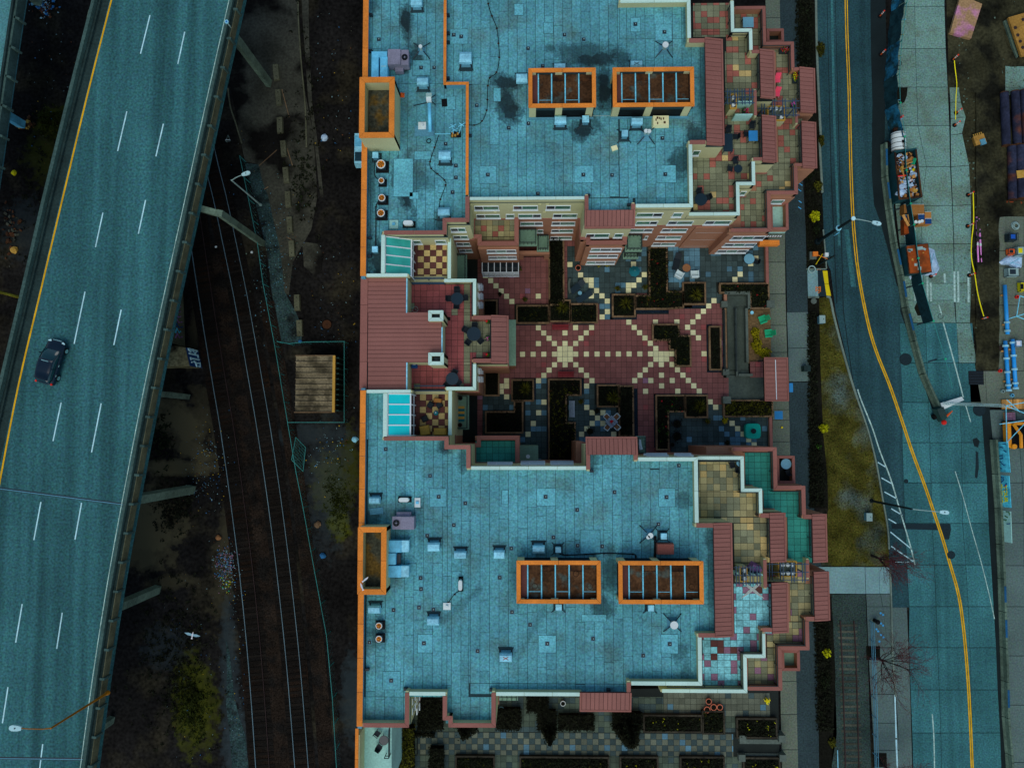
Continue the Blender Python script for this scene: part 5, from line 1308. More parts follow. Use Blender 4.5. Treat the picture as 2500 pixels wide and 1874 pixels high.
def planter(pts,kind,label,zb=ZP,h=.5,wallm='planter_wall',grp='courtyard planters',w=.17,dens=26):
    P=rectify(pts,zb+h);n=len(P)
    PLW.append(P)
    cx,cy=sum(p[0] for p in P)/n,sum(p[1] for p in P)/n
    t=thing('planter',label,'planter',(cx,cy,zb),grp)
    ar=sum(P[i][0]*P[(i+1)%n][1]-P[(i+1)%n][0]*P[i][1] for i in range(n))
    if ar<0:P=P[::-1]
    part('wall',wall_strip(P,w*.8,zb,zb+h-.07,True),wallm,t)
    Q=strip_pieces('coping',P,w,zb+h-.07,zb+h,wallm,t,True,1.2,.02)
    part('soil',MB().prism(P,zb,zb+h-.12),'bed_soil',t)
    x0,x1=min(p[0] for p in P),max(p[0] for p in P);y0,y1=min(p[1] for p in P),max(p[1] for p in P)
    zt=zb+h-.12
    def scatter(mat_,cnt,size,hh,spread=.25):
        mb=MB()
        for _ in range(cnt):
            for _t in range(20):
                x,y=rg.uniform(x0+.2,x1-.2),rg.uniform(y0+.2,y1-.2)
                if inside(P,x,y):break
            else:continue
            mb.leaves((x,y,zt),spread,spread,hh,7,size,rg)
        return part('plants',mb,mat_,t,kind='stuff')
    area=abs(ar)/2
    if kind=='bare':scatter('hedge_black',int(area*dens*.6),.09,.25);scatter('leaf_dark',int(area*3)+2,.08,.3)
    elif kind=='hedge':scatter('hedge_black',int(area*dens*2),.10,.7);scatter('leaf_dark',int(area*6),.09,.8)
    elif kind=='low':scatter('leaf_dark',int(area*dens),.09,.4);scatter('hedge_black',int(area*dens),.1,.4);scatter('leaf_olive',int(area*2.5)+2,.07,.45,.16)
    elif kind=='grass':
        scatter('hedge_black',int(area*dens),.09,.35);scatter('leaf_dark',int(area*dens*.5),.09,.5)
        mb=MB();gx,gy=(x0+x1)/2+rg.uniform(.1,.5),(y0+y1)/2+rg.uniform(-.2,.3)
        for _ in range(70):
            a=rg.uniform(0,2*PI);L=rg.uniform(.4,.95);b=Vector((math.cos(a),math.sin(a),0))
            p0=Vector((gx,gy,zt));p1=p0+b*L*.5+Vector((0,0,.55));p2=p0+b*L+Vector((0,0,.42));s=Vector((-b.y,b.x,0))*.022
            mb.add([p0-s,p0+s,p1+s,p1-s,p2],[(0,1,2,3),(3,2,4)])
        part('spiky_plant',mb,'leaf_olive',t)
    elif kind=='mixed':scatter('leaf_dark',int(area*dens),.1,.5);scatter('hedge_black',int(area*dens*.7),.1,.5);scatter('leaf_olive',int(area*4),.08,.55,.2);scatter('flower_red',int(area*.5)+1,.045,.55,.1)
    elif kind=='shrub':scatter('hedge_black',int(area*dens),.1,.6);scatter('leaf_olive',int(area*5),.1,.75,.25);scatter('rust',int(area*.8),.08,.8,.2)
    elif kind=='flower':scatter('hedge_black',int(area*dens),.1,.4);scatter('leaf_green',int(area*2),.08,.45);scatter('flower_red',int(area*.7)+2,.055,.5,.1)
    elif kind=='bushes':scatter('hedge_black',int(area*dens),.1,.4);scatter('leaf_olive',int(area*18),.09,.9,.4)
    elif kind=='daffodil':scatter('hedge_black',int(area*dens*.8),.1,.4);scatter('leaf_dark',int(area*dens*.4),.09,.4);scatter('leaf_lime',int(area*.9)+2,.06,.45,.12)
    return t
for pts,kind,label in planters:planter(pts,kind,label)

SL=[RW(*r,ZP) for r in ((1380,600,1496,738),(1496,600,1586,718),(1460,738,1494,775),(1628,590,1900,690),(1722,690,1758,742),(1625,680,1670,714),(1180,965,1340,1140),(1305,925,1340,970),(1425,935,1460,1130),(1380,965,1460,1130),(1460,993,1512,1130),(1632,1000,1900,1130),(1727,985,1768,1020))]
BL=[RW(*r,ZP) for r in ((1628,590,1712,690),(1712,590,1830,618),(1780,1070,1850,1092))]
GR=[]
PB=[RW(*r,ZP) for r in ((1262,788,1461,793),(1458,745,1462,790),(1489,718,1496,780),(1489,773,1556,779),(1551,757,1632,764),(1628,745,1690,752),(1668,742,1722,751),(1726,790,1766,797),(1726,797,1733,905),(1760,797,1767,905),(1726,902,1767,908),(1376,745,1380,733),(1332,926,1340,1120),(1418,926,1424,966),(1547,942,1556,1062),(1452,935,1556,941),(1596,960,1603,1100),(1596,959,1730,965),(1727,965,1733,1018),(1302,925,1308,980),(1630,1004,1638,1100))]
inr=lambda L,x,y:any(a<=x<=c and b<=y<=d for a,b,c,d in L)
RAMP=RW(1768,714,1828,916,ZP);ENT=RW(1774,916,1872,975,ZP);SAND=RW(1828,755,1884,886,ZP)
def pick_plaza(i,j,x,y):
    if any(inside(P,x,y) for P in PLW):return None
    if inr(PB,x,y):return None
    if inr([RAMP,ENT,SAND],x,y):return None
    r=random.Random(i*9176+j*331).random()
    if (i,j) in cream:return 'tile_cream'
    if inr(BL,x,y):return 'tile_slate_blue' if r<.75 else 'tile_slate'
    if inr(SL,x,y):return 'tile_slate' if r<.86 else 'tile_slate_blue'
    return 'tile_red' if r<.97 else ('tile_rose' if r<.99 else 'tile_mauve')
rest={};cnt=[0]
x0,y0,x1,y1=RW(1165,580,1872,1135,ZP)
def keep(i,j,m):
    if m=='tile_cream':return True
    if m=='tile_red' and 5<=i+6<=34 and -4<=j<=4 and cnt[0]<170:cnt[0]+=1;return True
    return False
tiles('paving_tile',plaza,[(x0,y0,x1,y1)],PP,PO,ZP-.008,pick_plaza,keep=keep,rest=rest)
for m,mb in rest.items():part('paving_tiles',mb,m,plaza,kind='stuff')
mb=MB()
for a,b,c,d in PB:mb.box(a,min(b,d),ZP-.01,c,max(b,d),ZP+.006)
part('pebble_border',mb,'pebbles',plaza,kind='stuff')

# entrance ramp, steps and gate
t=thing('entrance_ramp','folded grey concrete ramp with low walls at the east entrance','ramp',W3(1795,810,0))
x0,y0,x1,y1=RAMP
part('ramp_bed',MB().box(x0,y0,0,x1,y1,ZP-.35),'concrete_ramp',t)
for r,z in (((1776,722,1796,902),.72),((1800,722,1822,880),.62),((1776,722,1822,748),.78),((1776,905,1828,916),.7)):
    a=RW(*r,z);part('ramp_slab',MB().box(a[0],a[1],.5,a[2],a[3],z),'concrete_ramp',t)
for r,z,m in (((1796,752,1800,918),1.25,'planter_grey'),((1770,752,1775,908),1.2,'planter_wall'),((1821,752,1827,884),1.3,'planter_grey'),((1769,711,1831,718),1.5,'planter_grey'),((1826,718,1832,752),1.5,'planter_grey'),((1768,718,1775,735),1.4,'terracotta'),((1803,912,1838,918),1.2,'planter_grey')):
    a=RW(*r,z);part('low_wall',MB().box(a[0],a[1],.2,a[2],a[3],z),m,t)
for px,py in ((1769,742),(1773,908)):
    p=W3(px,py,1.6);part('pillar',MB().box(p.x-.32,p.y-.3,0,p.x+.32,p.y+.3,1.6),'planter_grey',t)
railing(t,[(1770,756),(1770,905)],ZP,.9);railing(t,[(1798,752),(1798,905)],ZP,.9)
a=ENT
e=structure('entrance_floor',MB().box(a[0],a[1],0,a[2],a[3],ZP-.006),'concrete_ramp')
sb=structure('sand_bed',MB().box(SAND[0],SAND[1],0,SAND[2],SAND[3],ZP-.3),'sand')
for px,py,lab in ((1882,742,'square grey gate pillar at the corner bed'),(1775,976,'square grey pillar by the bushes bed')):
    p=W3(px,py,1.9);mb=MB().box(p.x-.36,p.y-.33,0,p.x+.36,p.y+.33,1.8);mb.box(p.x-.4,p.y-.37,1.8,p.x+.4,p.y+.37,1.92)
    solo('gate_pillar',mb,'planter_grey',lab,'pillar',(p.x,p.y,0),'gate pillars')
t=thing('gate_canopy','red metal gate canopy with a white ridge pipe over the sidewalk edge','canopy',W3(1895,925,0))
x0,y0,x1,y1=RW(1866,872,1925,979,3.4)
part('canopy_deck',MB().box(x0,y0,3.1,x1,y1,3.35),'seam',t)
for i in range(10):
    a,b=y0+.14+(y1-y0-.28)*i/10+.015,y0+.14+(y1-y0-.28)*(i+1)/10-.015;part('roof_panel',MB().box(x0+.14,a,3.35,x1-.14,b,3.39),'red_metal',t)
part('edge_trim',wall_strip([(x0+.06,y0+.06),(x1-.06,y0+.06),(x1-.06,y1-.06),(x0+.06,y1-.06)],.12,3.1,3.43,True),'red_coping',t)
part('ridge_pipe',MB().tube([W3(1893,878,3.45),W3(1896,975,3.45)],.045,6),'frame_white',t)
for a,b in ((x0+.2,y0+.2),(x1-.2,y0+.2),(x0+.2,y1-.2),(x1-.2,y1-.2)):part('post',MB().box(a-.07,b-.07,0,a+.07,b+.07,3.1),'dark_metal',t)
# wall between the court and the sidewalk
t=thing('garden_wall','low red-brown wall between blue patio and sidewalk','wall',W3(1868,640,0))
part('wall',wall_strip(rpath([(1872,590),(1874,690)],1.6),.2,0,1.55),'terracotta',t);strip_pieces('coping',rpath([(1872,590),(1874,690)],1.6),.3,1.55,1.6,'red_coping',t,False,1.2)
t=thing('garden_wall','low red-brown wall between lower patio and sidewalk','wall',W3(1884,1050,0))
part('wall',wall_strip(rpath([(1881,1020),(1884,1092)],1.6),.2,0,1.55),'terracotta',t);strip_pieces('coping',rpath([(1881,1020),(1884,1092)],1.6),.3,1.55,1.6,'red_coping',t,False,1.2)
# hedge in the sand bed
def bush(px,py,z,rx,ry,rz,m,label,n=420,size=.1,name='shrub',group='shrubs',trunk=True,cat='shrub',m2=None):
    p=W3(px,py,z);t=thing(name,label,cat,p,group)
    r2=random.Random(int(px*7+py))
    mb=MB();mb.leaves((0,0,rz*.25),rx,ry,rz*.8,n,size,r2);o=lpart('foliage',mb,m,t)
    if m2:lpart('inner_foliage',MB().leaves((0,0,rz*.15),rx*.95,ry*.95,rz*.7,n // 2,size,r2),m2,t)
    if trunk:lpart('stem',MB().tube([(0,0,-.02),(0,0,rz*.6)],.05,5,.03),'bark',t)
    return t
bush(1842,815,ZP-.3,.45,.7,.9,'leaf_yellow','tall yellow-green hedge clump at the top of the sand bed',500,m2='leaf_olive')
bush(1845,845,ZP-.3,.55,.8,.9,'leaf_yellow','middle yellow-green hedge clump in the sand bed',560,m2='leaf_olive')
bush(1863,862,ZP-.3,.75,.55,.8,'leaf_yellow','widest yellow-green hedge clump next to the gate canopy',560,m2='leaf_olive')

# ---- south court (bottom of the photo)
court2=structure('garden_paving',MB().prism(ppoly([(940,1690),(1900,1675),(1905,1960),(940,1960)],ZP),0,ZP-.01),'tile_base')
P3=13.7*(CAM_H-ZP)/FPX
O3=W(1264,1787,ZP)
chk=RW(1020,1786,1790,1843,ZP);pat=RW(1620,1690,1880,1750,ZP)
OCC=[RW(*r,ZP) for r in ((1340,1760,1458,1786),(1545,1742,1720,1786),(1000,1786,1018,1843))]
rest2={}
def pick2(i,j,x,y):
    r=random.Random(i*517+j*91).random()
    if inr([chk],x,y):return ('tile_sage' if (i+j)%2 else 'tile_slate') if r<.94 else 'tile_slate_blue'
    if inr([pat],x,y):return 'tile_sage' if r<.8 else ('tile_slate' if r<.92 else 'tile_slate_blue')
    return 'tile_moss' if r<.75 else 'tile_slate'
cnt2=[0]
def keep2(i,j,m):
    return False
out=tiles('paving_tile',court2,[RW(1018,1787,1790,1800,ZP)],P3,O3,ZP-.008,pick2)
tiles('paving_tile',court2,[chk,RW(1620,1690,1880,1786,ZP)],P3,(O3[0],O3[1]),ZP-.0082,pick2,keep=lambda i,j,m:(i*3+j)%2==0,rest=rest2)
tiles('paving_tile',court2,[RW(955,1698,1620,1786,ZP),RW(1620,1786,1790,1786.5,ZP),RW(955,1843,1880,1930,ZP),RW(955,1786,1018,1843,ZP)],P3,O3,ZP-.0086,pick2,keep=keep2,rest=rest2)
for m,mb in rest2.items():part('paving_tiles',mb,m,court2,kind='stuff')
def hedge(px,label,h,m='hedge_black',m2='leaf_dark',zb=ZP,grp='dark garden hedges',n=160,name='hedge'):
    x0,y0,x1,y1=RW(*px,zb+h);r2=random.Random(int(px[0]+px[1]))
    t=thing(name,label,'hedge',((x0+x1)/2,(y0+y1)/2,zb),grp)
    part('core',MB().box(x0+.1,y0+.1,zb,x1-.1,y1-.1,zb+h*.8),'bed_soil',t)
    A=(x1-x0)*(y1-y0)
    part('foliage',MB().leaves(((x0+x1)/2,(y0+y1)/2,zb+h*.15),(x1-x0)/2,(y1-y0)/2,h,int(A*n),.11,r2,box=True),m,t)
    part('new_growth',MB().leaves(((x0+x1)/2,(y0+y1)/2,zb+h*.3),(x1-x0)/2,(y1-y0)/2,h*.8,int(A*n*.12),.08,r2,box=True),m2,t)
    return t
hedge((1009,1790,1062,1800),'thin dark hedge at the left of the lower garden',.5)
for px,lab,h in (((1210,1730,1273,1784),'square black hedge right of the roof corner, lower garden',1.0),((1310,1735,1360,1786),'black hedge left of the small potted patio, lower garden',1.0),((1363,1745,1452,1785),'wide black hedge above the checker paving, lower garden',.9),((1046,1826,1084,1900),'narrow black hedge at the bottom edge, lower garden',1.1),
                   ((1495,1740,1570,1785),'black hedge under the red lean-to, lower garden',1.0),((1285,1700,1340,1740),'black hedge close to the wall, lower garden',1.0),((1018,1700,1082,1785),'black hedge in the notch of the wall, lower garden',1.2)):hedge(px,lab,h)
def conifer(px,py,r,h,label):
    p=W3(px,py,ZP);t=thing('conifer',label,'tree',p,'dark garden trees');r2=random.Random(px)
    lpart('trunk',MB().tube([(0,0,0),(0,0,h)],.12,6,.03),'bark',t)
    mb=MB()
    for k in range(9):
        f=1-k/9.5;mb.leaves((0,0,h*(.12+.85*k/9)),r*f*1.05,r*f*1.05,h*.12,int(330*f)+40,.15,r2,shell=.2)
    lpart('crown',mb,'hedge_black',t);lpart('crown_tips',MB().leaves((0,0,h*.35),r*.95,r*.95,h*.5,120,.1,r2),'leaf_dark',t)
conifer(1142,1752,1.5,5.5,'round dark conifer left of the roof corner, lower garden')
conifer(1340,1780,.8,4.0,'small dark conifer over the checker paving, lower garden')
conifer(1530,1776,1.55,5.0,'largest dark round tree over the checker paving, lower garden')
for pts,kind,lab in (([(1572,1746),(1713,1746),(1713,1786),(1572,1786)],'daffodil','bed with a row of yellow daffodils, lower garden'),([(1716,1736),(1768,1736),(1768,1790),(1716,1790)],'low','square bed under the stack of pots, lower garden'),
     ([(1800,1754),(1896,1754),(1896,1800),(1800,1800)],'daffodil','bed with red and yellow flowers beside the sidewalk, lower garden'),([(1515,1848),(1606,1848),(1606,1900),(1515,1900)],'daffodil','bed at the bottom edge left of the gap, lower garden'),([(1270,1848),(1486,1848),(1486,1900),(1270,1900)],'low','long bed along the bottom edge, lower garden'),([(1662,1848),(1768,1848),(1768,1900),(1662,1900)],'daffodil','bed at the bottom edge right of the gap, lower garden'),
     ([(1816,1850),(1904,1850),(1904,1900),(1816,1900)],'daffodil','corner bed beside the sidewalk at the bottom edge'),([(1113,1846),(1206,1846),(1206,1900),(1113,1900)],'low','bed left of centre along the bottom edge, lower garden')):
    planter(pts,kind,lab,grp='lower garden planters',wallm='garden_edge')
t=thing('garden_steps','dark stone steps between two beds at the lower right garden','steps',W3(1850,1825,0))
for i,(y0_,y1_,z) in enumerate(((1804,1815,1.0),(1815,1838,.7),(1838,1846,1.0))):
    a=RW(1806,y0_,1906,y1_,z);part('step',MB().box(a[0],a[1],0,a[2],a[3],z),('planter_grey','black','planter_grey')[i],t)
for px,py in ((1814,1803),(1910,1803),(1812,1850),(1912,1850)):
    p=W3(px,py,1.5);part('pillar',MB().box(p.x-.33,p.y-.33,0,p.x+.33,p.y+.33,1.5),'planter_grey',t)
hedge((962,1778,1010,1900),'tall olive hedge beside the white loggia, bottom left',1.6,'leaf_olive','leaf_dark')

# ================================================================ ROOF EQUIPMENT
def hood(px0,py0,px1,py1,label,legs='S',m='vent_metal',h=.85,flat_=False,mark=None):
    """Gooseneck exhaust hood: rounded metal cowl on a curb with splayed base."""
    x0,y0,x1,y1=RW(px0,py0,px1,py1,ZR+h)
    w,d=x1-x0,y1-y0;cx,cy=(x0+x1)/2,(y0+y1)/2
    t=thing('roof_vent',label,'roof vent',(cx,cy,ZR+.012),'metal exhaust hoods on the roofs')
    sg=-1 if legs=='S' else 1
    mb=MB()  # cowl: stepped, sloped towards the open side
    prof=[(-.5,.35),(-.5,.8),(-.32,1.0),(.2,1.0),(.5,.72),(.5,.35)]
    vs=[]
    for sx in (-1,1):
        for k,(u,v) in enumerate(prof):vs.append((sx*w/2*(.94 if v>.9 else 1),u*d*-sg,v*h))
    n=len(prof)
    fs=[tuple(range(n)),tuple(range(2*n-1,n-1,-1))]+[(i,i+n,(i+1)%n+n,(i+1)%n) for i in range(n)]
    mb.add(vs,fs);lpart('cowl',mb,m,t)
    if mark:lpart('rust_mark',MB().obox((0,0,h+.006),(w*.5,.05,.008),.5).obox((0,0,h+.008),(w*.5,.05,.008),-.5),mark,t)
    lpart('curb',MB().tbox(0,sg*d*.15,0,h*.36,w*.8,d*1.1,w*.7,d*.8),'vent_side',t)
    lpart('flashing',MB().tbox(0,sg*d*.55,0,.05,w*1.1,d*1.0,w*.9,d*.8),'roof_base',t)
    for s in (-1,1):lpart('strut',MB().tube([(s*w*.3,sg*d*.3,h*.4),(s*w*.62,sg*d*1.0,.03)],.035,5),'dark_metal',t)
    return t
HD=[(1121,124,1151,150,'pale hood on the open upper roof left of the cable run','S'),(1017,186,1045,205,'hood with a grey stain beside the orange-capped tower, upper roof','S'),(1260,178,1288,198,'hood touching the left end of the smaller orange well','N'),
 (1353,153,1381,170,'hood half behind the smaller orange well','N'),(1540,146,1569,164,'hood marked with a dark X beside the askew well','N'),(1354,280,1383,299,'hood just below the smaller orange well','S'),(1542,283,1570,301,'hood just below the askew orange well','S'),
 (1002,-8,1030,10,'hood cut by the top edge of the picture','S'),(1070,365,1100,386,'hood beside the orange dividing coping, upper roof','S'),(1068,505,1098,524,'hood at the lower end of the looping cable, upper roof','S'),
 (900,1213,927,1230,'hood next to the orange coping with a blue plank, lower roof','N'),(1043,1325,1073,1346,'first hood from the left in the row above the lower wells','N'),(1108,1346,1138,1364,'second hood from the left in the row above the lower wells','N'),
 (1205,1344,1232,1364,'third hood from the left in the row above the lower wells','N'),(1300,1332,1330,1351,'hood directly above the left lower well','N'),(898,1480,927,1498,'hood beside the orange coping above two small fans, lower roof','N'),
 (1042,1507,1071,1527,'hood left of centre, below the white roof unit, lower roof','N'),(1219,1596,1250,1617,'hood with an orange rust mark alone on the lower roof','N')]
for a in HD:hood(*a[:4],a[4],a[5],mark=('dark_metal' if 'X' in a[4] else ('rust_plate' if 'rust' in a[4] else None)))
def small_vent(px,py,s,label,legs=True,m='vent_metal',h=.8):
    p=W3(px,py,ZR+h);t=thing('vent_box',label,'roof vent',(p.x,p.y,ZR+.012),'small square vent boxes')
    w=s*(CAM_H-ZR)/FPX
    lpart('shaft',MB().box(-w/2,-w/2,0,w/2,w/2,h-.08),'vent_side',t);lpart('lid',MB().tbox(0,0,h-.08,h,w*1.15,w*1.15,w*1.05,w*1.05),m,t)
    if legs:
        for a in (-1,1):
            for b in (-1,1):lpart('guy_leg',MB().tube([(a*w*.4,b*w*.4,h*.5),(a*w*1.25,b*w*1.25,.02)],.04,5),'dark_metal',t)
    lpart('flashing',MB().tbox(0,0,0,.04,w*1.9,w*1.9,w*1.6,w*1.6),'roof_base',t)
for a in ((1430,290,15,'small square vent between the two upper wells on the pipe line'),(1526,325,14,'small square vent on a pale pad below the askew well'),(1363,1342,12,'small legged vent above the left lower well'),(1621,1309,13,'small legged vent left of the lower lean-to, beside twin pipes'),
          (1364,1482,13,'small legged vent just below the left lower well'),(1590,1484,13,'small legged vent just below the right lower well'),(916,378,13,'small pale box at the top of the row of fans'),(915,608,13,'small pale box at the bottom of the pipe beside the glass roof')):small_vent(*a[:3],a[3],a[0] not in (916,915))
def flues(px,py,caps,label,s=.55):
    p=W3(px,py,ZR+.7);t=thing('flue_pipes',label,'flue',(p.x,p.y,ZR+.012),'flue pipes')
    lpart('flashing',MB().tbox(0,0,0,.3,s*1.7,s*1.7,s*.8,s*.8),'vent_side',t)
    for dx,dy,r in caps:lpart('pipe',MB().cyl(dx,dy,0,.8,r,12),'pole_grey',t);lpart('cap',MB().cyl(dx,dy,.8,.9,r*1.35,12),'white_plastic',t)
    for a,b in ((-1,-1),(1,-1),(-1,1),(1,1)):lpart('guy_leg',MB().tube([(a*.2,b*.2,.4),(a*.75,b*.75,.02)],.045,5),'dark_metal',t)
flues(1624,112,[(0,0,.2)],'single capped flue near the top right of the upper roof');flues(1580,325,[(-.12,.12,.13),(.16,.1,.13)],'twin white flue caps below the askew upper well')
flues(1586,1306,[(.05,0,.17),(-.15,-.15,.12)],'twin white flue caps above the right lower well');flues(1645,1524,[(0,0,.25)],'large round white flue on four legs, lower roof right')
flues(1027,116,[(0,0,.12)],'small pipe with wires right of the rooftop air unit',.4)
def fan_unit(px,py,r,label):
    p=W3(px,py,ZR+.6);k=(CAM_H-ZR-.6)/FPX;R0=r*k
    t=thing('condenser_fan',label,'fan unit',(p.x,p.y,ZR+.012),'bronze fan units along the orange coping')
    lpart('pad',MB().box(-R0*1.5,-R0*1.7,0,R0*1.7,R0*1.3,.08),'black',t);lpart('case',MB().tbox(0,0,.08,.55,R0*2.2,R0*2.2,R0*2.2,R0*2.2),'dark_metal',t)
    lpart('rim',MB().ring(0,0,.55,.64,R0*1.12,R0*.2,18),'white_plastic',t);lpart('grille',MB().cyl(0,0,.55,.58,R0*.95,18),'fan_bronze',t)
    for i in range(6):lpart('blade',MB().obox((R0*.45*math.cos(i),R0*.45*math.sin(i),.6),(R0*.9,.05,.02),i),'rust',t)
    lpart('hub',MB().cyl(0,0,.58,.63,R0*.2,10),'fan_bronze',t)
for a in ((930,401,10,'largest bronze fan unit, top of the row beside the orange coping'),(931,441,6.5,'second bronze fan from the top of the row, smallest'),(932,483,8,'third bronze fan from the top of the row of four'),(930,520,8.5,'bottom bronze fan of the row of four'),(925,1527,7,'upper of two small bronze fans, lower roof'),(925,1559,7,'lower of two small bronze fans, lower roof')):fan_unit(*a)
def hvac(px,label,fan_left):
    x0,y0,x1,y1=RW(*px,ZR+1.2);t=thing('air_handler',label,'air conditioner',((x0+x1)/2,(y0+y1)/2,ZR+.012),'purple-grey air handlers')
    w,d=x1-x0,y1-y0;s=-1 if fan_left else 1
    lpart('cabinet',MB().box(-w/2 if s>0 else -w*.12,-d/2,.2,w*.12 if s>0 else w/2,d/2,1.25),'hvac',t)
    a,b=(w*.13,w/2) if s>0 else (-w/2,-w*.13);lpart('fan_cabinet',MB().box(a,-d/2,.2,b,d/2,1.1),'hvac',t)
    c=(a+b)/2;r=min(b-a,d)*.4
    lpart('fan_ring',MB().ring(c,0,1.1,1.18,r,.07,18),'black',t);lpart('fan_well',MB().cyl(c,0,1.1,1.11,r*.9,18),'black',t)
    for i in range(4):lpart('fan_blade',MB().obox((c+r*.4*math.cos(i*1.57),r*.4*math.sin(i*1.57),1.14),(r*.8,.13,.02),i*1.57),'dark_metal',t)
    lpart('hub',MB().cyl(c,0,1.12,1.17,r*.22,10),'hvac',t)
    for k in (-1,1):lpart('skid',MB().box(-w/2,k*d*.4-.06,0,w/2,k*d*.4+.06,.2),'black',t)
    lpart('side_box',MB().box(-w*.2,-d*.75,.05,w*.2,-d/2,.6) if s>0 else MB().box(-w*.35,d/2,.05,w*.3,d*.8,.6),'hvac',t)
hvac((947,121,997,158),'purple-grey air handler with one black fan, upper roof',False);hvac((957,1261,1011,1292),'purple-grey air handler with one black fan, lower roof',True)
def duct(segs,label):
    x0,y0,x1,y1=RW(*segs[0][:4],ZR+segs[0][4]);t=thing('air_duct',label,'duct',((x0+x1)/2,(y0+y1)/2,ZR+.012),'blue sheet metal ducts')
    for i,(a,b,c,d,h,*mm) in enumerate(segs):
        r=RW(a,b,c,d,ZR+h);part('section',MB().box(r[0],r[1],ZR+.012+(.25 if i else .1),r[2],r[3],ZR+h),mm[0] if mm else 'duct_blue',t)
    for i,(a,b,c,d,h,*mm) in enumerate(segs[:2]):
        r=RW(a,b,c,d,ZR+h);part('stand',MB().box(r[0]+.1,r[1]+.1,ZR+.012,r[2]-.1,r[3]-.1,ZR+.3),'black',t)
duct([(907,126,924,188,1.2),(924,126,945,139,1.19)],'wide blue duct with a bend beside the orange coping, upper roof');duct([(928,139,946,190,1.1),(930,160,943,164,1.14,'vent_metal')],'narrow blue duct between coping duct and air handler, upper roof')
duct([(946,1319,980,1348,1.0),(980,1319,998,1347,.95,'vent_metal')],'top of three pale blue ducts beside the orange tower, lower roof');duct([(945,1350,966,1378,1.1),(966,1352,978,1376,.6,'dark_metal')],'middle short blue duct beside the orange tower, lower roof');duct([(945,1381,979,1409,1.0),(979,1381,998,1408,.95,'vent_metal')],'bottom stained blue duct beside the orange tower, lower roof')
def white_unit(px,label,rz=0):
    x0,y0,x1,y1=RW(*px,ZR+.7);t=thing('white_roof_unit',label,'fan unit',((x0+x1)/2,(y0+y1)/2,ZR+.012),'white rounded roof units')
    w,d=x1-x0,y1-y0;r=min(w,d)/2
    mb=MB()
    if w>d:mb.box(-w/2+r,-d/2,.2,w/2-r,d/2,.7);mb.cyl(-w/2+r,0,.2,.698,r,14);mb.cyl(w/2-r,0,.2,.698,r,14)
    else:mb.box(-w/2,-d/2+r,.2,w/2,d/2-r,.7);mb.cyl(0,-d/2+r,.2,.698,r,14);mb.cyl(0,d/2-r,.2,.698,r,14)
    lpart('shell',mb,'white_plastic',t);lpart('base',MB().tbox(0,0,0,.2,w*1.35,d*1.5,w*1.2,d*1.3),'black',t)
white_unit((984,538,1008,549),'white rounded unit above the red coping, upper roof');white_unit((973,1215,998,1225),'white rounded unit left on the lower roof');white_unit((1119,1416,1128,1441),'upright white rounded unit in the middle of the lower roof')
def plate(px,label,m='white_plastic',h=.12,cat='roof pad',box=None):
    x0,y0,x1,y1=RW(*px,ZR+h);mb=MB().box(x0,y0,ZR+.012,x1,y1,ZR+h)
    t=thing('roof_pad',label,cat,((x0+x1)/2,(y0+y1)/2,ZR+.012));part('pad',mb,m,t)
    cx,cy=(x0+x1)/2,(y0+y1)/2;part('fitting',MB().box(cx-.12,cy-.1,ZR+h,cx+.12,cy+.1,ZR+h+.18) if not box else MB().cyl(cx,cy,ZR+h,ZR+h+.2,.12,10),'duct_blue' if not box else 'white_plastic',t)
plate((951,537,972,558),'square white pad with a blue box, upper roof','balcony_pale');plate((1012,1215,1026,1238),'white L-shaped pad with a blue box, lower roof');plate((1082,1471,1100,1488),'small square white pad with a capped pipe, lower roof',box=True);plate((1021,298,1040,316),'square white panel leaning beside the pale blue mast, upper roof',box=True)
solo('skylight_panel',MB().tbox(*((W3(1614,294,ZR+.5))[:2]),ZR+.01,ZR+.5,1.5,1.0,1.35,.85),'tile_cream','cream roof hatch streaked with rust below the askew well','roof hatch',(*W(1614,294,ZR+.3),ZR))
o=bpy.context.scene.objects['skylight_panel'];rg=random.Random(4)
for i in range(9):
    p=W3(1600+rg.random()*26,286+rg.random()*16,ZR+.5);part('rust_streak',MB().box(p.x-.05,p.y-.1,ZR+.5,p.x+.05,p.y+.1,ZR+.504+.0005*i),'rust',o)
solo('roof_box',MB().tbox(*((W3(1625,1340,ZR+.7))[:2]),ZR+.01,ZR+.75,1.45,.95,1.38,.85),'tile_brick','dark red box above the right lower well','roof box',(*W(1625,1340,ZR+.3),ZR))
solo('blue_plank',MB().obox((*W(919,1247,ZR+.06),ZR+.06),(1.15,.55,.08),R_(5)),'vent_side','blue-grey plank lying below the hood beside the orange coping','board',(*W(919,1247,ZR),ZR))
solo('cream_board',MB().obox((*W(1500,362,ZR+.06),ZR+.08),(.52,.42,.14),R_(18)),'tile_cream','small tilted cream board alone on the upper roof','board',(*W(1500,362,ZR),ZR))
solo('black_mat',MB().obox((*W(1085,251,ZR+.03),ZR+.03),(.5,.7,.03),R_(4)),'black','black square mat beside the dividing coping, upper roof','mat',(*W(1085,251,ZR),ZR))
p=W3(982,233,ZR);t=thing('warning_cone','bright red-orange cone beside the upper orange tower','cone',(p.x,p.y,ZR+.012))
lpart('cone',MB().cyl(0,0,.03,.5,.19,10,.04),'orange_paint',t);lpart('foot',MB().box(-.2,-.2,0,.2,.2,.03),'orange_paint',t)
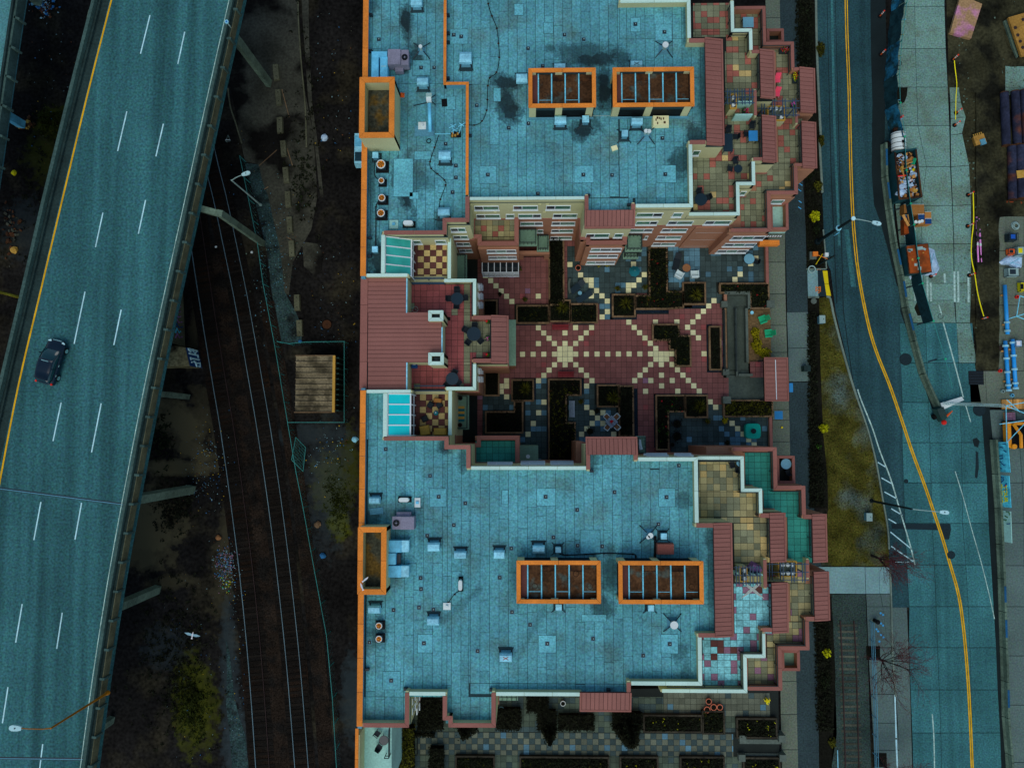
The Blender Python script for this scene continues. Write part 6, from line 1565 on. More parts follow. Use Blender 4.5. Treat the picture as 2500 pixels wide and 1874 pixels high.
# pale blue mast lying over its frame, and antennas
p=W3(1048,318,ZR);t=thing('vent_mast','long pale blue mast pipe with a white cowl, upper roof','mast',(p.x,p.y,ZR+.012))
part('pipe',MB().tube([W3(1050,322,ZR+.5),W3(1048,252,ZR+1.4)],.15,10),'duct_blue',t,True);part('cowl',MB().obox(W3(1047,240,ZR+1.5),(.42,.62,.4),R_(3)),'white_plastic',t);part('cowl_cap',MB().obox(W3(1047,232,ZR+1.72),(.5,.3,.14),R_(3)),'pole_grey',t)
part('base_plate',MB().obox((*W(1036,320,ZR),ZR+.06),(1.7,.95,.1)),'vent_side',t)
for a,b in (((1052,240),(1063,232)),((1053,247),(1063,256)),((1046,250),(1010,258))):part('guy',MB().tube([W3(*a,ZR+1.3),W3(*b,ZR+.05)],.05,5),'dark_metal',t)
t=thing('antenna_stand','cluster of small antennas weighed down with yellow blocks, upper roof','antenna',W3(1113,327,ZR));
part('tray',MB().obox((*W(1113,330,ZR),ZR+.1),(.9,.5,.1)),'black',t)
for i,(x,y) in enumerate(((1106,328),(1112,333),(1118,329),(1105,334))):part('block',MB().obox((*W(x,y,ZR),ZR+.2),(.16,.2,.12)),'steel_yellow',t)
for a,b in (((1120,326),(1128,303)),((1107,326),(1105,306)),((1062,327),(1100,327))):part('rod',MB().tube([W3(*a,ZR+.4),W3(*b,ZR+.9)],.03,5),'bar_blue',t)
for x,y in ((1127,305),(1105,308),(1110,318)):
    q=W3(x,y,ZR+.9);part('element',MB().obox((q.x,q.y,q.z),(.7,.05,.05),.5).obox((q.x,q.y,q.z+.06),(.5,.05,.05),-.6),'bar_blue',t)
p=W3(1047,345,ZR);solo('cable_coil',MB().ring(0,0,0,.06,.22,.06,16),'black','black ring of cable below the pale blue mast','cable',(p.x,p.y,ZR+.02),local=True)
def cable(px,label,r=.03,m='black',feet=True,z=.06):
    P=smooth_path([W3(x,y,ZR+z) for x,y in px],6);t=thing('roof_cable',label,'cable',P[0],'cables across the roofs')
    part('cable',MB().tube(P,r,5),m,t)
    if feet:
        for x,y in px[1:-1]:
            q=W3(x,y,ZR);part('foot',MB().box(q.x-.09,q.y-.06,ZR+.012,q.x+.09,q.y+.06,ZR+.05),'rust',t)
cable([(1191,-20),(1192,10),(1201,40),(1213,70),(1217,107),(1219,141),(1212,177),(1196,190),(1191,210),(1190,244),(1188,270),(1177,296),(1158,306),(1132,303)],'long black cable dropping from the top edge past the smaller well')
cable([(1071,330),(1061,360),(1050,395),(1053,412),(1068,425),(1085,440),(1088,452),(1075,487),(1072,508)],'black cable looping down to the lower hood, left of the dividing coping')
cable([(915,385),(914,425),(922,437)],'short pipe from the top pale box to the second fan',.045,'dark_metal',False);cable([(925,490),(918,505),(918,535),(917,600)],'dark pipe running down from the fans to the bottom pale box',.06,'dark_metal')
cable([(1440,283),(1480,283),(1518,282),(1530,270)],'thin pale pipe below the two upper wells',.025,'pole_grey',False)
cable([(1366,1352),(1385,1354),(1430,1352),(1475,1350),(1545,1352),(1552,1358),(1552,1366)],'black pipe running above the two lower wells',.05,'black')
cable([(1600,1308),(1600,1340),(1598,1368)],'thick black cable bundle beside the dark red box',.12,'black',False);cable([(1121,1442),(1110,1450),(1095,1470),(1092,1478)],'thin black cable from the upright white unit to its pad',.03,'black')
# roof drains
drain=None;n=0
DR=[(1108,86,'in the pale patch left of the cable, upper roof'),(1126,90,'with a dark pipe left of the cable, upper roof'),(1028,166,'below the air handler, upper roof'),(1060,166,'near the dividing coping by the air handler'),(925,97,'left of the dark puddle, upper roof'),(1289,119,'left above the smaller well'),(1378,86,'above the big puddle, upper roof'),(1425,97,'right above the big puddle, upper roof'),(1551,60,'in a pale square near the top, upper roof'),(1622,79,'in a pale square at the top right, upper roof'),(1325,162,'above the corner of the smaller well'),(1164,258,'beside the dividing coping, right of the mat'),(1290,302,'left below the smaller well'),(1242,313,'below the long puddle by the cable'),(1617,338,'below the rusty hatch, upper roof'),(1424,427,'in a pale square, middle of the upper roof'),(1494,428,'in open membrane, middle of the upper roof'),(1624,426,'in a pale square by the right puddle, upper roof'),(1191,427,'in a pale square right of the dividing coping'),(1313,473,'against the white coping, upper roof'),(1113,405,'beside the looping cable, upper one'),(1113,434,'beside the looping cable, middle one'),(1105,470,'beside the looping cable, lower one'),(1088,352,'above the hood by the dividing coping'),
 (942,1096,'below the red coping, lower roof'),(1050,1161,'left part of the lower roof, pale rim'),(1071,1212,'in a pale square, left part of the lower roof'),(1136,1228,'reddish, left of centre on the lower roof'),(1108,1281,'left of centre above the hood row'),(1043,1307,'above the leftmost hood of the row'),(1332,1212,'in a pale square above the lower left well'),(1409,1244,'centre top of the lower roof'),(1500,1201,'top middle of the lower roof'),(1627,1213,'in a pale square at the top right of the lower roof'),(1657,1136,'at the top right corner of the lower roof'),(1607,1279,'above the twin flues, lower roof'),(1248,1338,'between third and fourth hood, lower roof'),(1351,1311,'above the small legged vent, lower roof'),(1410,1331,'beside the stained patch, lower roof'),(1470,1333,'right of the stained patch, lower roof'),(1027,1410,'in a grey box left of the white unit, upper'),(1028,1437,'left of the white unit, lower'),(1220,1409,'left of the lower left well'),(1023,1482,'above the left hood, lower roof'),(1058,1487,'just above the left hood, lower roof'),(961,1488,'right of the coping hood, lower roof'),(1250,1493,'below the lower left well'),(1294,1524,'below the lower left well, right one'),(1336,1570,'in a pale square at the centre of the lower roof'),(1448,1558,'beside the round stain, lower roof'),(1035,1569,'in a pale square at the left of the lower roof'),(902,1567,'by the orange coping, lower roof'),(1166,1588,'left of the rust-marked hood'),(955,1660,'in a pale square at the lower left corner'),(1635,1571,'in a pale square at the lower right of the roof'),(1570,1599,'right part near the bottom of the lower roof')]
for px,py,lab in DR:
    p=W3(px,py,ZR)
    if drain is None:
        drain=thing('roof_drain','small dark roof drain '+lab,'drain',(p.x,p.y,ZR+.018),'square roof drains')
        lpart('collar',MB().box(-.2,-.2,0,.2,.2,.012),'vent_side',drain);lpart('plate',MB().box(-.155,-.155,.012,.155,.155,.03),'dark_metal',drain);lpart('stub',MB().cyl(.02,.02,.03,.12,.045,8),'pole_grey',drain)
    else:copy_tree(drain,(p.x,p.y,ZR+.018),0,'small dark roof drain '+lab)
patch_rg=random.Random(6)
for root,L in ((N_,((1099,72,1142,108),(1008,148,1050,185),(1205,216,1222,248),(1256,10,1278,38),(1327,56,1350,82),(1540,44,1563,78),(1600,60,1640,100),(1402,405,1449,446),(1604,404,1650,446),(1170,406,1212,448),(1090,236,1112,268),(961,388,1008,480),(1012,370,1052,390),(1070,456,1090,470),(1000,470,1022,486))),(S_,((1049,1192,1089,1236),(1311,1192,1356,1234),(1608,1192,1648,1236),(1417,1293,1465,1352),(1020,1548,1056,1592),(935,1638,977,1682),(1315,1550,1357,1592),(1614,1548,1655,1594),(1420,1500,1480,1516),(997,1375,1016,1404),(1225,1196,1240,1230)))):
    for r in L:
        a=RW(*r,ZR);part('roof_patch',MB().box(a[0]-.03,a[1]-.03,ZR+.01,a[2]+.03,a[3]+.03,ZR+.0205),'roof_base',root);part('roof_patch',MB().box(a[0],a[1],ZR+.012,a[2],a[3],ZR+.024),'roof_patch',root)
# scuppers: short black spouts along the dividing coping and parapets
for root,px,py,dx in ((N_,1093,36,1),(N_,1093,80,1),(N_,1093,102,1),(N_,1093,190,1),(N_,1147,330,1),(N_,905,35,1),(N_,905,124,1),(N_,902,580,1),(N_,902,625,1),(S_,896,1634,1),(S_,990,1682,-1),(S_,1200,1684,-1),(S_,1486,1684,0),(N_,1437,476,-1),(N_,1536,499,-1),(S_,1445,1150,1),(S_,1087,1097,-1)):
    p=W3(px,py,ZR+.35);part('scupper',MB().box(p.x-.16,p.y-.1,ZR+.02,p.x+.16,p.y+.1,ZR+.4),'dark_metal',root)

# gulls
def gull(px,py,z,rz,label,flying):
    p=W3(px,py,z);t=thing('gull',label,'bird',p,'gulls',rz)
    bm_=MB()
    body=[(-.24,.02),(-.16,.055),(-.05,.075),(.08,.07),(.17,.045),(.22,.04),(.27,.015)]
    k=8;vs=[];fs=[]
    z0=.0 if flying else .16
    for i,(x,r) in enumerate(body):
        for j in range(k):vs.append((x,r*math.cos(2*PI*j/k),z0+r*math.sin(2*PI*j/k)+(.02 if i>4 else 0)))
    for i in range(len(body)-1):
        for j in range(k):fs.append((i*k+j,i*k+(j+1)%k,(i+1)*k+(j+1)%k,(i+1)*k+j))
    fs+=[tuple(range(k)),tuple(range((len(body)-1)*k,len(body)*k))]
    bm_.add(vs,fs);tail=[(-.22,-.03,z0),(-.22,.03,z0),(-.38,.08,z0),(-.38,-.08,z0)];bm_.add(tail,[(0,1,2,3)])
    if flying:
        for s in (-1,1):
            W_=[(.1,.05),(.16,.38),(.06,.78),(-.08,.42),(-.1,.05)]
            bm_.m=1;bm_.add([(x,s*y,z0+.03+.06*math.sin(y*3)) for x,y in W_],[(0,1,3,4),(1,2,3)])
    else:
        for s in (-1,1):
            bm_.m=1;bm_.add([(.1,s*.075,z0+.03),(-.05,s*.09,z0+.04),(-.34,s*.03,z0+.03),(-.05,s*.05,z0+.075)],[(0,1,2,3)])
            bm_.m=2;bm_.box(-.01,s*.035-.008,0,.01,s*.035+.008,.11)
    lpart('body',bm_,['bird_white','bird_grey','tactile_yellow'],t);lpart('beak',MB().tube([(.26,0,z0+.02),(.33,0,z0+.01)],.016,5,.004),'tactile_yellow',t)
gull(470,1549,9.0,R_(78),'white gull with spread grey wings gliding over the dark ground',True)
gull(894,1412,16.9,R_(40),'white gull perched on the inner edge of the lower orange tower',False);gull(884,1429,16.9,R_(110),'white gull perched on the outer coping of the lower orange tower',False)

# ================================================================ TERRACE AND COURT FURNITURE
def chair(loc,rz,label,m='chair_dark',seat=None,grp='patio chairs',arms=True):
    t=thing('patio_chair',label,'chair',loc,grp,rz)
    lpart('seat',MB().box(-.24,-.24,.40,.24,.24,.45),seat or m,t);lpart('backrest',MB().obox((0,.25,.68),(.46,.05,.5),0,-.15),m,t)
    for a in (-.21,.21):
        for b in (-.21,.21):lpart('leg',MB().box(a-.02,b-.02,0,a+.02,b+.02,.4),m,t)
        if arms:lpart('armrest',MB().box(a-.03+(.04 if a>0 else -.04),-.22,.62,a+.03+(.04 if a>0 else -.04),.26,.65),m,t)
    return t
def round_table(loc,r,label,m='table_dark',grp='patio tables',h=.72):
    t=thing('patio_table',label,'table',loc,grp)
    lpart('tabletop',MB().cyl(0,0,h,h+.03,r,22),m,t);lpart('rim',MB().ring(0,0,h-.01,h+.035,r+.02,.03,22),'dark_metal',t)
    for i in range(4):
        a=i*PI/2+.4;lpart('leg',MB().tube([(r*.7*math.cos(a),r*.7*math.sin(a),h),(r*.8*math.cos(a),r*.8*math.sin(a),0)],.025,5),'dark_metal',t)
    return t
def set_table(px,py,z,r,chairs,where,m='table_dark',cm='chair_dark',seat=None):
    p=W3(px,py,z+.72);p.z=z;round_table(p,r,'round table '+where,m)
    for i,(dx,dy) in enumerate(chairs):
        q=W3(px+dx,py+dy,z+.5);q.z=z
        d=q-p;side=('right' if d.x>.3 else 'left' if d.x<-.3 else 'middle');ud=('upper ' if d.y>.3 else 'lower ' if d.y<-.3 else '')
        chair(q,math.atan2(d.y,d.x)-PI/2,'dark chair %s%s of round table %s'%(ud,side,where) if cm=='chair_dark' else 'chair %s%s of round table %s'%(ud,side,where),cm,seat)
Z1,Z2=T1+.026,T2+.026
set_table(1116,729,Z1,.55,[(0,-20),(-19,0),(19,-2),(-1,18)],'on the pink terrace, upper')
set_table(1157,815,Z1,.62,[(-20,-10),(2,-19),(-14,20),(16,17)],'on the pink terrace, middle')
set_table(1104,924,Z1,.55,[(6,-14),(-12,14),(15,10)],'on the pink terrace, lower')
set_table(1711,487,Z1,.55,[(-4,-18),(17,-5)],'at the white corner, upper terrace')
set_table(1802,412,Z1,.36,[(-6,-19),(-19,-1)],'on the upper brick-tiled terrace')
set_table(1829,632,ZP+.012,.55,[(18,6)],'of glass on the blue patio','table_glass')
set_table(1676,654,ZP+.012,.43,[],'of brown wicker between white armchairs','chair_wood')
set_table(1919,1132,B3+.01,.5,[(-16,8),(6,20)],'of glass on small corner balcony','table_glass')
set_table(1806,1130,Z1,.3,[(-18,4),(-4,16)],'of glass on straw-tiled terrace','table_glass')
set_table(937,1806,8.41,.42,[(-16,-15),(-12,18)],'on the bottom left loggia')
# armchairs, loungers
def armchair(px,py,z,rz,label,m='chair_white'):
    p=W3(px,py,z+.4);t=thing('armchair',label,'armchair',(p.x,p.y,z),'white armchairs',rz)
    lpart('seat',MB().box(-.32,-.32,.1,.32,.28,.4),m,t);lpart('backrest',MB().box(-.38,.28,.1,.38,.44,.75),m,t)
    for s in (-1,1):lpart('armrest',MB().box(s*.32 if s<0 else .32,-.32,.1,s*.42,.28,.55) if s>0 else MB().box(-.42,-.32,.1,-.32,.28,.55),m,t)
armchair(1659,669,ZP+.012,R_(150),'white armchair left of the wicker table on the blue patio');armchair(1696,668,ZP+.012,R_(182),'white armchair right of the wicker table on the blue patio')
def lounger(px,py,z,rz,label,m):
    p=W3(px,py,z+.4);t=thing('sun_lounger',label,'lounger',(p.x,p.y,z),'loungers',rz)
    lpart('mattress',MB().box(-.32,-.85,.32,.32,.35,.42),m,t);lpart('backrest',MB().obox((0,.62,.52),(.64,.62,.09),0,.45),m,t);lpart('frame',MB().box(-.34,-.9,.26,.34,.38,.32),'dark_metal',t)
    for a in (-.28,.28):
        for b in (-.75,.3):lpart('leg',MB().box(a-.03,b-.03,0,a+.03,b+.03,.28),'dark_metal',t)
lounger(1653,639,ZP+.012,R_(-14),'black lounger on the blue patio','chair_dark');lounger(1409,700,ZP+.012,R_(-50),'dark blue lounger beside the bamboo planter, upper','table_dark');lounger(1426,724,ZP+.012,R_(-60),'dark blue lounger beside the small blue table, lower','table_dark')
round_table(W3(1415,717,ZP+.012),.22,'tiny bright blue table between two dark loungers','table_glass',h=.45)
# umbrella tables
def umbrella(px,py,z,r,m,label,h=2.2,sides=8,sq=False):
    p=W3(px,py,z+h);t=thing('umbrella',label,'umbrella',(p.x,p.y,z),'patio umbrellas')
    n=4 if sq else sides;mb=MB();vs=[(0,0,h+.35)];
    for i in range(n):
        a=2*PI*i/n+(PI/4 if sq else .2);vs.append((r*math.cos(a),r*math.sin(a),h-.05))
        b=a+PI/n;rr=r*(math.cos(PI/n)*.97);vs.append((rr*math.cos(b),rr*math.sin(b),h-.02))
    fs=[(0,1+i,1+(i+1)%(2*n)) for i in range(2*n)]
    mb.add(vs,fs);lpart('canopy',mb,m,t);lpart('pole',MB().tube([(0,0,0),(0,0,h+.42)],.03,6),'pole_grey',t);lpart('foot',MB().cyl(0,0,0,.08,.25,12),'dark_metal',t)
umbrella(1549,662,ZP+.012,.6,'umbrella_teal','teal covered barbecue-like umbrella on the middle slate patio',1.0)
# square table with four wooden chairs
p=W3(1493,1029,ZP+.72);p.z=ZP+.012
t=thing('dining_table','white slatted square table with a red flower, set diagonally','table',p,None,R_(42))
for i in range(8):lpart('slat',MB().box(-.48+i*.12,-.48,.70,-.38+i*.12,.48,.73),'bench_grey',t)
for a in (-.42,.42):
    for b in (-.42,.42):lpart('leg',MB().box(a-.03,b-.03,0,a+.03,b+.03,.7),'bench_grey',t)
fl=thing('flower_pot','red flowers in the middle of the white square table','flowers',p+Vector((0,0,.73)));r2=random.Random(2)
lpart('pot',MB().cyl(0,0,0,.12,.08,10,.1),'pot_terracotta',fl);lpart('flowers',MB().leaves((0,0,.14),.18,.18,.14,60,.06,r2,shell=0),'flower_red',fl)
for dx,dy,lab in ((-11,-11,'upper left'),(11,-11,'upper right'),(-10,13,'lower left'),(12,12,'lower right')):
    q=W3(1493+dx*1.1,1029+dy*1.1,ZP+.5);q.z=ZP+.012;d=q-p
    chair(q,math.atan2(d.y,d.x)-PI/2,'brown chair with white frame at the %s corner of the square table'%lab,'chair_white','chair_wood')
# big teal square umbrella
p=W3(1840,1052,ZP+1.0);t=thing('covered_table','teal rounded square covered table on the lower slate patio','table',(p.x,p.y,ZP+.012))
mb=MB();
pts=[]
for i in range(24):
    a=2*PI*i/24;c,s=math.cos(a),math.sin(a);k=.78/(abs(c)**5+abs(s)**5)**.2;pts.append((c*k,s*k))
mb.prism(pts,.15,.78);mb.prism([(x*.93,y*.93) for x,y in pts],.78,.82);lpart('cover',mb,'cloth_teal',t);lpart('centre_pot',MB().cyl(0,0,.82,1.0,.22,14,.27).cyl(0,0,1.0,1.02,.2,14),'chair_dark',t);lpart('leg',MB().box(-.3,-.3,0,.3,.3,.15),'black',t)
def cloth_table(px,z,h,m,label,cat='table'):
    x0,y0,x1,y1=RW(*px,z+h);t=thing('covered_table',label,cat,((x0+x1)/2,(y0+y1)/2,z));w,d=x1-x0,y1-y0
    lpart('top',MB().box(-w/2,-d/2,h-.04,w/2,d/2,h),m,t)
    for a in (-1,1):
        for b in (-1,1):lpart('leg',MB().box(a*(w/2-.06)-.03,b*(d/2-.06)-.03,0,a*(w/2-.06)+.03,b*(d/2-.06)+.03,h-.04),'dark_metal',t)
cloth_table((1828,319,1850,344),Z1,.75,'cloth_blue','bright blue square table on the upper brick-tiled terrace');cloth_table((1814,42,1840,67),Z2,.75,'table_glass','pale blue square table on the top right lower terrace');cloth_table((1766,326,1789,370),Z1,.75,'table_dark','long dark table beside the red lean-to, upper terrace')
for px,py,rz,lab in ((1822,328,90,'dark wire chair left of the bright blue table'),(1836,308,0,'dark wire chair above the bright blue table'),(1796,334,-90,'dark wire chair right of the long dark table'),(1778,318,0,'dark wire chair above the long dark table')):
    q=W3(px,py,Z1+.4);q.z=Z1;chair(q,R_(rz),lab)
# wicker seats and covers, lower checker terrace
def cushion_box(px,py,z,w,d,h,rz,m,label,name='ottoman',cat='seat'):
    p=W3(px,py,z+h);t=thing(name,label,cat,(p.x,p.y,z),'covered seats',R_(rz))
    lpart('body',MB().tbox(0,0,0,h*.8,w*1.04,d*1.04,w,d),m,t);lpart('top',MB().tbox(0,0,h*.8,h,w,d,w*.86,d*.86),m,t)
cushion_box(1036,1050,Z1,.85,.85,.6,10,'cover_tan','rounded tan covered seat on the lower checker terrace');cushion_box(1074,1053,Z1,1.15,.62,.6,0,'cover_tan','wide tan covered bench on the lower checker terrace');cushion_box(1068,977,Z1,.7,.38,.5,-8,'plywood','orange-tan cushion chair at the top of the lower checker terrace')
for px,py,rz,lab in ((1050,988,55,'dark woven seat left under the orange cushion'),(1072,988,30,'dark woven seat right under the orange cushion'),(1036,1022,25,'dark woven seat left of the blue grill')):cushion_box(px,py,Z1,.55,.5,.45,rz,'chair_dark',lab)
p=W3(1064,1008,Z1+.7);t=thing('grill','small round blue grill on the lower checker terrace','grill',(p.x,p.y,Z1))
lpart('bowl',MB().dome((0,0,.6),.22,.22,.2),'umbrella_teal',t)
for i in range(3):lpart('leg',MB().tube([(.1*math.cos(i*2.1),.1*math.sin(i*2.1),.6),(.25*math.cos(i*2.1),.25*math.sin(i*2.1),0)],.02,5),'dark_metal',t)
lpart('lid_shine',MB().cyl(0,.04,.8,.82,.05,8),'bird_white',t)
# benches
def bench(px,label,m,z=ZP+.012):
    x0,y0,x1,y1=RW(*px,z+.45);w,d=x1-x0,y1-y0;t=thing('bench',label,'bench',((x0+x1)/2,(y0+y1)/2,z),'courtyard benches')
    lng=w>d
    for i in range(4):
        if lng:lpart('slat',MB().box(-w/2,-d/2+d*i/4+.01,.42,w/2,-d/2+d*(i+1)/4-.01,.46),m,t)
        else:lpart('slat',MB().box(-w/2+w*i/4+.01,-d/2,.42,-w/2+w*(i+1)/4-.01,d/2,.46),m,t)
    if lng:lpart('backrest',MB().obox((0,d/2,.68),(w,.06,.35),0,-.2),m,t)
    else:lpart('backrest',MB().obox((-w/2,0,.68),(.06,d,.35),0,0,-.2),m,t)
    for s in (-1,1):lpart('leg',MB().box(s*w*.42-.04,-d*.4,0,s*w*.42+.04,d*.4,.42),'dark_metal',t)
bench((1348,795,1388,805),'red slatted bench below the planter with yellow flowers','bench_red');bench((1362,909,1401,920),'red-violet slatted bench above the long angled bed','bench_red');bench((1391,978,1403,1018),'pale blue slatted bench inside the lower planters','bench_grey')
# curved stone seat
mb=MB();pts=[]
for i in range(9):a=R_(150+i*7.5);pts.append((.95*math.cos(a)+.8,.95*math.sin(a)-.3))
p=W3(1392,688,ZP);solo('stone_bench',MB().ribbon([Vector((x,y*1.6,.45)) for x,y in pts],.22,None,.45),'planter_grey','curved grey stone seat beside the narrow bamboo planter','seat',(p.x,p.y,ZP+.01),local=True)
# pots
def pot(px,py,z,r,label,m='pot_terracotta',plant=None,ph=.5,n=120,name='plant_pot'):
    p=W3(px,py,z);t=thing(name,label,'plant pot',(p.x,p.y,z),'plant pots')
    lpart('pot',MB().cyl(0,0,0,.4,r*.75,14,r),m,t);lpart('rim',MB().ring(0,0,.38,.45,r*1.08,r*.2,14),m,t);lpart('soil',MB().cyl(0,0,.38,.405,r*.88,14),'bed_soil',t)
    if plant:lpart('plant',MB().leaves((0,0,.45),r*1.5,r*1.5,ph,n,.08,random.Random(int(px+py)),shell=0),plant,t)
Zc=ZP+.012
for a in ((1411,656,Zc,.28,'large terracotta pot with bare soil below the middle bay'),(1461,648,Zc,.22,'yellow grass pot left under the middle bay windows','dark_metal','leaf_yellow'),(1482,648,Zc,.22,'yellow grass pot right under the middle bay windows','dark_metal','leaf_yellow'),(1507,706,Zc,.2,'pot with orange-green shrub above the square planter','dark_metal','leaf_olive'),(1573,703,Zc,.18,'pale pot beside the angled bed','planter_grey','leaf_olive'),(1268,657,Zc,.22,'green shrub pot beside the glazed porch','dark_metal','leaf_olive'),(1282,733,Zc,.2,'small green shrub pot above the dark planter','dark_metal','leaf_olive'),(1221,720,Zc,.16,'small dark shrub pot on the cream diagonal','dark_metal','leaf_dark'),
          (1418,980,Zc,.22,'square-looking pot with a green ball beside the pale bench','planter_wall','leaf_olive'),(1457,1003,Zc,.25,'dark round pot above the four-chair table','chair_dark','hedge_black'),(1440,1052,Zc,.3,'dark shrub pot below the four-chair table, left','chair_dark','leaf_dark'),(1651,1034,Zc,.45,'large black shrub pot on the lower slate patio, upper','chair_dark','hedge_black'),(1651,1064,Zc,.45,'large black shrub pot on the lower slate patio, lower','chair_dark','hedge_black'),(1640,1085,Zc,.22,'brown pot beside the wall of the lower slate patio','rail_rust'),(1725,1028,Zc,.22,'yellow-green shrub pot below the square planter','chair_dark','leaf_olive'),(1766,1026,Zc,.25,'yellow shrub pot left of the round bushes','chair_dark','leaf_yellow'),(1774,1080,Zc,.2,'small brown pot by the lower wall','rail_rust','leaf_dark'),(1698,1098,Zc,.2,'small olive pot against the lower wing','chair_dark','leaf_olive'),
          (1810,468,Z2,.2,'white pot with green plant in the terrace corner, upper wing','white_plastic','leaf_green'),(1728,1708,Zc,.28,'terracotta ring pot, top left of the pot stack'),(1740,1722,Zc,.3,'terracotta ring pot, middle of the pot stack'),(1755,1722,Zc,.28,'dark terracotta ring pot, right of the pot stack'),(1724,1728,Zc,.3,'bright terracotta ring pot, lower left of the pot stack'),(1224,1729,Zc,.32,'pale blue ring pot near the roof corner, lower garden','vent_metal'),(1374,1713,Zc,.25,'white ring pot on the small patio, lower garden','white_plastic'),(1870,1706,Zc,.2,'yellow flower pot on the lower garden patio','dark_metal','flower_yellow')):pot(*a[:5],*(a[5:] if len(a)>5 else ()))
# flower boxes on terraces
def flowerbox(px,py,z,w,d,mats_,label):
    p=W3(px,py,z+.4);t=thing('flower_box',label,'flower box',(p.x,p.y,z),'terrace flower boxes');r2=random.Random(int(px))
    lpart('box',MB().tbox(0,0,0,.35,w,d,w*1.1,d*1.1),'dark_metal',t);lpart('leaves',MB().leaves((0,0,.4),w*.6,d*.6,.35,130,.08,r2,shell=0),'leaf_green',t)
    for m in mats_:lpart('blossoms',MB().leaves((r2.uniform(-.1,.1),r2.uniform(-.1,.1),.5),w*.55,d*.55,.3,55,.06,r2,shell=0),m,t)
flowerbox(1916,122,Z2,.9,.5,['flower_pink','flower_red'],'pink and red flower box in the corner of the top lower terrace');flowerbox(1942,188,Z2,.45,1.0,['flower_yellow','flower_red'],'yellow flower box beside the outer red lean-to');flowerbox(1938,256,Z2,.4,.4,['flower_pink'],'magenta flower pot below the pergola');flowerbox(1190,826,Z1,.4,.4,['flower_pink'],'pink flower pot on the pink terrace beside the lean-to');flowerbox(1191,785,Z1,.3,.3,['flower_red'],'dark red flower pot at the top corner of the pink terrace');flowerbox(1191,866,Z1,.3,.3,['flower_red'],'dark red flower pot at the bottom corner of the pink terrace');flowerbox(1820,270,Z1,.42,.42,['flower_red','flower_pink'],'round red flower heap below the upper pergola')
for px,py,rz,lab in ((1899,194,2,'upper hot pink deck chair beside the inner lean-to'),(1898,228,-8,'lower hot pink deck chair beside the inner lean-to')):
    p=W3(px,py,Z2+.4);t=thing('deck_chair',lab,'deck chair',(p.x,p.y,Z2),'pink deck chairs',R_(rz));lpart('seat',MB().obox((0,0,.35),(.5,.55,.05),0,.1),'magenta',t);lpart('backrest',MB().obox((0,.34,.58),(.5,.06,.5),0,-.5),'magenta',t)
    for a in (-.22,.22):lpart('leg',MB().box(a-.02,-.25,0,a+.02,.3,.33),'chair_white',t)
# purple tarp, trellis
p=W3(1838,1392,Z1+.5);t=thing('tarp_cover','crumpled purple tarp over furniture beside the lower pergola','tarp',(p.x,p.y,Z1));r2=random.Random(8)
mb=MB();rim_=[W(x,y,Z1) for x,y in ((1822,1383),(1834,1368),(1850,1376),(1862,1384),(1861,1394),(1842,1393),(1828,1389))];vs=[(x,y,Z1) for x,y in rim_];c=[((x-p.x)*.75+p.x,(y-p.y)*.75+p.y,Z1+.55+r2.random()*.25) for x,y in rim_]
n=len(rim_);mb.add(vs+c+[(p.x,p.y,Z1+.8)],[(i,(i+1)%n,n+(i+1)%n,n+i) for i in range(n)]+[(n+i,n+(i+1)%n,2*n) for i in range(n)]);part('tarp',mb,'tarp_purple',t)
p=W3(1837,1438,Z1+.05);t=thing('trellis','white lattice trellis lying on the icy blue terrace tiles','trellis',(p.x,p.y,Z1),None)
for i in range(13):
    u=-.85+i*.14
    for ang in (45,-45):
        c_=Vector((u,0,.04 if ang>0 else .07));L=1.5-abs(u)*.6
        lpart('lath',MB().obox((c_.x*.75,(u*.5 if ang>0 else -u*.5),c_.z),(L,.035,.02),R_(ang)),'white_plastic',t)
# green garden chairs in the sand bed
def adirondack(px,py,rz,label):
    p=W3(px,py,ZP+.1);t=thing('garden_chair',label,'chair',(p.x,p.y,ZP-.3),'green garden chairs',R_(rz))
    for i in range(5):lpart('seat_slat',MB().obox((0,-.3+i*.13,.36-i*.02),(.55,.11,.03)),'plastic_green',t)
    for i in range(5):lpart('back_slat',MB().obox((-.22+i*.11,.42,.72),(.1,.05,.85),0,-.3),'plastic_green',t)
    for s in (-1,1):lpart('armrest',MB().box(s*.34-.07,-.4,.52,s*.34+.07,.35,.55),'plastic_green',t);lpart('leg',MB().box(s*.34-.03,-.36,0,s*.34+.03,-.3,.52),'plastic_green',t);lpart('leg',MB().box(s*.34-.03,.25,0,s*.34+.03,.31,.52),'plastic_green',t)
adirondack(1862,780,-70,'green garden chair at the top of the sand bed');adirondack(1876,814,-85,'larger green garden bench chair beside the sidewalk')
p=W3(1836,763,ZP);solo('metal_bucket',MB().cyl(0,0,0,.3,.14,14,.17).ring(0,0,.3,.33,.18,.03,14),'vent_metal','pale metal bucket in the corner of the sand bed','bucket',(p.x,p.y,ZP-.3),local=True)
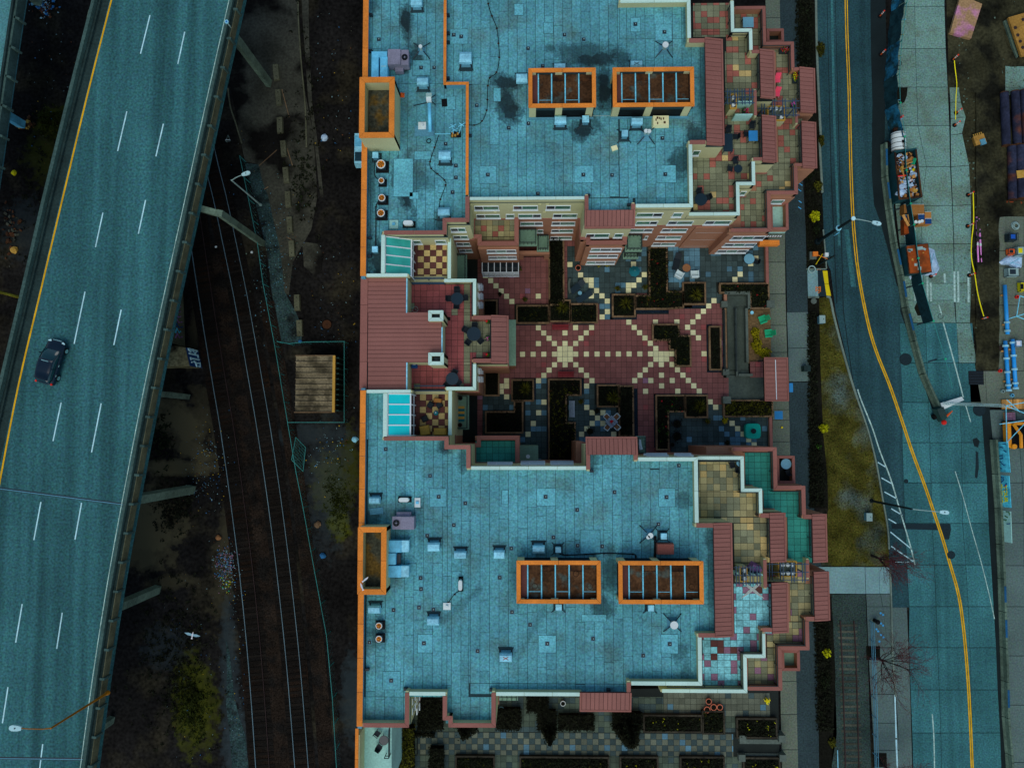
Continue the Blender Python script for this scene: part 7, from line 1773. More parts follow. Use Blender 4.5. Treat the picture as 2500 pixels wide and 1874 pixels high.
# odds and ends
p=W3(1014,893,Z1);t=thing('storage_bin','dark blue lidded bin in the lower corner of the pink terrace','bin',(p.x,p.y,Z1));lpart('body',MB().tbox(0,0,0,.75,.42,.42,.5,.5),'blue_paint',t);lpart('lid',MB().tbox(0,0,.75,.83,.54,.56,.46,.48),'graffiti_dark',t);lpart('label_plate',MB().box(-.12,.04,.83,.12,.16,.836),'bird_white',t)
p=W3(1009,757,Z1);t=thing('wire_rack','two white wire hoops against the red metal roof step','rack',(p.x,p.y,Z1));
for dx in (-.25,.25):lpart('hoop',MB().ring(dx,0,.5,.54,.27,.03,16),'pole_grey',t);lpart('stand',MB().box(dx-.02,-.02,0,dx+.02,.02,.52),'pole_grey',t)
p=W3(1095,778,Z1);solo('doormat',MB().box(-.18,-.17,0,.18,.17,.02),'black','small black mat beside the upper white chimney box','mat',(p.x,p.y,Z1+.003),local=True)
p=W3(1289,1114,B3+.6);t=thing('side_table','round white table on the grey flat roof, north edge of the lower wing','table',(p.x,p.y,B3));lpart('top',MB().cyl(0,0,.5,.54,.2,18),'white_plastic',t);lpart('post',MB().cyl(0,0,0,.5,.04,8),'pole_grey',t);lpart('foot',MB().cyl(0,0,0,.03,.14,12),'pole_grey',t)
p=W3(1164,1067,ZP);t=thing('globe_lamp','dark globe with a white highlight in the lower left court corner','lamp',(p.x,p.y,ZP));lpart('post',MB().cyl(0,0,0,.9,.06,8),'dark_metal',t);lpart('globe',MB().dome((0,0,1.0),.3,.3,.3).dome((0,0,1.0),.3,.3,-.15),'table_dark',t,True);lpart('cap',MB().cyl(.02,-.03,1.28,1.33,.09,10),'bird_white',t)  # the white disc on top is the globe's highlight, modelled as a part
p=W3(1562,1084,B3+.5);t=thing('folded_umbrella','pale folded umbrella on the balcony beside the lower lean-to','umbrella',(p.x,p.y,B3));lpart('canopy',MB().tube([(0,.45,.5),(0,0,.55),(.1,-.5,.5)],.12,8,.2),'chair_white',t);lpart('pole',MB().tube([(0,.5,.02),(0,.45,.5)],.03,6),'pole_grey',t)
p=W3(1447,1095,Zc);
p=W3(1126,1010,B3);t=thing('striped_rug','teal and ochre striped rug on the narrow balcony, lower wing','rug',(p.x,p.y,B3+.004))
for i in range(6):lpart('stripe',MB().box(-.32,-.75+i*.25,0,.32,-.5+i*.25,.012),('umbrella_teal','cover_tan')[i%2],t)
for px,py,lab,m in ((1125,972,'dark grill with a white lid on the narrow balcony','chair_dark'),(1124,1037,'dark red pot on the narrow balcony','tile_maroon')):pot(px,py,B3+.004,.2,lab,m)

# ================================================================ EAST: STREET FURNITURE, TREES
def street_lamp(base_px,h,head_px,label,m='pole_dark',r=.13,arm_m='pole_grey',zb=0.0,head=(.85,.38)):
    b=W3(*base_px,zb);t=thing('street_lamp',label,'street lamp',b,'street lamps')
    hz=h+.35;hd=W3(*head_px,zb+hz)-b
    lpart('pole',MB().tube([(0,0,-.05),(0,0,h)],r,8,r*.65),m,t)
    lpart('base',MB().cyl(0,0,-.05,.25,r*1.9,10,r*1.4),m,t)
    d=Vector((hd.x,hd.y,0));u=d.normalized()
    lpart('arm',MB().tube([(0,0,h-.1),(u.x*.5,u.y*.5,h+.2),(hd.x*.6,hd.y*.6,hz-.02),(hd.x,hd.y,hz)],.05,6,.035),arm_m,t)
    mb=MB();a=math.atan2(u.y,u.x);L,w=head
    pts=[(-.5,-.28),(-.2,-.46),(.25,-.5),(.45,-.3),(.5,0),(.45,.3),(.25,.5),(-.2,.46),(-.5,.28)]
    mb.prism([(hd.x+(x*L)*math.cos(a)-(y*w)*math.sin(a),hd.y+(x*L)*math.sin(a)+(y*w)*math.cos(a)) for x,y in pts],hz-.06,hz+.09)
    lpart('lamp_head',mb,'lamp_head',t);lpart('sensor',MB().cyl(hd.x,hd.y,hz+.09,hz+.16,.05,8),'dark_metal',t)
    return t
t=street_lamp((1996,590),9.0,(2140,545),'tall black street lamp leaning over the yellow line, upper right',r=.19)
lpart('bracket',MB().cyl(.0,.0,5.5,5.62,.28,12),'vent_metal',t);lpart('top_cap',MB().cyl(0,0,9.0,9.12,.2,10),'lamp_head',t);lpart('sign_disc',MB().obox((.35,-.25,4.2),(.45,.06,.55),.6),'duct_blue',t)
street_lamp((2128,1222),8.5,(2305,1250),'black street lamp rising from the grass verge over the hatch bars')
street_lamp((636,500),8.3,(601,424),'pale street lamp standing on the gravel path beside the rails','pole_grey',.09)
t=street_lamp((263,1690),8.2,(38,1776),'curved ochre lamp post over the highway at the bottom left','pole_ochre',.11,'pole_ochre',ZD,(.95,.45))
p=W3(553,53,ZD+1.3);t=thing('barrier_light','small round pale blue light on the viaduct barrier','light',(p.x,p.y,ZD));lpart('post',MB().cyl(0,0,0,1.2,.05,8),'pole_grey',t);lpart('disc',MB().cyl(0,0,1.2,1.3,.18,14),'vent_metal',t);lpart('hub',MB().cyl(0,0,1.3,1.33,.07,8),'blue_paint',t)
# crossing signal beside the yellow corner
p=W3(2000,645,0);t=thing('crossing_signal','dark signal mast with white box and orange lamp at the corner slab','traffic signal',p)
part('mast',MB().tube([p,p+Vector((0,0,4.2))],.09,8),'pole_dark',t);a=W3(2017,622,3.6)
part('arm',MB().tube([p+Vector((0,0,3.5)),a],.05,6),'pole_dark',t);part('signal_box',MB().obox(a,(.34,.36,.4)),'white_plastic',t);a=W3(1990,620,2.6);part('lamp_box',MB().obox(a,(.5,.45,.3)).tube([p+Vector((0,0,2.5)),a],.04,5),'utility_orange',t)
part('gate_arm',MB().tube([W3(1992,645,1.2),W3(2008,620,3.1)],.04,5),'tactile_yellow',t)
part('wheel',MB().ring(p.x-.9,p.y-.6,.25,.36,.4,.09,18),'pole_grey',t);part('concrete_foot',MB().obox(W3(1984,624,.15),(.7,.8,.3)),'planter_grey',t)
p=W3(1982,737,0);t=thing('signal_disc','pale round disc on a stub below the corner slab','signal',p);lpart('disc',MB().cyl(0,0,.5,.58,.3,18),'planter_grey',t);lpart('post',MB().cyl(0,0,0,.5,.07,8),'pole_dark',t)
for px,py,lab in ((2008,779,'blue-grey utility box on the upper grass verge'),(2123,1262,'pale utility box beside the lower verge lamp')):
    p=W3(px,py,.7);t=thing('utility_box',lab,'utility box',(p.x,p.y,0),'utility boxes');lpart('cabinet',MB().box(-.27,-.38,0,.27,.38,.62),'vent_side',t);lpart('lid',MB().box(-.3,-.41,.62,.3,.41,.68),'pole_grey',t);lpart('handle',MB().box(.1,-.05,.68,.16,.08,.7),'dark_metal',t)
for r,lab,m in (((1891,1003,1911,1023),'bright blue square plate in the sidewalk','cloth_blue'),((1927,935,1936,957),'narrow blue plate beside the gate canopy','cloth_blue')):
    a=RW(*r,.012);solo('pavement_plate',MB().box(a[0],a[1],.0,a[2],a[3],.012),m,lab,'cover plate',((a[0]+a[2])/2,(a[1]+a[3])/2,0))
p=W3(1909,1043,.1);solo('yellow_cap',MB().cyl(0,0,0,.12,.11,10).dome((0,0,.12),.11,.11,.06),'tactile_yellow','small yellow cap standing on the sidewalk','marker',(p.x,p.y,0),local=True)
p=W3(1973,899,.9);t=thing('litter_bin','dark green bin at the edge of the path','bin',(p.x-.1,p.y,0));lpart('body',MB().box(-.3,-.28,0,.3,.28,.85),'shed_wall',t);lpart('lid',MB().box(-.33,-.31,.85,.33,.31,.95),'barrier',t)
# sidewalk railing by the spur track
p=W3(2128,1700,.01);t=thing('handrail','three-bar steel railing between spur track and sidewalk','railing',p)
A=[W(2122,1514,.01),W(2129,1700,.01),W(2134,1930,.01)]
for h in (1.15,.75,.4):part('rail',MB().tube([(A[0][0],A[0][1],h),(A[1][0],A[1][1],h),(A[2][0],A[2][1],h)],.035,5),'vent_side',t)
for i in range(10):
    q=Vector(A[0]).lerp(Vector(A[2]),i/9);part('post',MB().box(q.x-.03,q.y-.03,0,q.x+.03,q.y+.03,1.15),'vent_side',t)
p=W3(2138,1515,.3);t=thing('bollard','black round-topped bollard at the end of the railing','bollard',(p.x,p.y,.01));lpart('post',MB().cyl(0,0,0,.8,.2,14,.17),'black',t);lpart('top',MB().dome((0,0,.8),.24,.24,.16),'black',t);lpart('band',MB().ring(0,0,.6,.68,.22,.05,14),'dark_metal',t)
for r,lab in (((2044,1830,2047,1890),'thin pale blue pole lying by the bottom of the spur track'),):
    a=RW(*r,.05);solo('loose_pole',MB().tube([((a[0]+a[2])/2,a[1],.05),((a[0]+a[2])/2,a[3],.05)],.05,6),'vent_metal',lab,'pole',((a[0]+a[2])/2,a[1],0))
# bare street trees
def bare_tree(px,py,h,spread,label,seed):
    r2=random.Random(seed);b=W3(px,py,.0);t=thing('street_tree',label,'tree',b,'bare red-twigged street trees')
    br,tw,bud=MB(),MB(),MB();top=Vector((.1,-.05,h*.26))
    lpart('trunk',MB().tube([(0,0,-.05),(.05,0,h*.13),top],.15,8,.11),'bark',t)
    def grow(p,d,L,r,lev):
        n=3;pts=[p];dd=d.copy()
        for k in range(n):
            dd=(dd+Vector((r2.gauss(0,.09),r2.gauss(0,.09),.05))).normalized();pts.append(pts[-1]+dd*L/n)
        (br if lev<2 else tw).tube(pts,r,5 if lev<1 else 3,r*.45,cap=False)
        if lev==3:
            for _ in range(2):
                e=pts[r2.randint(1,n)];u=Vector((r2.gauss(0,1),r2.gauss(0,1),r2.gauss(.2,.6))).normalized();v=u.orthogonal().normalized();a=.022
                bud.add([e-v*a,e+u*a*2.4,e+v*a,e-u*a],[(0,1,2,3)])
            return
        for k in range((5,5,5)[lev]):
            a=Matrix.Rotation(r2.uniform(0,2*PI),3,dd)@ dd.orthogonal().normalized();ang=r2.uniform(.25,.75)
            s=pts[r2.randint(1,n)] if k else pts[-1]
            grow(s,(dd*math.cos(ang)+a*math.sin(ang)).normalized(),L*r2.uniform(.45,.7),r*.5,lev+1)
    for k in range(9):
        az=k*2.399+r2.uniform(-.3,.3);el=r2.uniform(.25,.75)*spread
        grow(top+Vector((0,0,-r2.random()*.5)),Vector((math.cos(az)*math.sin(el),math.sin(az)*math.sin(el),math.cos(el))),h*r2.uniform(.34,.46),.05,0)
    lpart('limbs',br,'bark',t);lpart('twigs',tw,'twig_red',t);lpart('buds',bud,'twig_red',t)
bare_tree(2130,1597,8.2,1.0,'bare red-twigged tree in the middle of the lower sidewalk',11)
bare_tree(2128,1356,6.2,1.0,'bare red-twigged tree beside the end of the hatch bars',5)
bare_tree(2146,1858,7.0,1.0,'bare red-twigged tree cut by the bottom edge',23)
for px,py,lab in ((2130,1597,'square tree pit under the middle street tree'),(2146,1858,'square tree pit at the bottom edge')):
    q=W3(px+2,py-4,.015);solo('tree_pit',MB().box(q.x-.7,q.y-.7,.0,q.x+.7,q.y+.7,.014),'bed_soil',lab,'tree pit',(q.x,q.y,0),'tree pits')
# shrubs along the street
for a in ((1987,530,.03,.55,.6,.8,'leaf_lime','bright yellow-green round shrub in the upper planting strip'),(2009,1045,.02,.5,.45,.7,'leaf_lime','bright yellow-green shrub on the left edge of the verge'),(2016,1592,.02,.42,.45,.7,'leaf_lime','bright yellow-green shrub beside the spur track'),
          (2002,122,.02,.5,.9,.6,'leaf_olive','brown-green shrub reaching over the upper kerb'),(2004,345,.02,.3,.6,.5,'leaf_olive','small brown-green shrub beside the kerb below the lean-to'),(1996,455,.02,.45,.6,.5,'leaf_olive','olive shrub at the foot of the upper planting strip'),(1975,420,.02,.5,.7,.5,'leaf_dark','dark shrub below the outer lean-to'),(1992,560,.02,.4,.5,.5,'leaf_dark','dark shrub left of the tall street lamp'),(2012,1660,.02,.6,.9,.7,'leaf_dark','dark brown-green shrub below the bright spur shrub'),(2030,1810,.02,.4,.5,.5,'leaf_olive','small olive shrub near the bottom of the spur track'),(1998,1090,.02,.25,.25,.3,'leaf_green','small bright green weed on the verge edge')):
    bush(*a,n=520 if a[6]=='leaf_lime' else 380,m2='leaf_olive' if a[6]=='leaf_lime' else 'hedge_black',group='street shrubs')
def hedge_strip(pts,label,h,m='hedge_black',n=70):
    P=ppoly(pts,h);c=Vector((sum(p[0] for p in P)/len(P),sum(p[1] for p in P)/len(P),0));t=thing('hedge',label,'hedge',c,'dark hedges along the street');r2=random.Random(int(pts[0][0]))
    x0,x1=min(p[0] for p in P),max(p[0] for p in P);y0,y1=min(p[1] for p in P),max(p[1] for p in P);mb=MB();m2=MB();k=0
    N0=int((x1-x0)*(y1-y0)*n)
    for _ in range(N0):
        x,y=r2.uniform(x0,x1),r2.uniform(y0,y1)
        if inside(P,x,y):(mb if r2.random()<.9 else m2).leaves((x,y,0),.12,.12,h*r2.uniform(.4,1),2,.13,r2,shell=0)
    part('foliage',mb,m,t);part('new_growth',m2,'leaf_dark',t)
hedge_strip([(1950,-60),(1988,-60),(1990,40),(1992,160),(1954,160),(1947,80)],'dark hedge along the street at the top edge',.9)
hedge_strip([(1968,415),(2004,415),(2012,650),(1973,650)],'dark low planting beside the tall street lamp',.3,n=40)
hedge_strip([(1976,760),(1997,760),(2002,1000),(2018,1150),(2020,1236),(1982,1236)],'long black hedge between path and grass verge',.8)
hedge_strip([(1993,1520),(2032,1520),(2040,1790),(2000,1790)],'black hedge between path and spur track',.8)
r2=random.Random(12);mb=MB();P=ppoly([(2004,730),(2022,740),(2075,930),(2120,1055),(2150,1190),(2165,1300),(2168,1378),(2012,1378),(2026,1240),(2014,1060),(2006,900)],0)
m2=MB()
for _ in range(5000):
    x,y=r2.uniform(28,37.5),r2.uniform(-16,14)
    if inside(P,x,y):(mb if r2.random()<.75 else m2).leaves((x,y,0),.06,.06,.1,2,.06,r2,shell=0)
structure('verge_grass',mb,'leaf_olive',kind='stuff',label='rough olive grass and moss on the roadside verge');structure('verge_weeds',m2,'leaf_dark',kind='stuff',label='dark weeds scattered in the roadside verge')

# ================================================================ EAST: CONSTRUCTION YARD
def jersey(px0,px1,label,m='jersey',blue=False,grp='concrete barriers'):
    a,b=W3(*px0,.4),W3(*px1,.4);a.z=b.z=0;d=b-a;L=d.length-.06;ang=math.atan2(d.y,d.x);c=(a+b)/2
    t=thing('concrete_barrier',label,'barrier',(c.x,c.y,.005),grp,ang)
    prof=[(-.3,0),(-.3,.08),(-.16,.3),(-.1,.8),(.1,.8),(.16,.3),(.3,.08),(.3,0)];n=len(prof)
    vs=[(s*L/2,y,z) for s in (-1,1) for y,z in prof]
    lpart('body',MB().add(vs,[tuple(range(n-1,-1,-1)),tuple(range(n,2*n))]+[(i,(i+1)%n,(i+1)%n+n,i+n) for i in range(n)]),m,t)
    if blue:lpart('paint_patch',MB().box(-L*.3,-.105,.8,L*.2,.105,.806),'jersey_blue',t)
    for s in (-1,1):lpart('loop',MB().tube([(s*L*.3,-.05,.8),(s*L*.3,0,.9),(s*L*.3,.05,.8)],.015,4),'dark_metal',t)
J1=[(2160,350),(2162,432),(2172,512),(2184,594),(2200,672),(2212,750),(2232,832),(2254,912),(2290,992)]
for i in range(8):jersey(J1[i],J1[i+1],'concrete barrier number %s down the street edge of the yard'%('one two three four five six seven eight'.split()[i]),blue=i in (0,1,3,4,5))
for i in range(8):
    o=[x for x in bpy.data.objects if x.name.startswith('concrete_barrier')][i]
    o['label']=['blue-patched concrete barrier beside the white tank','blue-patched concrete barrier beside the open dumpster','bare concrete barrier beside the stacked cabinets','blue-patched concrete barrier left of the cabinets and rusty dumpster','blue-patched concrete barrier beside the rusty dumpster','blue-patched concrete barrier below the rusty dumpster','grey concrete barrier beside the large dark manhole','last concrete barrier before the boom lift'][i]
J2=[(2428,1072),(2434,1157),(2440,1240),(2444,1328),(2448,1412),(2450,1492),(2453,1580),(2456,1662),(2458,1750),(2466,1840),(2472,1930)]
labs=['first concrete barrier below the excavator, backed by a blue graffiti board','concrete barrier with green letters beside the yellow graffiti','concrete barrier beside the lowest graffiti board','plain concrete barrier below the graffiti boards','concrete barrier with blue patch, fifth in the right row','concrete barrier with blue patch, sixth in the right row','dark concrete barrier, seventh in the right row','concrete barrier with blue patch, eighth in the right row','dark concrete barrier, ninth in the right row','concrete barrier at the bottom right corner']
for i in range(10):jersey(J2[i],J2[i+1],labs[i],'jersey',i in (4,5,7))
# graffiti boards behind them
gb=[((2444,1076),(2460,1078),(2466,1154),(2450,1152)),((2448,1160),(2463,1160),(2468,1240),(2452,1238)),((2453,1246),(2467,1247),(2470,1326),(2456,1324))]
for i,q in enumerate(gb):
    a,b=W3(*q[1],1.7),W3(*q[2],1.7);a.z=b.z=0;c=(a+b)/2;d=b-a;ang=math.atan2(d.y,d.x)
    t=thing('graffiti_board',('upper blue board covered in dark graffiti tags','middle board with yellow graffiti reading YOUR THING','lower pale board with green plant graffiti')[i],'graffiti board',(c.x,c.y,.005),'painted site boards',ang)
    L=d.length-.08;lean=.32
    M=[(-L/2,-lean,0),(L/2,-lean,0),(L/2,.0,1.7),(-L/2,.0,1.7)]
    lpart('board',MB().add(M+[(x,y+.06,z) for x,y,z in M],[(0,1,2,3),(7,6,5,4),(0,3,7,4),(1,5,6,2),(3,2,6,7),(0,4,5,1)]),'graffiti_blue' if i<2 else 'balcony_pale',t)
    lpart('brace',MB().box(-L*.3,.05,0,-L*.3+.08,.6,.1).box(L*.3,.05,0,L*.3+.08,.6,.1),'wood',t)
    r2=random.Random(i)
    if i==1:
        for w_,off_ in (('YOUR',.12),('THING',-.02)):
            cu=bpy.data.curves.new('graffiti_text','FONT');cu.body=w_;cu.size=.62;cu.align_x='CENTER';cu.align_y='CENTER';cu.extrude=.01;cu.offset=.02
            
            tmp=bpy.data.objects.new('tmp',cu);C.objects.link(tmp);bpy.context.view_layer.update();me=bpy.data.meshes.new_from_object(tmp.evaluated_get(bpy.context.evaluated_depsgraph_get()));bpy.data.objects.remove(tmp)
            me.materials.clear();me.materials.append(MATS['graffiti_yellow']);o=link('graffiti_text',me,t)
            sl=math.atan2(1.7,lean);zc=.55 if w_=='THING' else 1.15
            o.location=(.25,-lean*(1-zc/1.7)-.03,zc);o.rotation_euler=(sl,0,0)
        for k in range(5):lpart('stripe',MB().obox((-L*.42+k*.0,-.2+.0*k,.3+k*.2),(.3,.02,.08),0,.18),'graffiti_dark',t)
        lpart('red_dot',MB().obox((-.6,-.1,1.2),(.2,.03,.2),0,.18),'red_paint',t)
    for k in range(8 if i==0 else 4):
        u=-L*.42+k*L*.11;zz=.3+r2.random()*.9
        P=[Vector((u+r2.uniform(-.2,.2),-lean*(1-z_/1.7)-.02,z_)) for z_ in (zz,min(1.6,zz+.35),min(1.62,zz+.2+r2.random()*.3))]
        lpart('graffiti_stroke',MB().tube(P,.05,4),'graffiti_dark' if i<2 else ('leaf_green' if k<3 else 'graffiti_dark'),t)
# tarp fence along the upper street edge
t=thing('site_fence','leaning fence hung with blue tarps and green flags, upper street edge','fence',W3(2165,160,0))
F=[(2182,-60),(2176,30),(2164,120),(2158,200),(2160,270),(2172,350),(2176,430),(2186,510),(2194,560),(2204,640),(2214,700),(2240,790),(2268,880),(2285,950)]
FP=[W3(x,y,0) for x,y in F]
for i in range(len(FP)-1):
    a,b=FP[i],FP[i+1];h=1.9
    if i<5:
        mb=MB();r2=random.Random(i);n=6;vs=[]
        for q in range(n+1):
            p=a.lerp(b,q/n)
            for v in range(4):vs.append((p.x+.16*v+r2.uniform(-.1,.1),p.y,.05+v*h/3+r2.uniform(-.05,.05)))
        mb.add(vs,[(q*4+v,(q+1)*4+v,(q+1)*4+v+1,q*4+v+1) for q in range(n) for v in range(3)]);part('tarp',mb,('tarp_blue','fabric_dark')[i%2 if i != 4 else 0],t)
        for q in range(2):p=a.lerp(b,.3+.4*q);part('fold',MB().tube([p+Vector((.2,0,.4)),p+Vector((.75,-.6,1.9))],.05,4),('leaf_olive','duct_blue','leaf_yellow')[(i+q)%3],t)
    elif i<11:
        mb=MB();o=.55;mb.add([(a.x+o,a.y,.05),(b.x+o,b.y,.05),(b.x+o+.15,b.y,h),(a.x+o+.15,a.y,h)],[(0,1,2,3)]);part('fabric',mb,'fabric_dark',t)
    o=.75 if i<5 else .68
    part('top_rail',MB().tube([(a.x+o,a.y,h),(b.x+o,b.y,h)],.03,5),'fence_teal',t)
    part('post',MB().box(a.x+o-.04,a.y-.04,0,a.x+o+.04,a.y+.04,h+.05),'fence_teal',t)
    part('foot',MB().obox((a.x+.35,a.y,.05),(.9,.12,.08),.3),'dark_metal',t)
    if i>3:part('green_flag',MB().obox((a.x+o,a.y,h+.05),(.2,.18,.03),.3),'plastic_green',t)
# dumpster with debris
def dumpster(quad,h,label,wall='dumpster',name='dumpster'):
    P=[W(x,y,h) for x,y in quad];c=Vector((sum(p[0] for p in P)/4,sum(p[1] for p in P)/4,.005));t=thing(name,label,'dumpster',c,'dumpsters')
    part('floor',MB().prism(P,.02,.2),wall,t)
    for i in range(4):
        a,b=P[i],P[(i+1)%4];part('side',wall_strip([a,b],.12,.02,h-.04-.002*i),wall,t);part('rim',wall_strip([a,b],.16,h-.04,h+.03-.002*i),'rust' if i else 'dumpster',t)
    return t,P
t,P=dumpster([(2185,370),(2236,363),(2250,480),(2196,486)],1.7,'long open teal dumpster heaped with rubbish beside the fence')
q=W3(2222,490,.9);part('ladder',MB().obox((q.x,q.y+.1,1.0),(.5,.06,.06)).obox((q.x,q.y+.1,.6),(.5,.06,.06)).obox((q.x-.25,q.y+.1,.8),(.06,.06,.6)).obox((q.x+.25,q.y+.1,.8),(.06,.06,.6)),'fence_teal',t)
r2=random.Random(31);heap=MB();k=0
jm=['cardboard','plastic_sheet','plywood','wood','litter_brown','bird_white','flower_yellow','litter_blue','red_paint','cover_tan','plastic_green','chair_dark']
x0,x1=min(p[0] for p in P),max(p[0] for p in P);y0,y1=min(p[1] for p in P),max(p[1] for p in P)
c=(sum(p[0] for p in P)/4,sum(p[1] for p in P)/4)
hp=thing('rubbish_heap','colourful heap of cardboard, plastic and broken boards inside the open dumpster','rubbish',(c[0],c[1],.2));bags=[MB() for _ in jm]
part('fill',MB().prism([((p[0]-c[0])*.9+c[0],(p[1]-c[1])*.94+c[1]) for p in P],.2,1.1),'litter_brown',hp)
for _ in range(420):
    x,y=r2.uniform(x0,x1),r2.uniform(y0,y1)
    if not inside([((p[0]-c[0])*.84+c[0],(p[1]-c[1])*.9+c[1]) for p in P],x,y):continue
    lower=y<y0+(y1-y0)*.45
    i=r2.choice((0,1,1,1,5,9,0,4,11) if lower else (0,2,3,4,6,7,9,11,1,5,1,11,4));s=r2.uniform(.08,.34)
    bags[i].obox((x,y,r2.uniform(1.15,1.6)),(s,s*r2.uniform(.3,1),s*r2.uniform(.06,.4)),r2.uniform(0,3),r2.gauss(0,.4),r2.gauss(0,.4))
for i,mb in enumerate(bags):
    if mb.v:part('debris',mb,jm[i],hp,kind='stuff')
for px,py,s in ((2205,455,.5),(2200,470,.55),(2212,445,.45),(2222,450,.4),(2231,425,.4),(2229,410,.3),(2207,385,.4),(2198,380,.3),(2214,462,.3)):
    q=W3(px,py,1.45);mb=MB();mb.dome((q.x,q.y,1.35),s,s*.8,s*.6,9,3);part('plastic_lump',MB().add([(x+r2.uniform(-.09,.09),y+r2.uniform(-.09,.09),z+r2.uniform(-.05,.05)) for x,y,z in mb.v],mb.f),'plastic_sheet',hp)
for px,py,s in ((2226,462,.45),(2235,465,.4),(2222,478,.5),(2210,478,.35),(2240,475,.3),(2216,394,.6),(2224,388,.45),(2203,410,.35)):
    q=W3(px,py,1.6);part('carton',MB().obox((q.x,q.y,1.5),(s,s*.75,.3),r2.uniform(0,3),.2,.15),'cover_tan' if px%2 else 'plywood',hp)
for (a,b),m in ((((2212,400),(2230,394)),'wood'),(((2208,412),(2229,402)),'wood'),(((2192,430),(2212,428)),'red_paint'),(((2234,387),(2229,402)),'plastic_green'),(((2205,420),(2208,436)),'wood')):
    part('plank',MB().tube([W3(*a,1.75),W3(*b,1.72)],.07 if m != 'plastic_green' else .16,4),m,hp)
t,P=dumpster([(2213,601),(2264,595),(2273,663),(2221,667)],1.5,'square dumpster closed with a flaking rusty lid',name='dumpster')
part('lid',MB().prism(P,1.53,1.6),'rust_plate',t)
r2=random.Random(3)
for px,py,w in ((2222,610,.5),(2246,606,.6),(2257,608,.3),(2242,640,.25),(2228,635,.2),(2245,655,.35),(2236,646,.3),(2220,612,.3),(2254,617,.12),(2228,632,.15)):
    q=W3(px,py,1.6);part('paint_flake',MB().obox((q.x,q.y,1.604),(w,w*r2.uniform(.3,1),.008),r2.uniform(-.5,.5)),'pole_grey' if w>.2 else 'cover_tan',t)
def sheet(poly,z,label,m='plastic_sheet',name='plastic_sheet',cat='plastic sheet'):
    P=ppoly(poly,0);c=Vector((sum(p[0] for p in P)/len(P),sum(p[1] for p in P)/len(P)));t=thing(name,label,cat,(c.x,c.y,.01));r2=random.Random(int(poly[0][0]))
    n=len(P);vs=[(x,y,.015) for x,y in P]+[((x-c.x)*.6+c.x+r2.uniform(-.12,.12),(y-c.y)*.6+c.y+r2.uniform(-.12,.12),z*r2.uniform(.4,1)) for x,y in P]+[(c.x,c.y,z*.7)]
    part('sheet',MB().add(vs,[(i,(i+1)%n,n+(i+1)%n,n+i) for i in range(n)]+[(n+i,n+(i+1)%n,2*n) for i in range(n)]),m,t)
    for k in range(6):
        a,b=P[k%n],P[(k+2)%n];part('crease',MB().tube([(a[0]*.7+c.x*.3,a[1]*.7+c.y*.3,z*.6),(c.x,c.y,z*.75),(b[0]*.6+c.x*.4,b[1]*.6+c.y*.4,z*.6)],.03,4),'vent_metal',t)
sheet([(2266,604),(2281,610),(2284,625),(2294,655),(2282,675),(2256,672),(2240,674),(2262,662),(2270,640)],.35,'crumpled pale plastic sheet beside the rusty dumpster')
sheet([(2206,570),(2216,556),(2224,562),(2222,576),(2210,582)],.3,'small crumpled plastic sheet below the stacked cabinets');sheet([(2218,672),(2250,668),(2252,678),(2222,682)],.25,'strip of crumpled blue plastic below the rusty dumpster')
sheet([(2438,640),(2462,622),(2495,628),(2494,652),(2480,660),(2462,648),(2444,646)],.4,'pale plastic tarp over gear at the right edge of the yard')
# cabinets and planks
for i,(r,h,m,lab) in enumerate((((2207,498,2224,520),1.0,'plywood','brown cabinet on the left, upper'),((2224,498,2241,524),1.1,'plywood','amber cabinet left of the striped one'),((2241,498,2257,548),1.05,'plywood','amber cabinet with a dark blue band'),((2258,516,2274,548),.9,'plywood','right cabinet with a dark blue end'),((2207,534,2222,570),.8,'rust_plate','brown low cabinet beside the plastic sheet'),((2209,524,2221,534),.9,'graffiti_dark','dark blue low box between the brown cabinets'))):
    x0,y0,x1,y1=RW(*r,h);t=thing('cabinet',lab+' of the discarded row','cabinet',((x0+x1)/2,(y0+y1)/2,.005),'discarded cabinets')
    part('body',MB().box(x0+.01,y0+.01,.005,x1-.01,y1-.01,h),m,t);part('edge',MB().box(x0,y1-.06,h,x1,y1,h+.02),'pole_grey',t)
    if i in (2,3):part('door',MB().box(x0+.02,y0+(.5 if i==2 else .05),h,x1-.02,y0+(1.05 if i==2 else .6),h+.012),'graffiti_dark',t);part('trim',MB().box(x0,y0+(1.06 if i==2 else .61),h,x1,y0+(1.1 if i==2 else .65),h+.025),'white_plastic',t)
for a,b,lab in (((2206,524),(2217,552),'long pale plank leaning over the cabinets, left'),((2219,523),(2224,552),'long pale plank leaning over the cabinets, right')):
    A,B=W3(*a,1.25),W3(*b,1.0);d=B-A;c=(A+B)/2;solo('plank',MB().obox((0,0,0),(.26,d.length,.1),math.atan2(d.y,d.x)-PI/2),'wood',lab,'plank',c,'loose planks',local=True)
for px,py,lab in ((2226,547,'white bucket left of the small pair on the cabinets'),(2235,547,'white bucket, middle of three by the cabinets'),(2241,545,'white bucket, right of three by the cabinets'),(2230,560,'larger white bucket on the plastic sheet')):
    p=W3(px,py,.3);solo('bucket',MB().cyl(0,0,0,.34,.13,12,.16).ring(0,0,.34,.37,.17,.03,12),'white_plastic',lab,'bucket',(p.x,p.y,.82 if py<550 else .05),'white buckets',local=True)
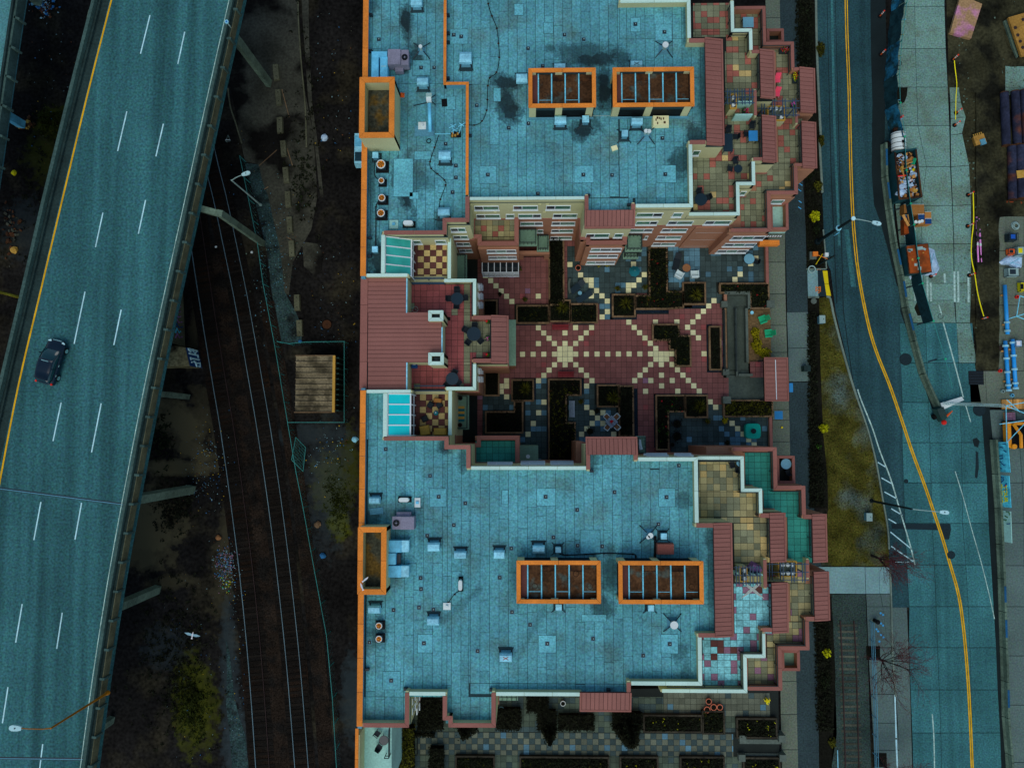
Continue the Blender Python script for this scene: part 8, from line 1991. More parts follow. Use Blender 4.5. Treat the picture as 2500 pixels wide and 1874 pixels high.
# white tank trailer with arrow
p=W3(2203,340,.0);t=thing('tank_trailer','white ribbed tank trailer with a black tap mark above the dumpster','trailer',(p.x,p.y,.005))
x0,y0,x1,y1=RW(2185,319,2219,361,1.8)
mb=MB();n=14;yc0,yc1=y0,y1;r=(x1-x0)/2;cx=(x0+x1)/2
mb.tube([(cx,yc0,1.05),(cx,yc0+.12,1.05),(cx,yc1-.12,1.05),(cx,yc1,1.05)],r,18);part('tank',mb,'white_plastic',t,True)
for k in range(4):y=yc0+(yc1-yc0)*(.1+.27*k);part('band',MB().tube([(cx,y-.025,1.05),(cx,y+.025,1.05)],r+.02,18),'dark_metal',t)
part('tap_mark',MB().obox((cx+.15,y0+.7,1.05+r+.005),(.3,.3,.03)).obox((cx+.12,y0+.35,1.05+r+.005),(.06,.6,.03)),'black',t)
part('hitch',MB().tube([(cx+.1,y1,.5),(cx+.25,y1+1.0,.5)],.08,6).obox((cx,y1+.3,.8),(1.0,.5,.7)),'chair_dark',t);part('engine',MB().obox((cx-.2,y1+.35,1.2),(.7,.4,.3),.2),'rust',t)
for s in (-1,1):part('wheel',MB().tube([(cx+s*(r+.02),(y0+y1)/2,.36),(cx+s*(r+.22),(y0+y1)/2,.36)],.36,16),'tyre',t)
p=W3(2198,288,0);solo('marker_buoy',MB().cyl(0,0,0,.5,.16,12,.1).dome((0,0,.5),.12,.12,.1),'red_paint','dull red marker above the white tank','marker',(p.x,p.y,.005),local=True)
# safety posts and tape
posts=[(2326,146,'first safety post from the top, on the torn slab edge'),(2334,276,'safety post beside the cracked slab, third from the top'),(2330,306,'safety post close below another one near the cracked slab'),(2363,476,'safety post beside the long dirt trench, upper'),(2362,552,'safety post left of the pink pipes'),(2366,672,'safety post below the pink pipes'),(2148,40,'red safety post in the street at the top'),(2150,134,'red safety post in the street, second from the top'),(2272,674,'safety post lying by the plastic sheet'),(2396,778,'safety post in the trench at the end of the yellow tape')]
sp=None
for px,py,lab in posts:
    p=W3(px,py,0)
    if sp is None:
        sp=thing('safety_post','orange-red '+lab,'safety post',(p.x,p.y,.005),'orange safety posts');lpart('post',MB().cyl(0,0,.06,1.05,.06,8,.045),'orange_paint',sp);lpart('foot',MB().cyl(0,0,0,.07,.24,12,.2),'black',sp);lpart('handle',MB().ring(0,0,1.05,1.1,.08,.03,8),'red_paint',sp)
        for z in (.5,.8):lpart('band',MB().ring(0,0,z,z+.1,.07,.02,8),'white_plastic',sp)
    else:copy_tree(sp,(p.x,p.y,.005),px*.1,'orange-red '+lab)
t=thing('warning_tape','yellow warning tape strung between safety posts along the dirt trench','tape',W3(2370,470,0));
TP_=[(2376,470,1.0),(2377,540,.9),(2372,590,.5),(2372,630,.7),(2380,670,1.0),(2386,710,.7),(2394,745,.6),(2402,772,.9)]
part('tape',MB().ribbon(smooth_path([W3(x,y,z) for x,y,z in TP_]),.1,None,.01),'flower_yellow',t)
t=thing('warning_tape','short yellow tape along the torn slab edge near the top','tape',W3(2335,200,0));part('tape',MB().ribbon(smooth_path([W3(x,y,z) for x,y,z in ((2330,148,1.0),(2332,168,.6),(2336,205,.3),(2334,240,.4),(2333,292,1.0))]),.08,None,.01),'flower_yellow',t)
# steel plate, trench box, pipes, excavator bucket
A=ppoly([(2346,-12),(2398,10),(2371,94),(2320,79)],.42);c=(sum(p[0] for p in A)/4,sum(p[1] for p in A)/4)
solo('steel_plate',MB().prism(A,.0,.42),'plate_tan','large tan steel plate with a pink stain lying on the dirt','steel plate',(c[0],c[1],0))
t=thing('trench_box','yellow steel trench box with dark cut-outs at the top right edge','trench box',W3(2490,90,0))
q=[(2462,43),(2540,20),(2560,130),(2494,137)]
part('panel',MB().prism(ppoly(q,.9),.6,.9),'steel_yellow',t);part('side_beam',MB().prism(ppoly([(2450,52),(2458,48),(2486,138),(2482,142)],.3),.0,.35),'jersey',t);part('lower_panel',MB().prism(ppoly([(2456,50),(2540,30),(2550,130),(2488,140)],.2),0,.2),'black',t)
for i,(x,y) in enumerate(((2479,68),(2485,86),(2491,101),(2497,116),(2498,48))):
    p=W3(x,y,.905);part('cut_out',MB().cyl(p.x,p.y,.88,.905,.2,6),'rail_rust',t)
for i,(x0_,y0_,x1_,y1_,m,lab) in enumerate(((2452,228,2457,355,'pipe_steel','leftmost rust-sided steel pipe at the right edge'),(2478,225,2484,352,'pipe_steel','second dark steel pipe at the right edge'),(2500,222,2506,350,'pipe_steel','third dark steel pipe cut by the right edge'),(2470,358,2472,487,'pipe_steel','lower left dark steel pipe at the right edge'),(2490,356,2494,484,'pipe_steel','lower right dark steel pipe at the right edge'))):
    A,B=W3(x0_,y0_,.45),W3(x1_,y1_,.45);t=thing('steel_pipe',lab,'pipe',(A.x,A.y,0),'large steel pipes');part('shell',MB().tube([A,B],.42,16,cap=False),m,t,True);part('collar',MB().tube([B,B+(B-A).normalized()*.1],.44,16),'rust',t);part('collar',MB().tube([A-(B-A).normalized()*.1,A],.44,16),'rust',t)
p=W3(2493,425,.95);solo('tan_board',MB().obox((0,0,0),(.9,.8,.05),.1).obox((.3,.05,.05),(.5,.5,.04),.7),'cover_tan','tan board with a white sheet lying on the steel pipes','board',(p.x,p.y,.95),local=True)
p=W3(2475,492,.1);solo('timber_bearer',MB().obox((0,0,.06),(2.2,.2,.12),.03).obox((.4,.1,.14),(.2,1.0,.1),.9),'pipe_rust','rusty bearers below the dark steel pipes','timber',(p.x,p.y,0),local=True)
p=W3(2390,342,.3);t=thing('excavator_bucket','loose excavator bucket with a toothed edge lying on the dirt','bucket',(p.x,p.y,-.01),None,R_(18));lpart('shell',MB().tbox(0,0,0,.5,1.0,.9,1.15,1.0),'steel_yellow',t);lpart('bracket',MB().box(-.1,-.65,.4,.45,-.05,.62),'vent_side',t)
for i in range(5):lpart('tooth',MB().obox((-.42+i*.21,.58,.4),(.07,.3,.08)),'cover_tan',t)
# blue pipes with couplings
def blue_pipe(a,b,label,cps):
    A,B=W3(*a,.35),W3(*b,.35);t=thing('water_pipe',label,'pipe',(A.x,A.y,.005),'bright blue water pipes');part('pipe',MB().tube([A,B],.19,14),'pipe_blue',t,True);u=(B-A).normalized()
    for c_ in cps:q=A.lerp(B,c_);part('coupling',MB().tube([q-u*.1,q+u*.1],.255,14),'pipe_band',t);part('bolt',MB().obox((q.x-.27,q.y,.35),(.1,.22,.1)).obox((q.x+.27,q.y,.35),(.1,.22,.1)),'pole_grey',t)
    for c_ in (.2,.8):q=A.lerp(B,c_);part('block',MB().obox((q.x,q.y,.08),(.7,.14,.16)),'wood',t)
blue_pipe((2453,696),(2460,816),'long bright blue pipe pointing up at the right edge',(.76,.93));blue_pipe((2454,832),(2463,955),'left bright blue pipe of the lower pair',(.1,.35,.62,.88,.98));blue_pipe((2472,828),(2480,950),'right bright blue pipe of the lower pair',(.07,.33,.6,.88,.98))
for (a,b),lab in ((((2384,530),(2388,640)),'left pink and white pipe on the dirt trench'),(((2390,534),(2396,640)),'right pink and white pipe on the dirt trench')):
    A,B=W3(*a,.08),W3(*b,.08);t=thing('pink_pipe',lab,'pipe',(A.x,A.y,-.01),'pink pipes');part('pipe',MB().tube([A,B],.09,8),'pink_pipe',t)
    for c_ in (.05,.3,.45,.6):q=A.lerp(B,c_);u=(B-A)*.03;part('sleeve',MB().tube([q-u,q+u],.105,8),'dark_metal' if c_<.5 else 'white_plastic',t)
# coiled hose, machines
p=W3(2480,551,.2);t=thing('hose_coil','pale coiled hose on the slab at the right edge','hose',(p.x,p.y,.005))
for i in range(5):lpart('loop',MB().ring(.05*math.sin(i*2),.06*math.cos(i*2),.02+i*.05,.07+i*.05,.42-.03*i,.06,20),'pole_grey',t)
for px,py,w,d,h,m,m2,lab in ((2474,578,.9,.8,.8,'table_dark','blue_paint','dark blue pump below the hose coil'),(2470,614,.7,.6,.5,'orange_paint','chair_dark','orange-framed machine beside the plastic tarp'),(2492,612,.8,.9,.7,'pole_grey','flower_yellow','grey tank with a yellow label at the right edge'),(2474,664,1.2,.9,.7,'pole_grey','dark_metal','grey generator with a grille below the plastic tarp'),(2496,700,.5,1.0,.5,'flower_yellow','black','yellow box at the right edge above the blue pipes'),(2487,838,.7,.7,.7,'plastic_sheet','bird_white','white bag bundle beside the right blue pipe')):
    p=W3(px,py,h);t=thing('site_machine',lab,'machine',(p.x,p.y,.005),'machines at the right edge');lpart('body',MB().tbox(0,0,.08,h,w,d,w*.88,d*.88),m,t);lpart('skid',MB().box(-w/2,-d/2,0,w/2,d/2,.08),'black',t);lpart('panel',MB().box(-w*.3,-d*.25,h,w*.2,d*.3,h+.04),m2,t);lpart('frame',MB().tube([(-w/2,-d/2,h+.1),(w/2,-d/2,h+.1),(w/2,d/2,h+.1),(-w/2,d/2,h+.1),(-w/2,-d/2,h+.1)],.03,5),'dark_metal',t);lpart('strut',MB().box(-w/2,-d/2,.08,-w/2+.05,-d/2+.05,h+.1).box(w/2-.05,d/2-.05,.08,w/2,d/2,h+.1),'dark_metal',t)
# excavator (partly in frame)
p=W3(2510,1050,0);t=thing('excavator','yellow excavator with blue-grey cab at the right edge','excavator',(p.x,p.y,.005))
x0,y0,x1,y1=RW(2462,1030,2580,1092,1.6)
part('frame',MB().box(x0,y0,.7,x0+.35,y1,1.5).box(x0+.35,y1-.3,.7,x1,y1,1.5),'excavator_yellow',t);part('deck',MB().box(x0+.36,y0+.3,.6,x1,y1-.31,1.1),'black',t)
part('cab',MB().tbox((x0+2.9),(y0+y1)/2+.3,1.0,2.6,2.4,1.7,2.2,1.5),'table_dark',t);part('cab_roof',MB().box(x0+1.8,(y0+y1)/2-.4,2.6,x0+4.0,(y0+y1)/2+1.0,2.68),'vent_side',t)
part('boom',MB().tube([(x0+.5,y1-.2,1.7),(x0+1.0,(y0+y1)/2,2.0),(x0+1.3,y0,1.5)],.17,6),'excavator_yellow',t);part('pin',MB().cyl(x0+.5,y0+.1,1.2,1.75,.25,12),'excavator_yellow',t)
for yy in (y0-.1,y1-.4):part('track',MB().box(x0+.3,yy,0,x1,yy+.5,.7),'tyre',t)
# boom lift / lattice mast
p=W3(2425,985,0);t=thing('lattice_mast','pale steel lattice boom reaching right over the slabs','crane boom',(p.x,p.y,.005))
A=[W3(2302,984,.8),W3(2455,990,1.3),W3(2470,1000,1.4)]
for dy,dz in ((.12,0),(-.12,0),(0,.22)):part('chord',MB().tube([A[0]+Vector((0,dy,dz)),A[1]+Vector((0,dy,dz))],.035,5),'pole_grey',t)
for i in range(14):
    a,b=A[0].lerp(A[1],i/14),A[0].lerp(A[1],(i+1)/14);part('lattice',MB().tube([a+Vector((0,.12*(-1)**i,0)),b+Vector((0,-.12*(-1)**i,0))],.022,4),'vent_side',t)
for u,v in (((2456,990),(2458,1080)),((2456,990),(2540,975)),((2456,990),(2530,1020)),((2458,975),(2490,1005)),((2458,1080),(2510,1025)),((2440,1035),(2510,1025)),((2490,722),(2482,772)),((2482,772),(2520,760)),((2490,722),(2530,735)),((2482,772),(2530,790)),((2482,772),(2462,778))):part('strut',MB().tube([W3(*u,3.0),W3(*v,3.2)],.045,5),'bar_blue',t)
part('leg',MB().tube([W3(2456,990,3.0),W3(2456,990,0)],.05,5),'bar_blue',t);part('leg',MB().tube([W3(2482,772,3.0),W3(2482,772,0)],.05,5),'bar_blue',t)
tri=[(2296,984),(2350,968),(2354,978),(2312,986)]
solo('white_wedge',MB().prism(ppoly([(2296,984),(2348,968),(2354,976),(2302,1000)],.6),.55,.6).prism(ppoly([(2300,984),(2304,982),(2304,990),(2300,992)],.5),0,.55),'white_plastic','white triangular panel at the end of the barrier row','panel',W3(2320,982,0))
p=W3(2292,1010,.5);t=thing('message_trailer','dark trailer with a red lamp at the end of the barrier row','trailer',(p.x,p.y,.005),None,R_(25));lpart('body',MB().tbox(0,0,.4,1.2,.8,1.5,.6,1.2),'shed_wall',t);lpart('panel',MB().obox((0,.2,1.25),(.7,.9,.06),0,.15),'barrier',t)
for s in (-1,1):lpart('wheel',MB().tube([(s*.4,-.1,.3),(s*.62,-.1,.3)],.3,14),'tyre',t)
lpart('drawbar',MB().tube([(0,-.7,.45),(0,-1.2,.45)],.05,6),'dark_metal',t);lpart('lamp',MB().dome((.1,-1.0,.45),.28,.28,.25),'red_paint',t);lpart('cone_stack',MB().tube([(.5,-.6,.4),(1.5,-.35,.3)],.16,8,.05),'orange_paint',t)
for (r,lab) in (((2446,975,2472,998),'left timber mat under the lattice boom'),((2474,974,2510,998),'right timber mat under the lattice boom')):
    x0,y0,x1,y1=RW(*r,.2);t=thing('timber_mat',lab,'timber mat',((x0+x1)/2,(y0+y1)/2,.005),'timber mats')
    for i in range(5):part('board',MB().box(x0+(x1-x0)*i/5+.01,y0,.005,x0+(x1-x0)*(i+1)/5-.01,y1,.2),'wood',t)
p=W3(2467,1016,.4);t=thing('block_pallet','pallet of pinkish blocks left of the excavator','pallet',(p.x,p.y,.005),None,.05)
for i in range(3):
    for j in range(3):lpart('block',MB().box(-.45+i*.3,-.4+j*.27,.12,-.17+i*.3,-.15+j*.27,.5),'tile_mauve',t)
lpart('pallet_base',MB().box(-.48,-.43,0,.48,.43,.12),'wood',t)
for px,py,m,lab in ((2441,905,'red_paint','red plastic cap on the slab left of the blue pipes'),(2447,955,'pole_grey','grey pipe stub below the left blue pipe'),(2470,965,'duct_blue','blue-grey pipe stub below the right blue pipe'),(2482,725,'red_paint','dark red cap beside the blue struts')):
    p=W3(px,py,.1);t=thing('pipe_stub',lab,'pipe stub',(p.x,p.y,.005),'pipe stubs');lpart('ring',MB().ring(0,0,0,.28,.17,.05,14),m,t);lpart('plug',MB().cyl(0,0,0,.1,.12,12),'dark_metal',t)
p=W3(2297,772,.05);solo('loose_hoop',MB().ring(0,0,0,.03,.28,.03,18),'dark_metal','thin dark hoop lying on the slab by the white line','hoop',(p.x,p.y,.005),local=True)
# pieces of broken concrete at the trench edge
r2=random.Random(14);mb=MB()
for _ in range(420):
    x,y=r2.uniform(2330,2500),r2.uniform(-20,900)
    if not (2345<x<2440 or y<240):continue
    p=W(x,y,0);s=r2.uniform(.04,.16);mb.obox((p[0],p[1],.02),(s,s*r2.uniform(.6,1.2),s*.6),r2.uniform(0,3),r2.uniform(-.4,.4))
structure('dirt_rubble',mb,'jersey',kind='stuff',label='loose stones scattered over the dirt trench')
mb=MB();n=26;vs=[];
for i in range(n+1):
    for j in range(60+1):
        px=2315+(2560-2315)*i/n;py=-60+960*j/60
        p=W(px,py,0);d=min(max((px-2345)/30,0),1)*min(max((905-py)/40,0),1)
        if 2440<px and (150<py<235 or 525<py):d=0
        vs.append((p[0],p[1],-.008+d*(.18*math.sin(px*.09+2*math.sin(py*.023))**2+.14*r2.random())))
mb.add(vs,[(i*61+j,i*61+j+1,(i+1)*61+j+1,(i+1)*61+j) for i in range(n) for j in range(60) if not (2430<2315+245*i/n and (150<-60+16*j<235 or -60+16*j>500)) and not (2315+245*i/n<2378 and -60+16*j>215)])
structure('dirt_mounds',mb,'yard_dirt')

# ================================================================ WEST: RAILSIDE
def wire_fence(px,label,h=1.8,step=2.6,m='fence_teal'):
    P=[W3(x,y,0) for x,y in px];t=thing('chain_link_fence',label,'fence',(P[0].x,P[0].y,-.03),'teal wire fences')
    for i in range(len(P)-1):
        a,b=P[i],P[i+1];part('top_rail',MB().tube([a+Vector((0,0,h)),b+Vector((0,0,h))],.035,5),m,t)
        mb=MB();n=max(2,int((b-a).length/.5))
        for q in range(n):  # diagonal wires
            u,v=a.lerp(b,q/n),a.lerp(b,(q+1)/n);mb.tube([u,v+Vector((0,0,h))],.006,3,cap=False);mb.tube([u+Vector((0,0,h)),v],.006,3,cap=False)
        part('wire_mesh',mb,m,t,kind='stuff');k=max(1,round((b-a).length/step))
        for q in range(k+(i==len(P)-2)):p=a.lerp(b,q/k);part('post',MB().box(p.x-.035,p.y-.035,-.03,p.x+.035,p.y+.035,h+.04),m,t)
wire_fence([(600,395),(642,600),(656,700),(684,848),(718,1050),(735,1150),(752,1235),(780,1390),(808,1540),(822,1690),(833,1874),(838,1960)],'long teal wire fence following the rails past the shed')
wire_fence([(690,838),(718,843),(760,839),(850,838),(850,1031),(715,1031)],'teal wire fence enclosing the small shed')
t=thing('fallen_fence','fallen teal wire fence panel beside the long fence','fence panel',W3(732,1120,0))
q=[W3(722,1067,1.0),W3(746,1092,.4),W3(740,1150,.1),W3(712,1122,.8)]
for i in range(4):part('tube',MB().tube([q[i],q[(i+1)%4]],.035,5),'fence_teal',t)
mb=MB()
for i in range(1,8):mb.tube([q[0].lerp(q[1],i/8),q[3].lerp(q[2],i/8)],.008,3,cap=False);mb.tube([q[0].lerp(q[3],i/8),q[1].lerp(q[2],i/8)],.008,3,cap=False)
part('wire_mesh',mb,'fence_teal',t,kind='stuff');part('stake',MB().tube([q[2],Vector((q[2].x,q[2].y,-.05))],.03,5),'fence_teal',t)
# ribbed shed
x0,y0,x1,y1=RW(721,868,818,1006,3.0)
t=thing('shed','small shed with ribbed tan metal roof between fence and apartment block','shed',((x0+x1)/2,(y0+y1)/2,-.05))
part('wall',MB().box(x0+.15,y0+.15,-.05,x1-.05,y1-.15,2.75),'shed_wall',t)
part('eave',MB().box(x0,y0,2.75,x1,y1,2.86),'tile_base',t)
for i in range(10):
    a,b=y0+(y1-y0)*i/10,y0+(y1-y0)*(i+1)/10
    part('roof_panel',MB().add([(x0,a+.03,2.9),(x1-.22,a+.03,3.0),(x1-.22,b-.16,2.96),(x0,b-.16,2.86),(x1-.22,b-.03,3.06),(x0,b-.03,2.96)],[(0,1,2,3),(3,2,4,5)]),'shed_roof',t)
    part('rib',MB().box(x0,b-.1,2.9,x1-.2,b-.03,3.08),'shed_roof',t)
part('ridge_cap',MB().box(x1-.24,y0,2.86,x1+.02,y1,3.14),'cover_tan',t);part('trim',wall_strip([(x0,y0),(x1,y0)],.1,2.8,3.1).box(x0,y1-.05,2.8,x1,y1+.05,3.1),'planter_wall',t)
for i in range(11):y=y0+.2+(y1-y0-.4)*i/10;part('louvre',MB().obox((x1+.12,y,1.5),(.35,.12,2.4),0,0,.0),'shed_wall',t)
# old wheel-stop kerbs
for i,(px,py,rz,lab) in enumerate(((674,176,6,'first old timber kerb from the top of the west road'),(680,237,6,'second old timber kerb from the top'),(683,305,3,'third old timber kerb from the top'),(692,362,6,'fourth old timber kerb, beside dark scrub'),(698,427,6,'fifth old timber kerb, palest and clearest'),(703,486,4,'sixth old timber kerb, half buried'),(707,548,4,'seventh old timber kerb'),(712,606,4,'eighth old timber kerb'),(725,738,3,'ninth old timber kerb beside the gravel end'),(731,800,3,'lowest old timber kerb above the shed fence'))):
    p=W3(px,py,.2);t=thing('timber_kerb',lab,'kerb block',(p.x,p.y,-.04),'old kerb blocks on the west road',R_(rz));lpart('beam',MB().tbox(0,0,0,.34,.68,1.75,.56,1.65),'old_kerb',t)
    for s in (-.5,.5):lpart('pin',MB().cyl(0,s,.34,.37,.05,8),'black',t)
for px in ([(556,215),(562,260),(575,300),(590,350)],[(728,-40),(728,40),(735,150),(745,260),(748,360)]):
    P=smooth_path([W3(x,y,.05) for x,y in px]);structure('old_kerb_line',MB().ribbon(P,.14,None,.1),'old_kerb')
for a,b in (((688,218),(706,286)),((632,405),(676,366)),((700,360),(714,404)),((645,462),(655,456)),((700,578),(717,589))):
    structure('faded_line',MB().ribbon([W3(*a,-.03),W3(*b,-.03)],.08,None,.004),'planter_wall')
# scrub on the dark ground, pale dirt slopes, litter
flat('bare_dirt',[(738,590),(775,595),(790,625),(785,660),(770,675),(742,650)],-.03,'old_road')
def scrub(n,box,m,label,size=.14,h=.5,seed=1,keepf=None):
    r2=random.Random(seed);mb=MB()
    for _ in range(n):
        x,y=r2.gauss((box[0]+box[2])/2,(box[2]-box[0])/4),r2.gauss((box[1]+box[3])/2,(box[3]-box[1])/4);p=W(x,y,0)
        mb.leaves((p[0],p[1],-.05),.35,.35,h*r2.uniform(.5,1),8,size,r2,shell=0)
    structure('scrub',mb,m,kind='stuff',label=label)
scrub(260,(430,1640,510,1800),'grass_west','dark olive scrub patch at the bottom of the west ground',seed=2,h=.7);scrub(120,(90,260,160,330),'grass_west','olive scrub left of the viaduct',seed=3);scrub(170,(790,1150,860,1300),'grass_west','mossy scrub beside the apartment block',seed=4,h=.25,size=.1);scrub(300,(330,1400,520,1800),'hedge_black','black undergrowth below the viaduct',seed=5,h=.6);scrub(160,(380,1180,470,1300),'hedge_black','black undergrowth between dirt slopes',seed=6);scrub(90,(700,80,800,620),'hedge_black','black weeds along the old road',seed=7);scrub(140,(20,200,200,700),'hedge_black','black undergrowth west of the viaduct',seed=8);scrub(60,(715,370,760,520),'leaf_dark','low weeds around the kerb blocks',seed=9,h=.3);scrub(70,(360,1000,430,1140),'leaf_dark','dim weeds below the viaduct edge',seed=10)
def litter(n,box,mats_,label,seed,smin=.04,smax=.14,g=True):
    r2=random.Random(seed);L={m:MB() for m in mats_}
    for _ in range(n):
        x=r2.gauss((box[0]+box[2])/2,(box[2]-box[0])/4.5) if g else r2.uniform(box[0],box[2]);y=r2.gauss((box[1]+box[3])/2,(box[3]-box[1])/4.5) if g else r2.uniform(box[1],box[3])
        p=W(x,y,0);s=r2.uniform(smin,smax);L[r2.choice(mats_)].obox((p[0],p[1],r2.uniform(-.02,.12)),(s,s*r2.uniform(.4,1),s*.3),r2.uniform(0,3),r2.gauss(0,.3),r2.gauss(0,.3))
    ms=[m for m in mats_ if L[m].v];mb=MB()
    for i,m in enumerate(ms):mb.m=i;mb.add(L[m].v,L[m].f)
    structure('litter',mb,ms,kind='stuff',label=label)
LW=['litter_white','litter_blue','litter_brown','litter_white','litter_yellow','tie_wood']
litter(420,(520,1325,580,1440),['litter_white','litter_blue','litter_white','tile_mauve','litter_brown'],'dense heap of pale and blue litter beside the rails',1);litter(40,(536,1400,570,1445),['leaf_lime','leaf_yellow','plastic_green','litter_white'],'yellow-green rope scraps at the end of the litter heap',2,.06,.16)
litter(300,(440,1010,570,1260),LW,'scattered litter on the slope beside the rails',3,.03,.11);litter(110,(80,-10,135,45),['litter_blue','litter_white','litter_brown','vent_side'],'blue and white rubbish heap at the top left',4,.08,.3);litter(60,(0,490,60,620),['rust','litter_brown','tie_wood'],'rust-brown rubbish west of the viaduct',5,.1,.4);litter(60,(40,290,85,320),['rust','litter_brown','cover_tan'],'brown rubbish beside the blue column',6,.1,.4)
litter(120,(730,1010,870,1200),LW,'scattered litter south of the shed',7,.04,.14);litter(90,(760,600,870,850),LW,'sparse litter on the dark ground west of the apartment block',8,.03,.1,False);litter(80,(560,1440,600,1800),LW,'sparse litter along the ballast',9,.03,.1,False);litter(90,(400,1400,560,1860),LW,'sparse litter on the dark slope',10,.03,.09,False);litter(50,(770,30,860,400),LW,'sparse litter on the dark lane beside the apartment block',11,.04,.13,False);litter(50,(60,80,200,400),LW,'sparse litter west of the viaduct',12,.04,.12,False);litter(60,(560,300,760,700),LW,'sparse litter on the old road',13,.03,.09,False)
litter(260,(600,450,740,830),['vent_side','gravel_path','jersey'],'loose gravel stones on the gravel path',14,.05,.12)
for px,py,s,m,lab in ((788,1356,.32,'litter_blue','bright blue plastic bag on the dark ground right of the rails'),(792,336,.4,'plastic_sheet','white crumpled bag on the dark lane near the top'),(866,1072,.35,'vent_metal','pale round bundle against the apartment block wall'),(775,1280,.35,'planter_wall','grey-brown sack lying on the moss'),(732,833,.2,'litter_blue','small pale blue bag at the shed fence corner'),(614,615,.15,'white_plastic','white box beside the gravel path'),(34,610,.4,'cover_tan','tan box in the rubbish west of the viaduct'),(33,422,.3,'flower_yellow','yellow bag west of the viaduct'),(533,1312,.3,'cardboard','open cardboard box beside the rails'),(526,602,.13,'white_plastic','small white box between the rails')):
    p=W3(px,py,.1);r2=random.Random(px);mb=MB();n=9;vs=[]
    for j in range(4):
        rr=s*(1,1.05,.8,.35)[j];vs+=[(rr*math.cos(2*PI*k/n)*r2.uniform(.7,1.15),rr*math.sin(2*PI*k/n)*r2.uniform(.7,1.15),s*(0,.4,.8,1.0)[j]) for k in range(n)]
    mb.add(vs,[(j*n+k,j*n+(k+1)%n,(j+1)*n+(k+1)%n,(j+1)*n+k) for j in range(3) for k in range(n)]+[tuple(range(3*n,4*n))])
    solo('rubbish_bag',mb,m,lab,'rubbish',(p.x,p.y,-.05),'loose rubbish',local=True)
p=W3(798,792,0);t=thing('round_cover','dull brown round cover on the dark ground above the shed','manhole',(p.x,p.y,-.05));lpart('lid',MB().cyl(0,0,0,.08,.48,22),'litter_brown',t);lpart('rim',MB().ring(0,0,0,.1,.54,.06,22),'tie_dark',t);lpart('handle',MB().box(-.1,-.03,.08,.1,.03,.1),'black',t)
p=W3(556,340,.3);t=thing('wire_stand','small pale wire frame beside the viaduct edge','frame',(p.x,p.y,-.05));lpart('hoop',MB().tube([(-.25,-.2,.3),(0,.5,.3),(.25,-.2,.3),(-.25,-.2,.3)],.02,4),'pole_grey',t);lpart('bar',MB().tube([(-.25,-.05,.31),(.25,-.05,.31)],.03,4),'white_plastic',t);lpart('leg',MB().tube([(0,.4,0),(0,.4,.3)],.02,4).tube([(-.2,-.2,0),(-.2,-.2,.3)],.02,4),'pole_grey',t)
p=W3(25,718,11);t=thing('sign_gantry','yellow-green gantry pole sticking out left of the viaduct','gantry',W3(25,718,0));part('beam',MB().tube([W3(-30,705,12),W3(56,727,12)],.12,6),'leaf_olive',t);part('post',MB().tube([W3(-30,705,12),Vector((*W(-30,705,12),-.05))],.14,6),'leaf_yellow',t)
# parked vehicle at the foot of the west wall, mostly hidden by the coping
p=W3(876,368,.9);t=thing('parked_van','blue and white van end showing beside the upper orange tower','van',(p.x+.55,p.y,-.05));lpart('body',MB().tbox(0,0,.4,1.7,1.9,3.4,1.7,3.2),'vent_metal',t);lpart('windscreen',MB().tbox(0,-.9,1.7,1.75,1.6,1.0,1.5,.9),'car_glass',t);lpart('roof_stripe',MB().box(-.8,.2,1.7,.8,1.3,1.74),'duct_blue',t)
for s in (-1,1):
    for yy in (-1.1,1.1):lpart('wheel',MB().tube([(s*.75,yy,.35),(s*.97,yy,.35)],.35,14),'tyre',t)

# ================================================================ CAR ON THE VIADUCT
p=W3(127,884,ZD+.5);car=thing('car','dark blue hatchback driving up the left lane of the viaduct','car',(p.x,p.y,ZD+.018),None,R_(-15))
def loft(secs,m,name,smooth=True,parent=None):
    """secs: list of (y, [(x, z) ...]) half profiles mirrored"""
    vs,fs=[],[];n=len(secs[0][1])*2
    for y,pr in secs:
        vs+=[(x,y,z) for x,z in pr]+[(-x,y,z) for x,z in pr[::-1]]
    for i in range(len(secs)-1):
        for k in range(n):fs.append((i*n+k,i*n+(k+1)%n,(i+1)*n+(k+1)%n,(i+1)*n+k))
    fs+=[tuple(range(n)),tuple(range((len(secs)-1)*n,len(secs)*n))[::-1]]
    o=lpart(name,MB().add(vs,fs),m,parent or car,smooth);return o
def prof(w,zt,zb=.22,sh=.62):return [(w*.86,zb),(w,zb+.16),(w*1.0,sh),(w*.9,zt),(w*.45,zt+.03)]
body=loft([(-1.98,prof(.66,.68)),(-1.9,prof(.8,.80)),(-1.6,prof(.87,.86)),(-.6,prof(.89,.90)),(.5,prof(.89,.90)),(1.15,prof(.87,.84)),(1.7,prof(.82,.74)),(1.95,prof(.70,.62)),(2.05,prof(.52,.52,.26,.42))],'car_paint','body')
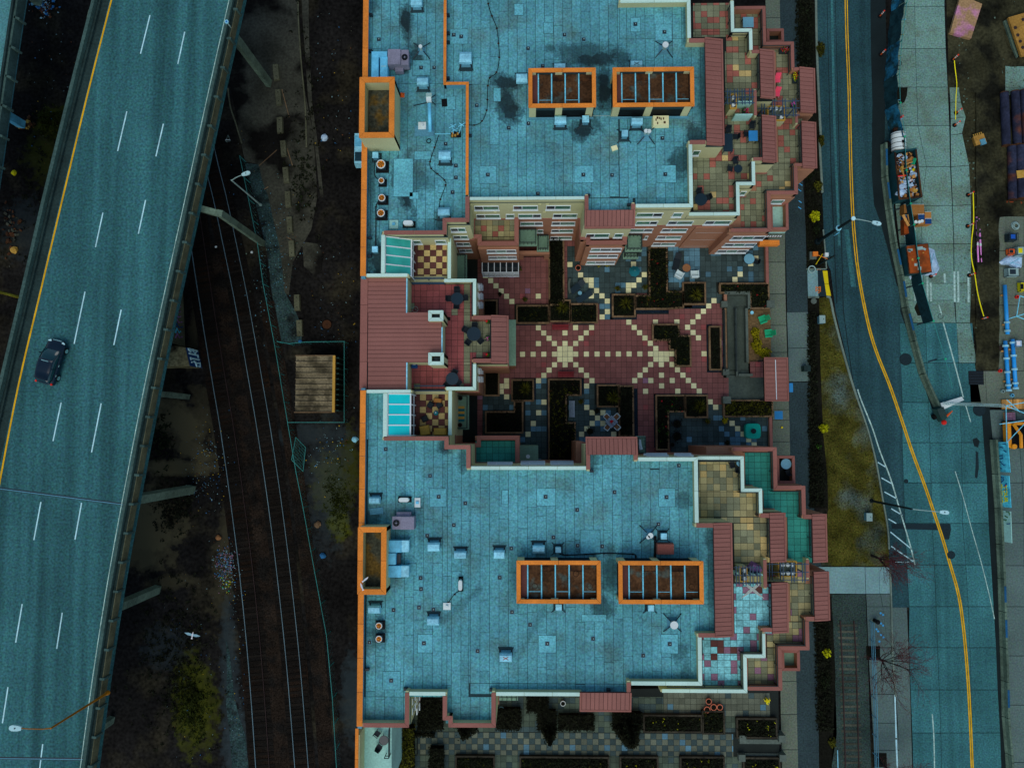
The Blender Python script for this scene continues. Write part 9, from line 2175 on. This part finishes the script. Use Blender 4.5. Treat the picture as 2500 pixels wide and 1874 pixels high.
cab=loft([(-1.86,[(.60,.84),(.62,.90),(.58,.96),(.3,.97),(.15,.97)]),(-1.5,[(.76,.86),(.74,1.1),(.64,1.36),(.4,1.40),(.2,1.41)]),(-.9,[(.80,.88),(.77,1.15),(.66,1.44),(.4,1.48),(.2,1.49)]),(.0,[(.80,.88),(.77,1.15),(.66,1.44),(.4,1.48),(.2,1.49)]),(.35,[(.80,.88),(.76,1.12),(.63,1.36),(.4,1.41),(.2,1.42)]),(1.12,[(.74,.86),(.73,.87),(.66,.885),(.4,.90),(.2,.90)])],'car_glass','cabin_glass')
loft([(-1.62,[(.60,1.34),(.61,1.36),(.58,1.40),(.4,1.415),(.2,1.42)]),(-.9,[(.66,1.44),(.675,1.455),(.64,1.485),(.4,1.505),(.2,1.51)]),(.0,[(.66,1.44),(.675,1.455),(.64,1.485),(.4,1.505),(.2,1.51)]),(.22,[(.64,1.40),(.65,1.415),(.62,1.445),(.4,1.465),(.2,1.47)])],'car_paint','roof')
for s in (-1,1):
    lpart('pillar',MB().tube([(s*.66,.22,1.42),(s*.77,1.05,.9)],.035,5),'car_paint',car);lpart('pillar',MB().tube([(s*.68,-.55,1.44),(s*.81,-.55,.9)],.04,5),'car_paint',car)
    lpart('mirror',MB().obox((s*.97,.62,.98),(.2,.12,.13)),'car_paint',car)
    lpart('headlight',MB().obox((s*.62,1.83,.665),(.26,.2,.06),s*-.5),'lamp_head',car);lpart('tail_light',MB().obox((s*.72,-1.9,.78),(.14,.16,.12),s*.4),'red_paint',car)
    lpart('door_handle',MB().box(s*.89-.02,-.25,.78,s*.89+.03,-.08,.82),'rim',car);lpart('door_handle',MB().box(s*.89-.02,-1.15,.78,s*.89+.03,-.98,.82),'rim',car)
    for yy in (1.25,-1.25):
        w_=lpart('wheel',MB().tube([(s*.70,yy,.31),(s*.90,yy,.31)],.31,20),'tyre',car);lpart('rim',MB().tube([(s*.90,yy,.31),(s*.915,yy,.31)],.2,14),'rim',w_)
lpart('number_plate',MB().box(-.25,2.02,.42,.25,2.06,.53),'white_plastic',car);lpart('grille',MB().box(-.4,1.98,.55,.4,2.03,.62),'rim',car)
lpart('roof_sheen_bar',MB().box(-.36,.02,1.508,.3,.07,1.52),'rim',car)
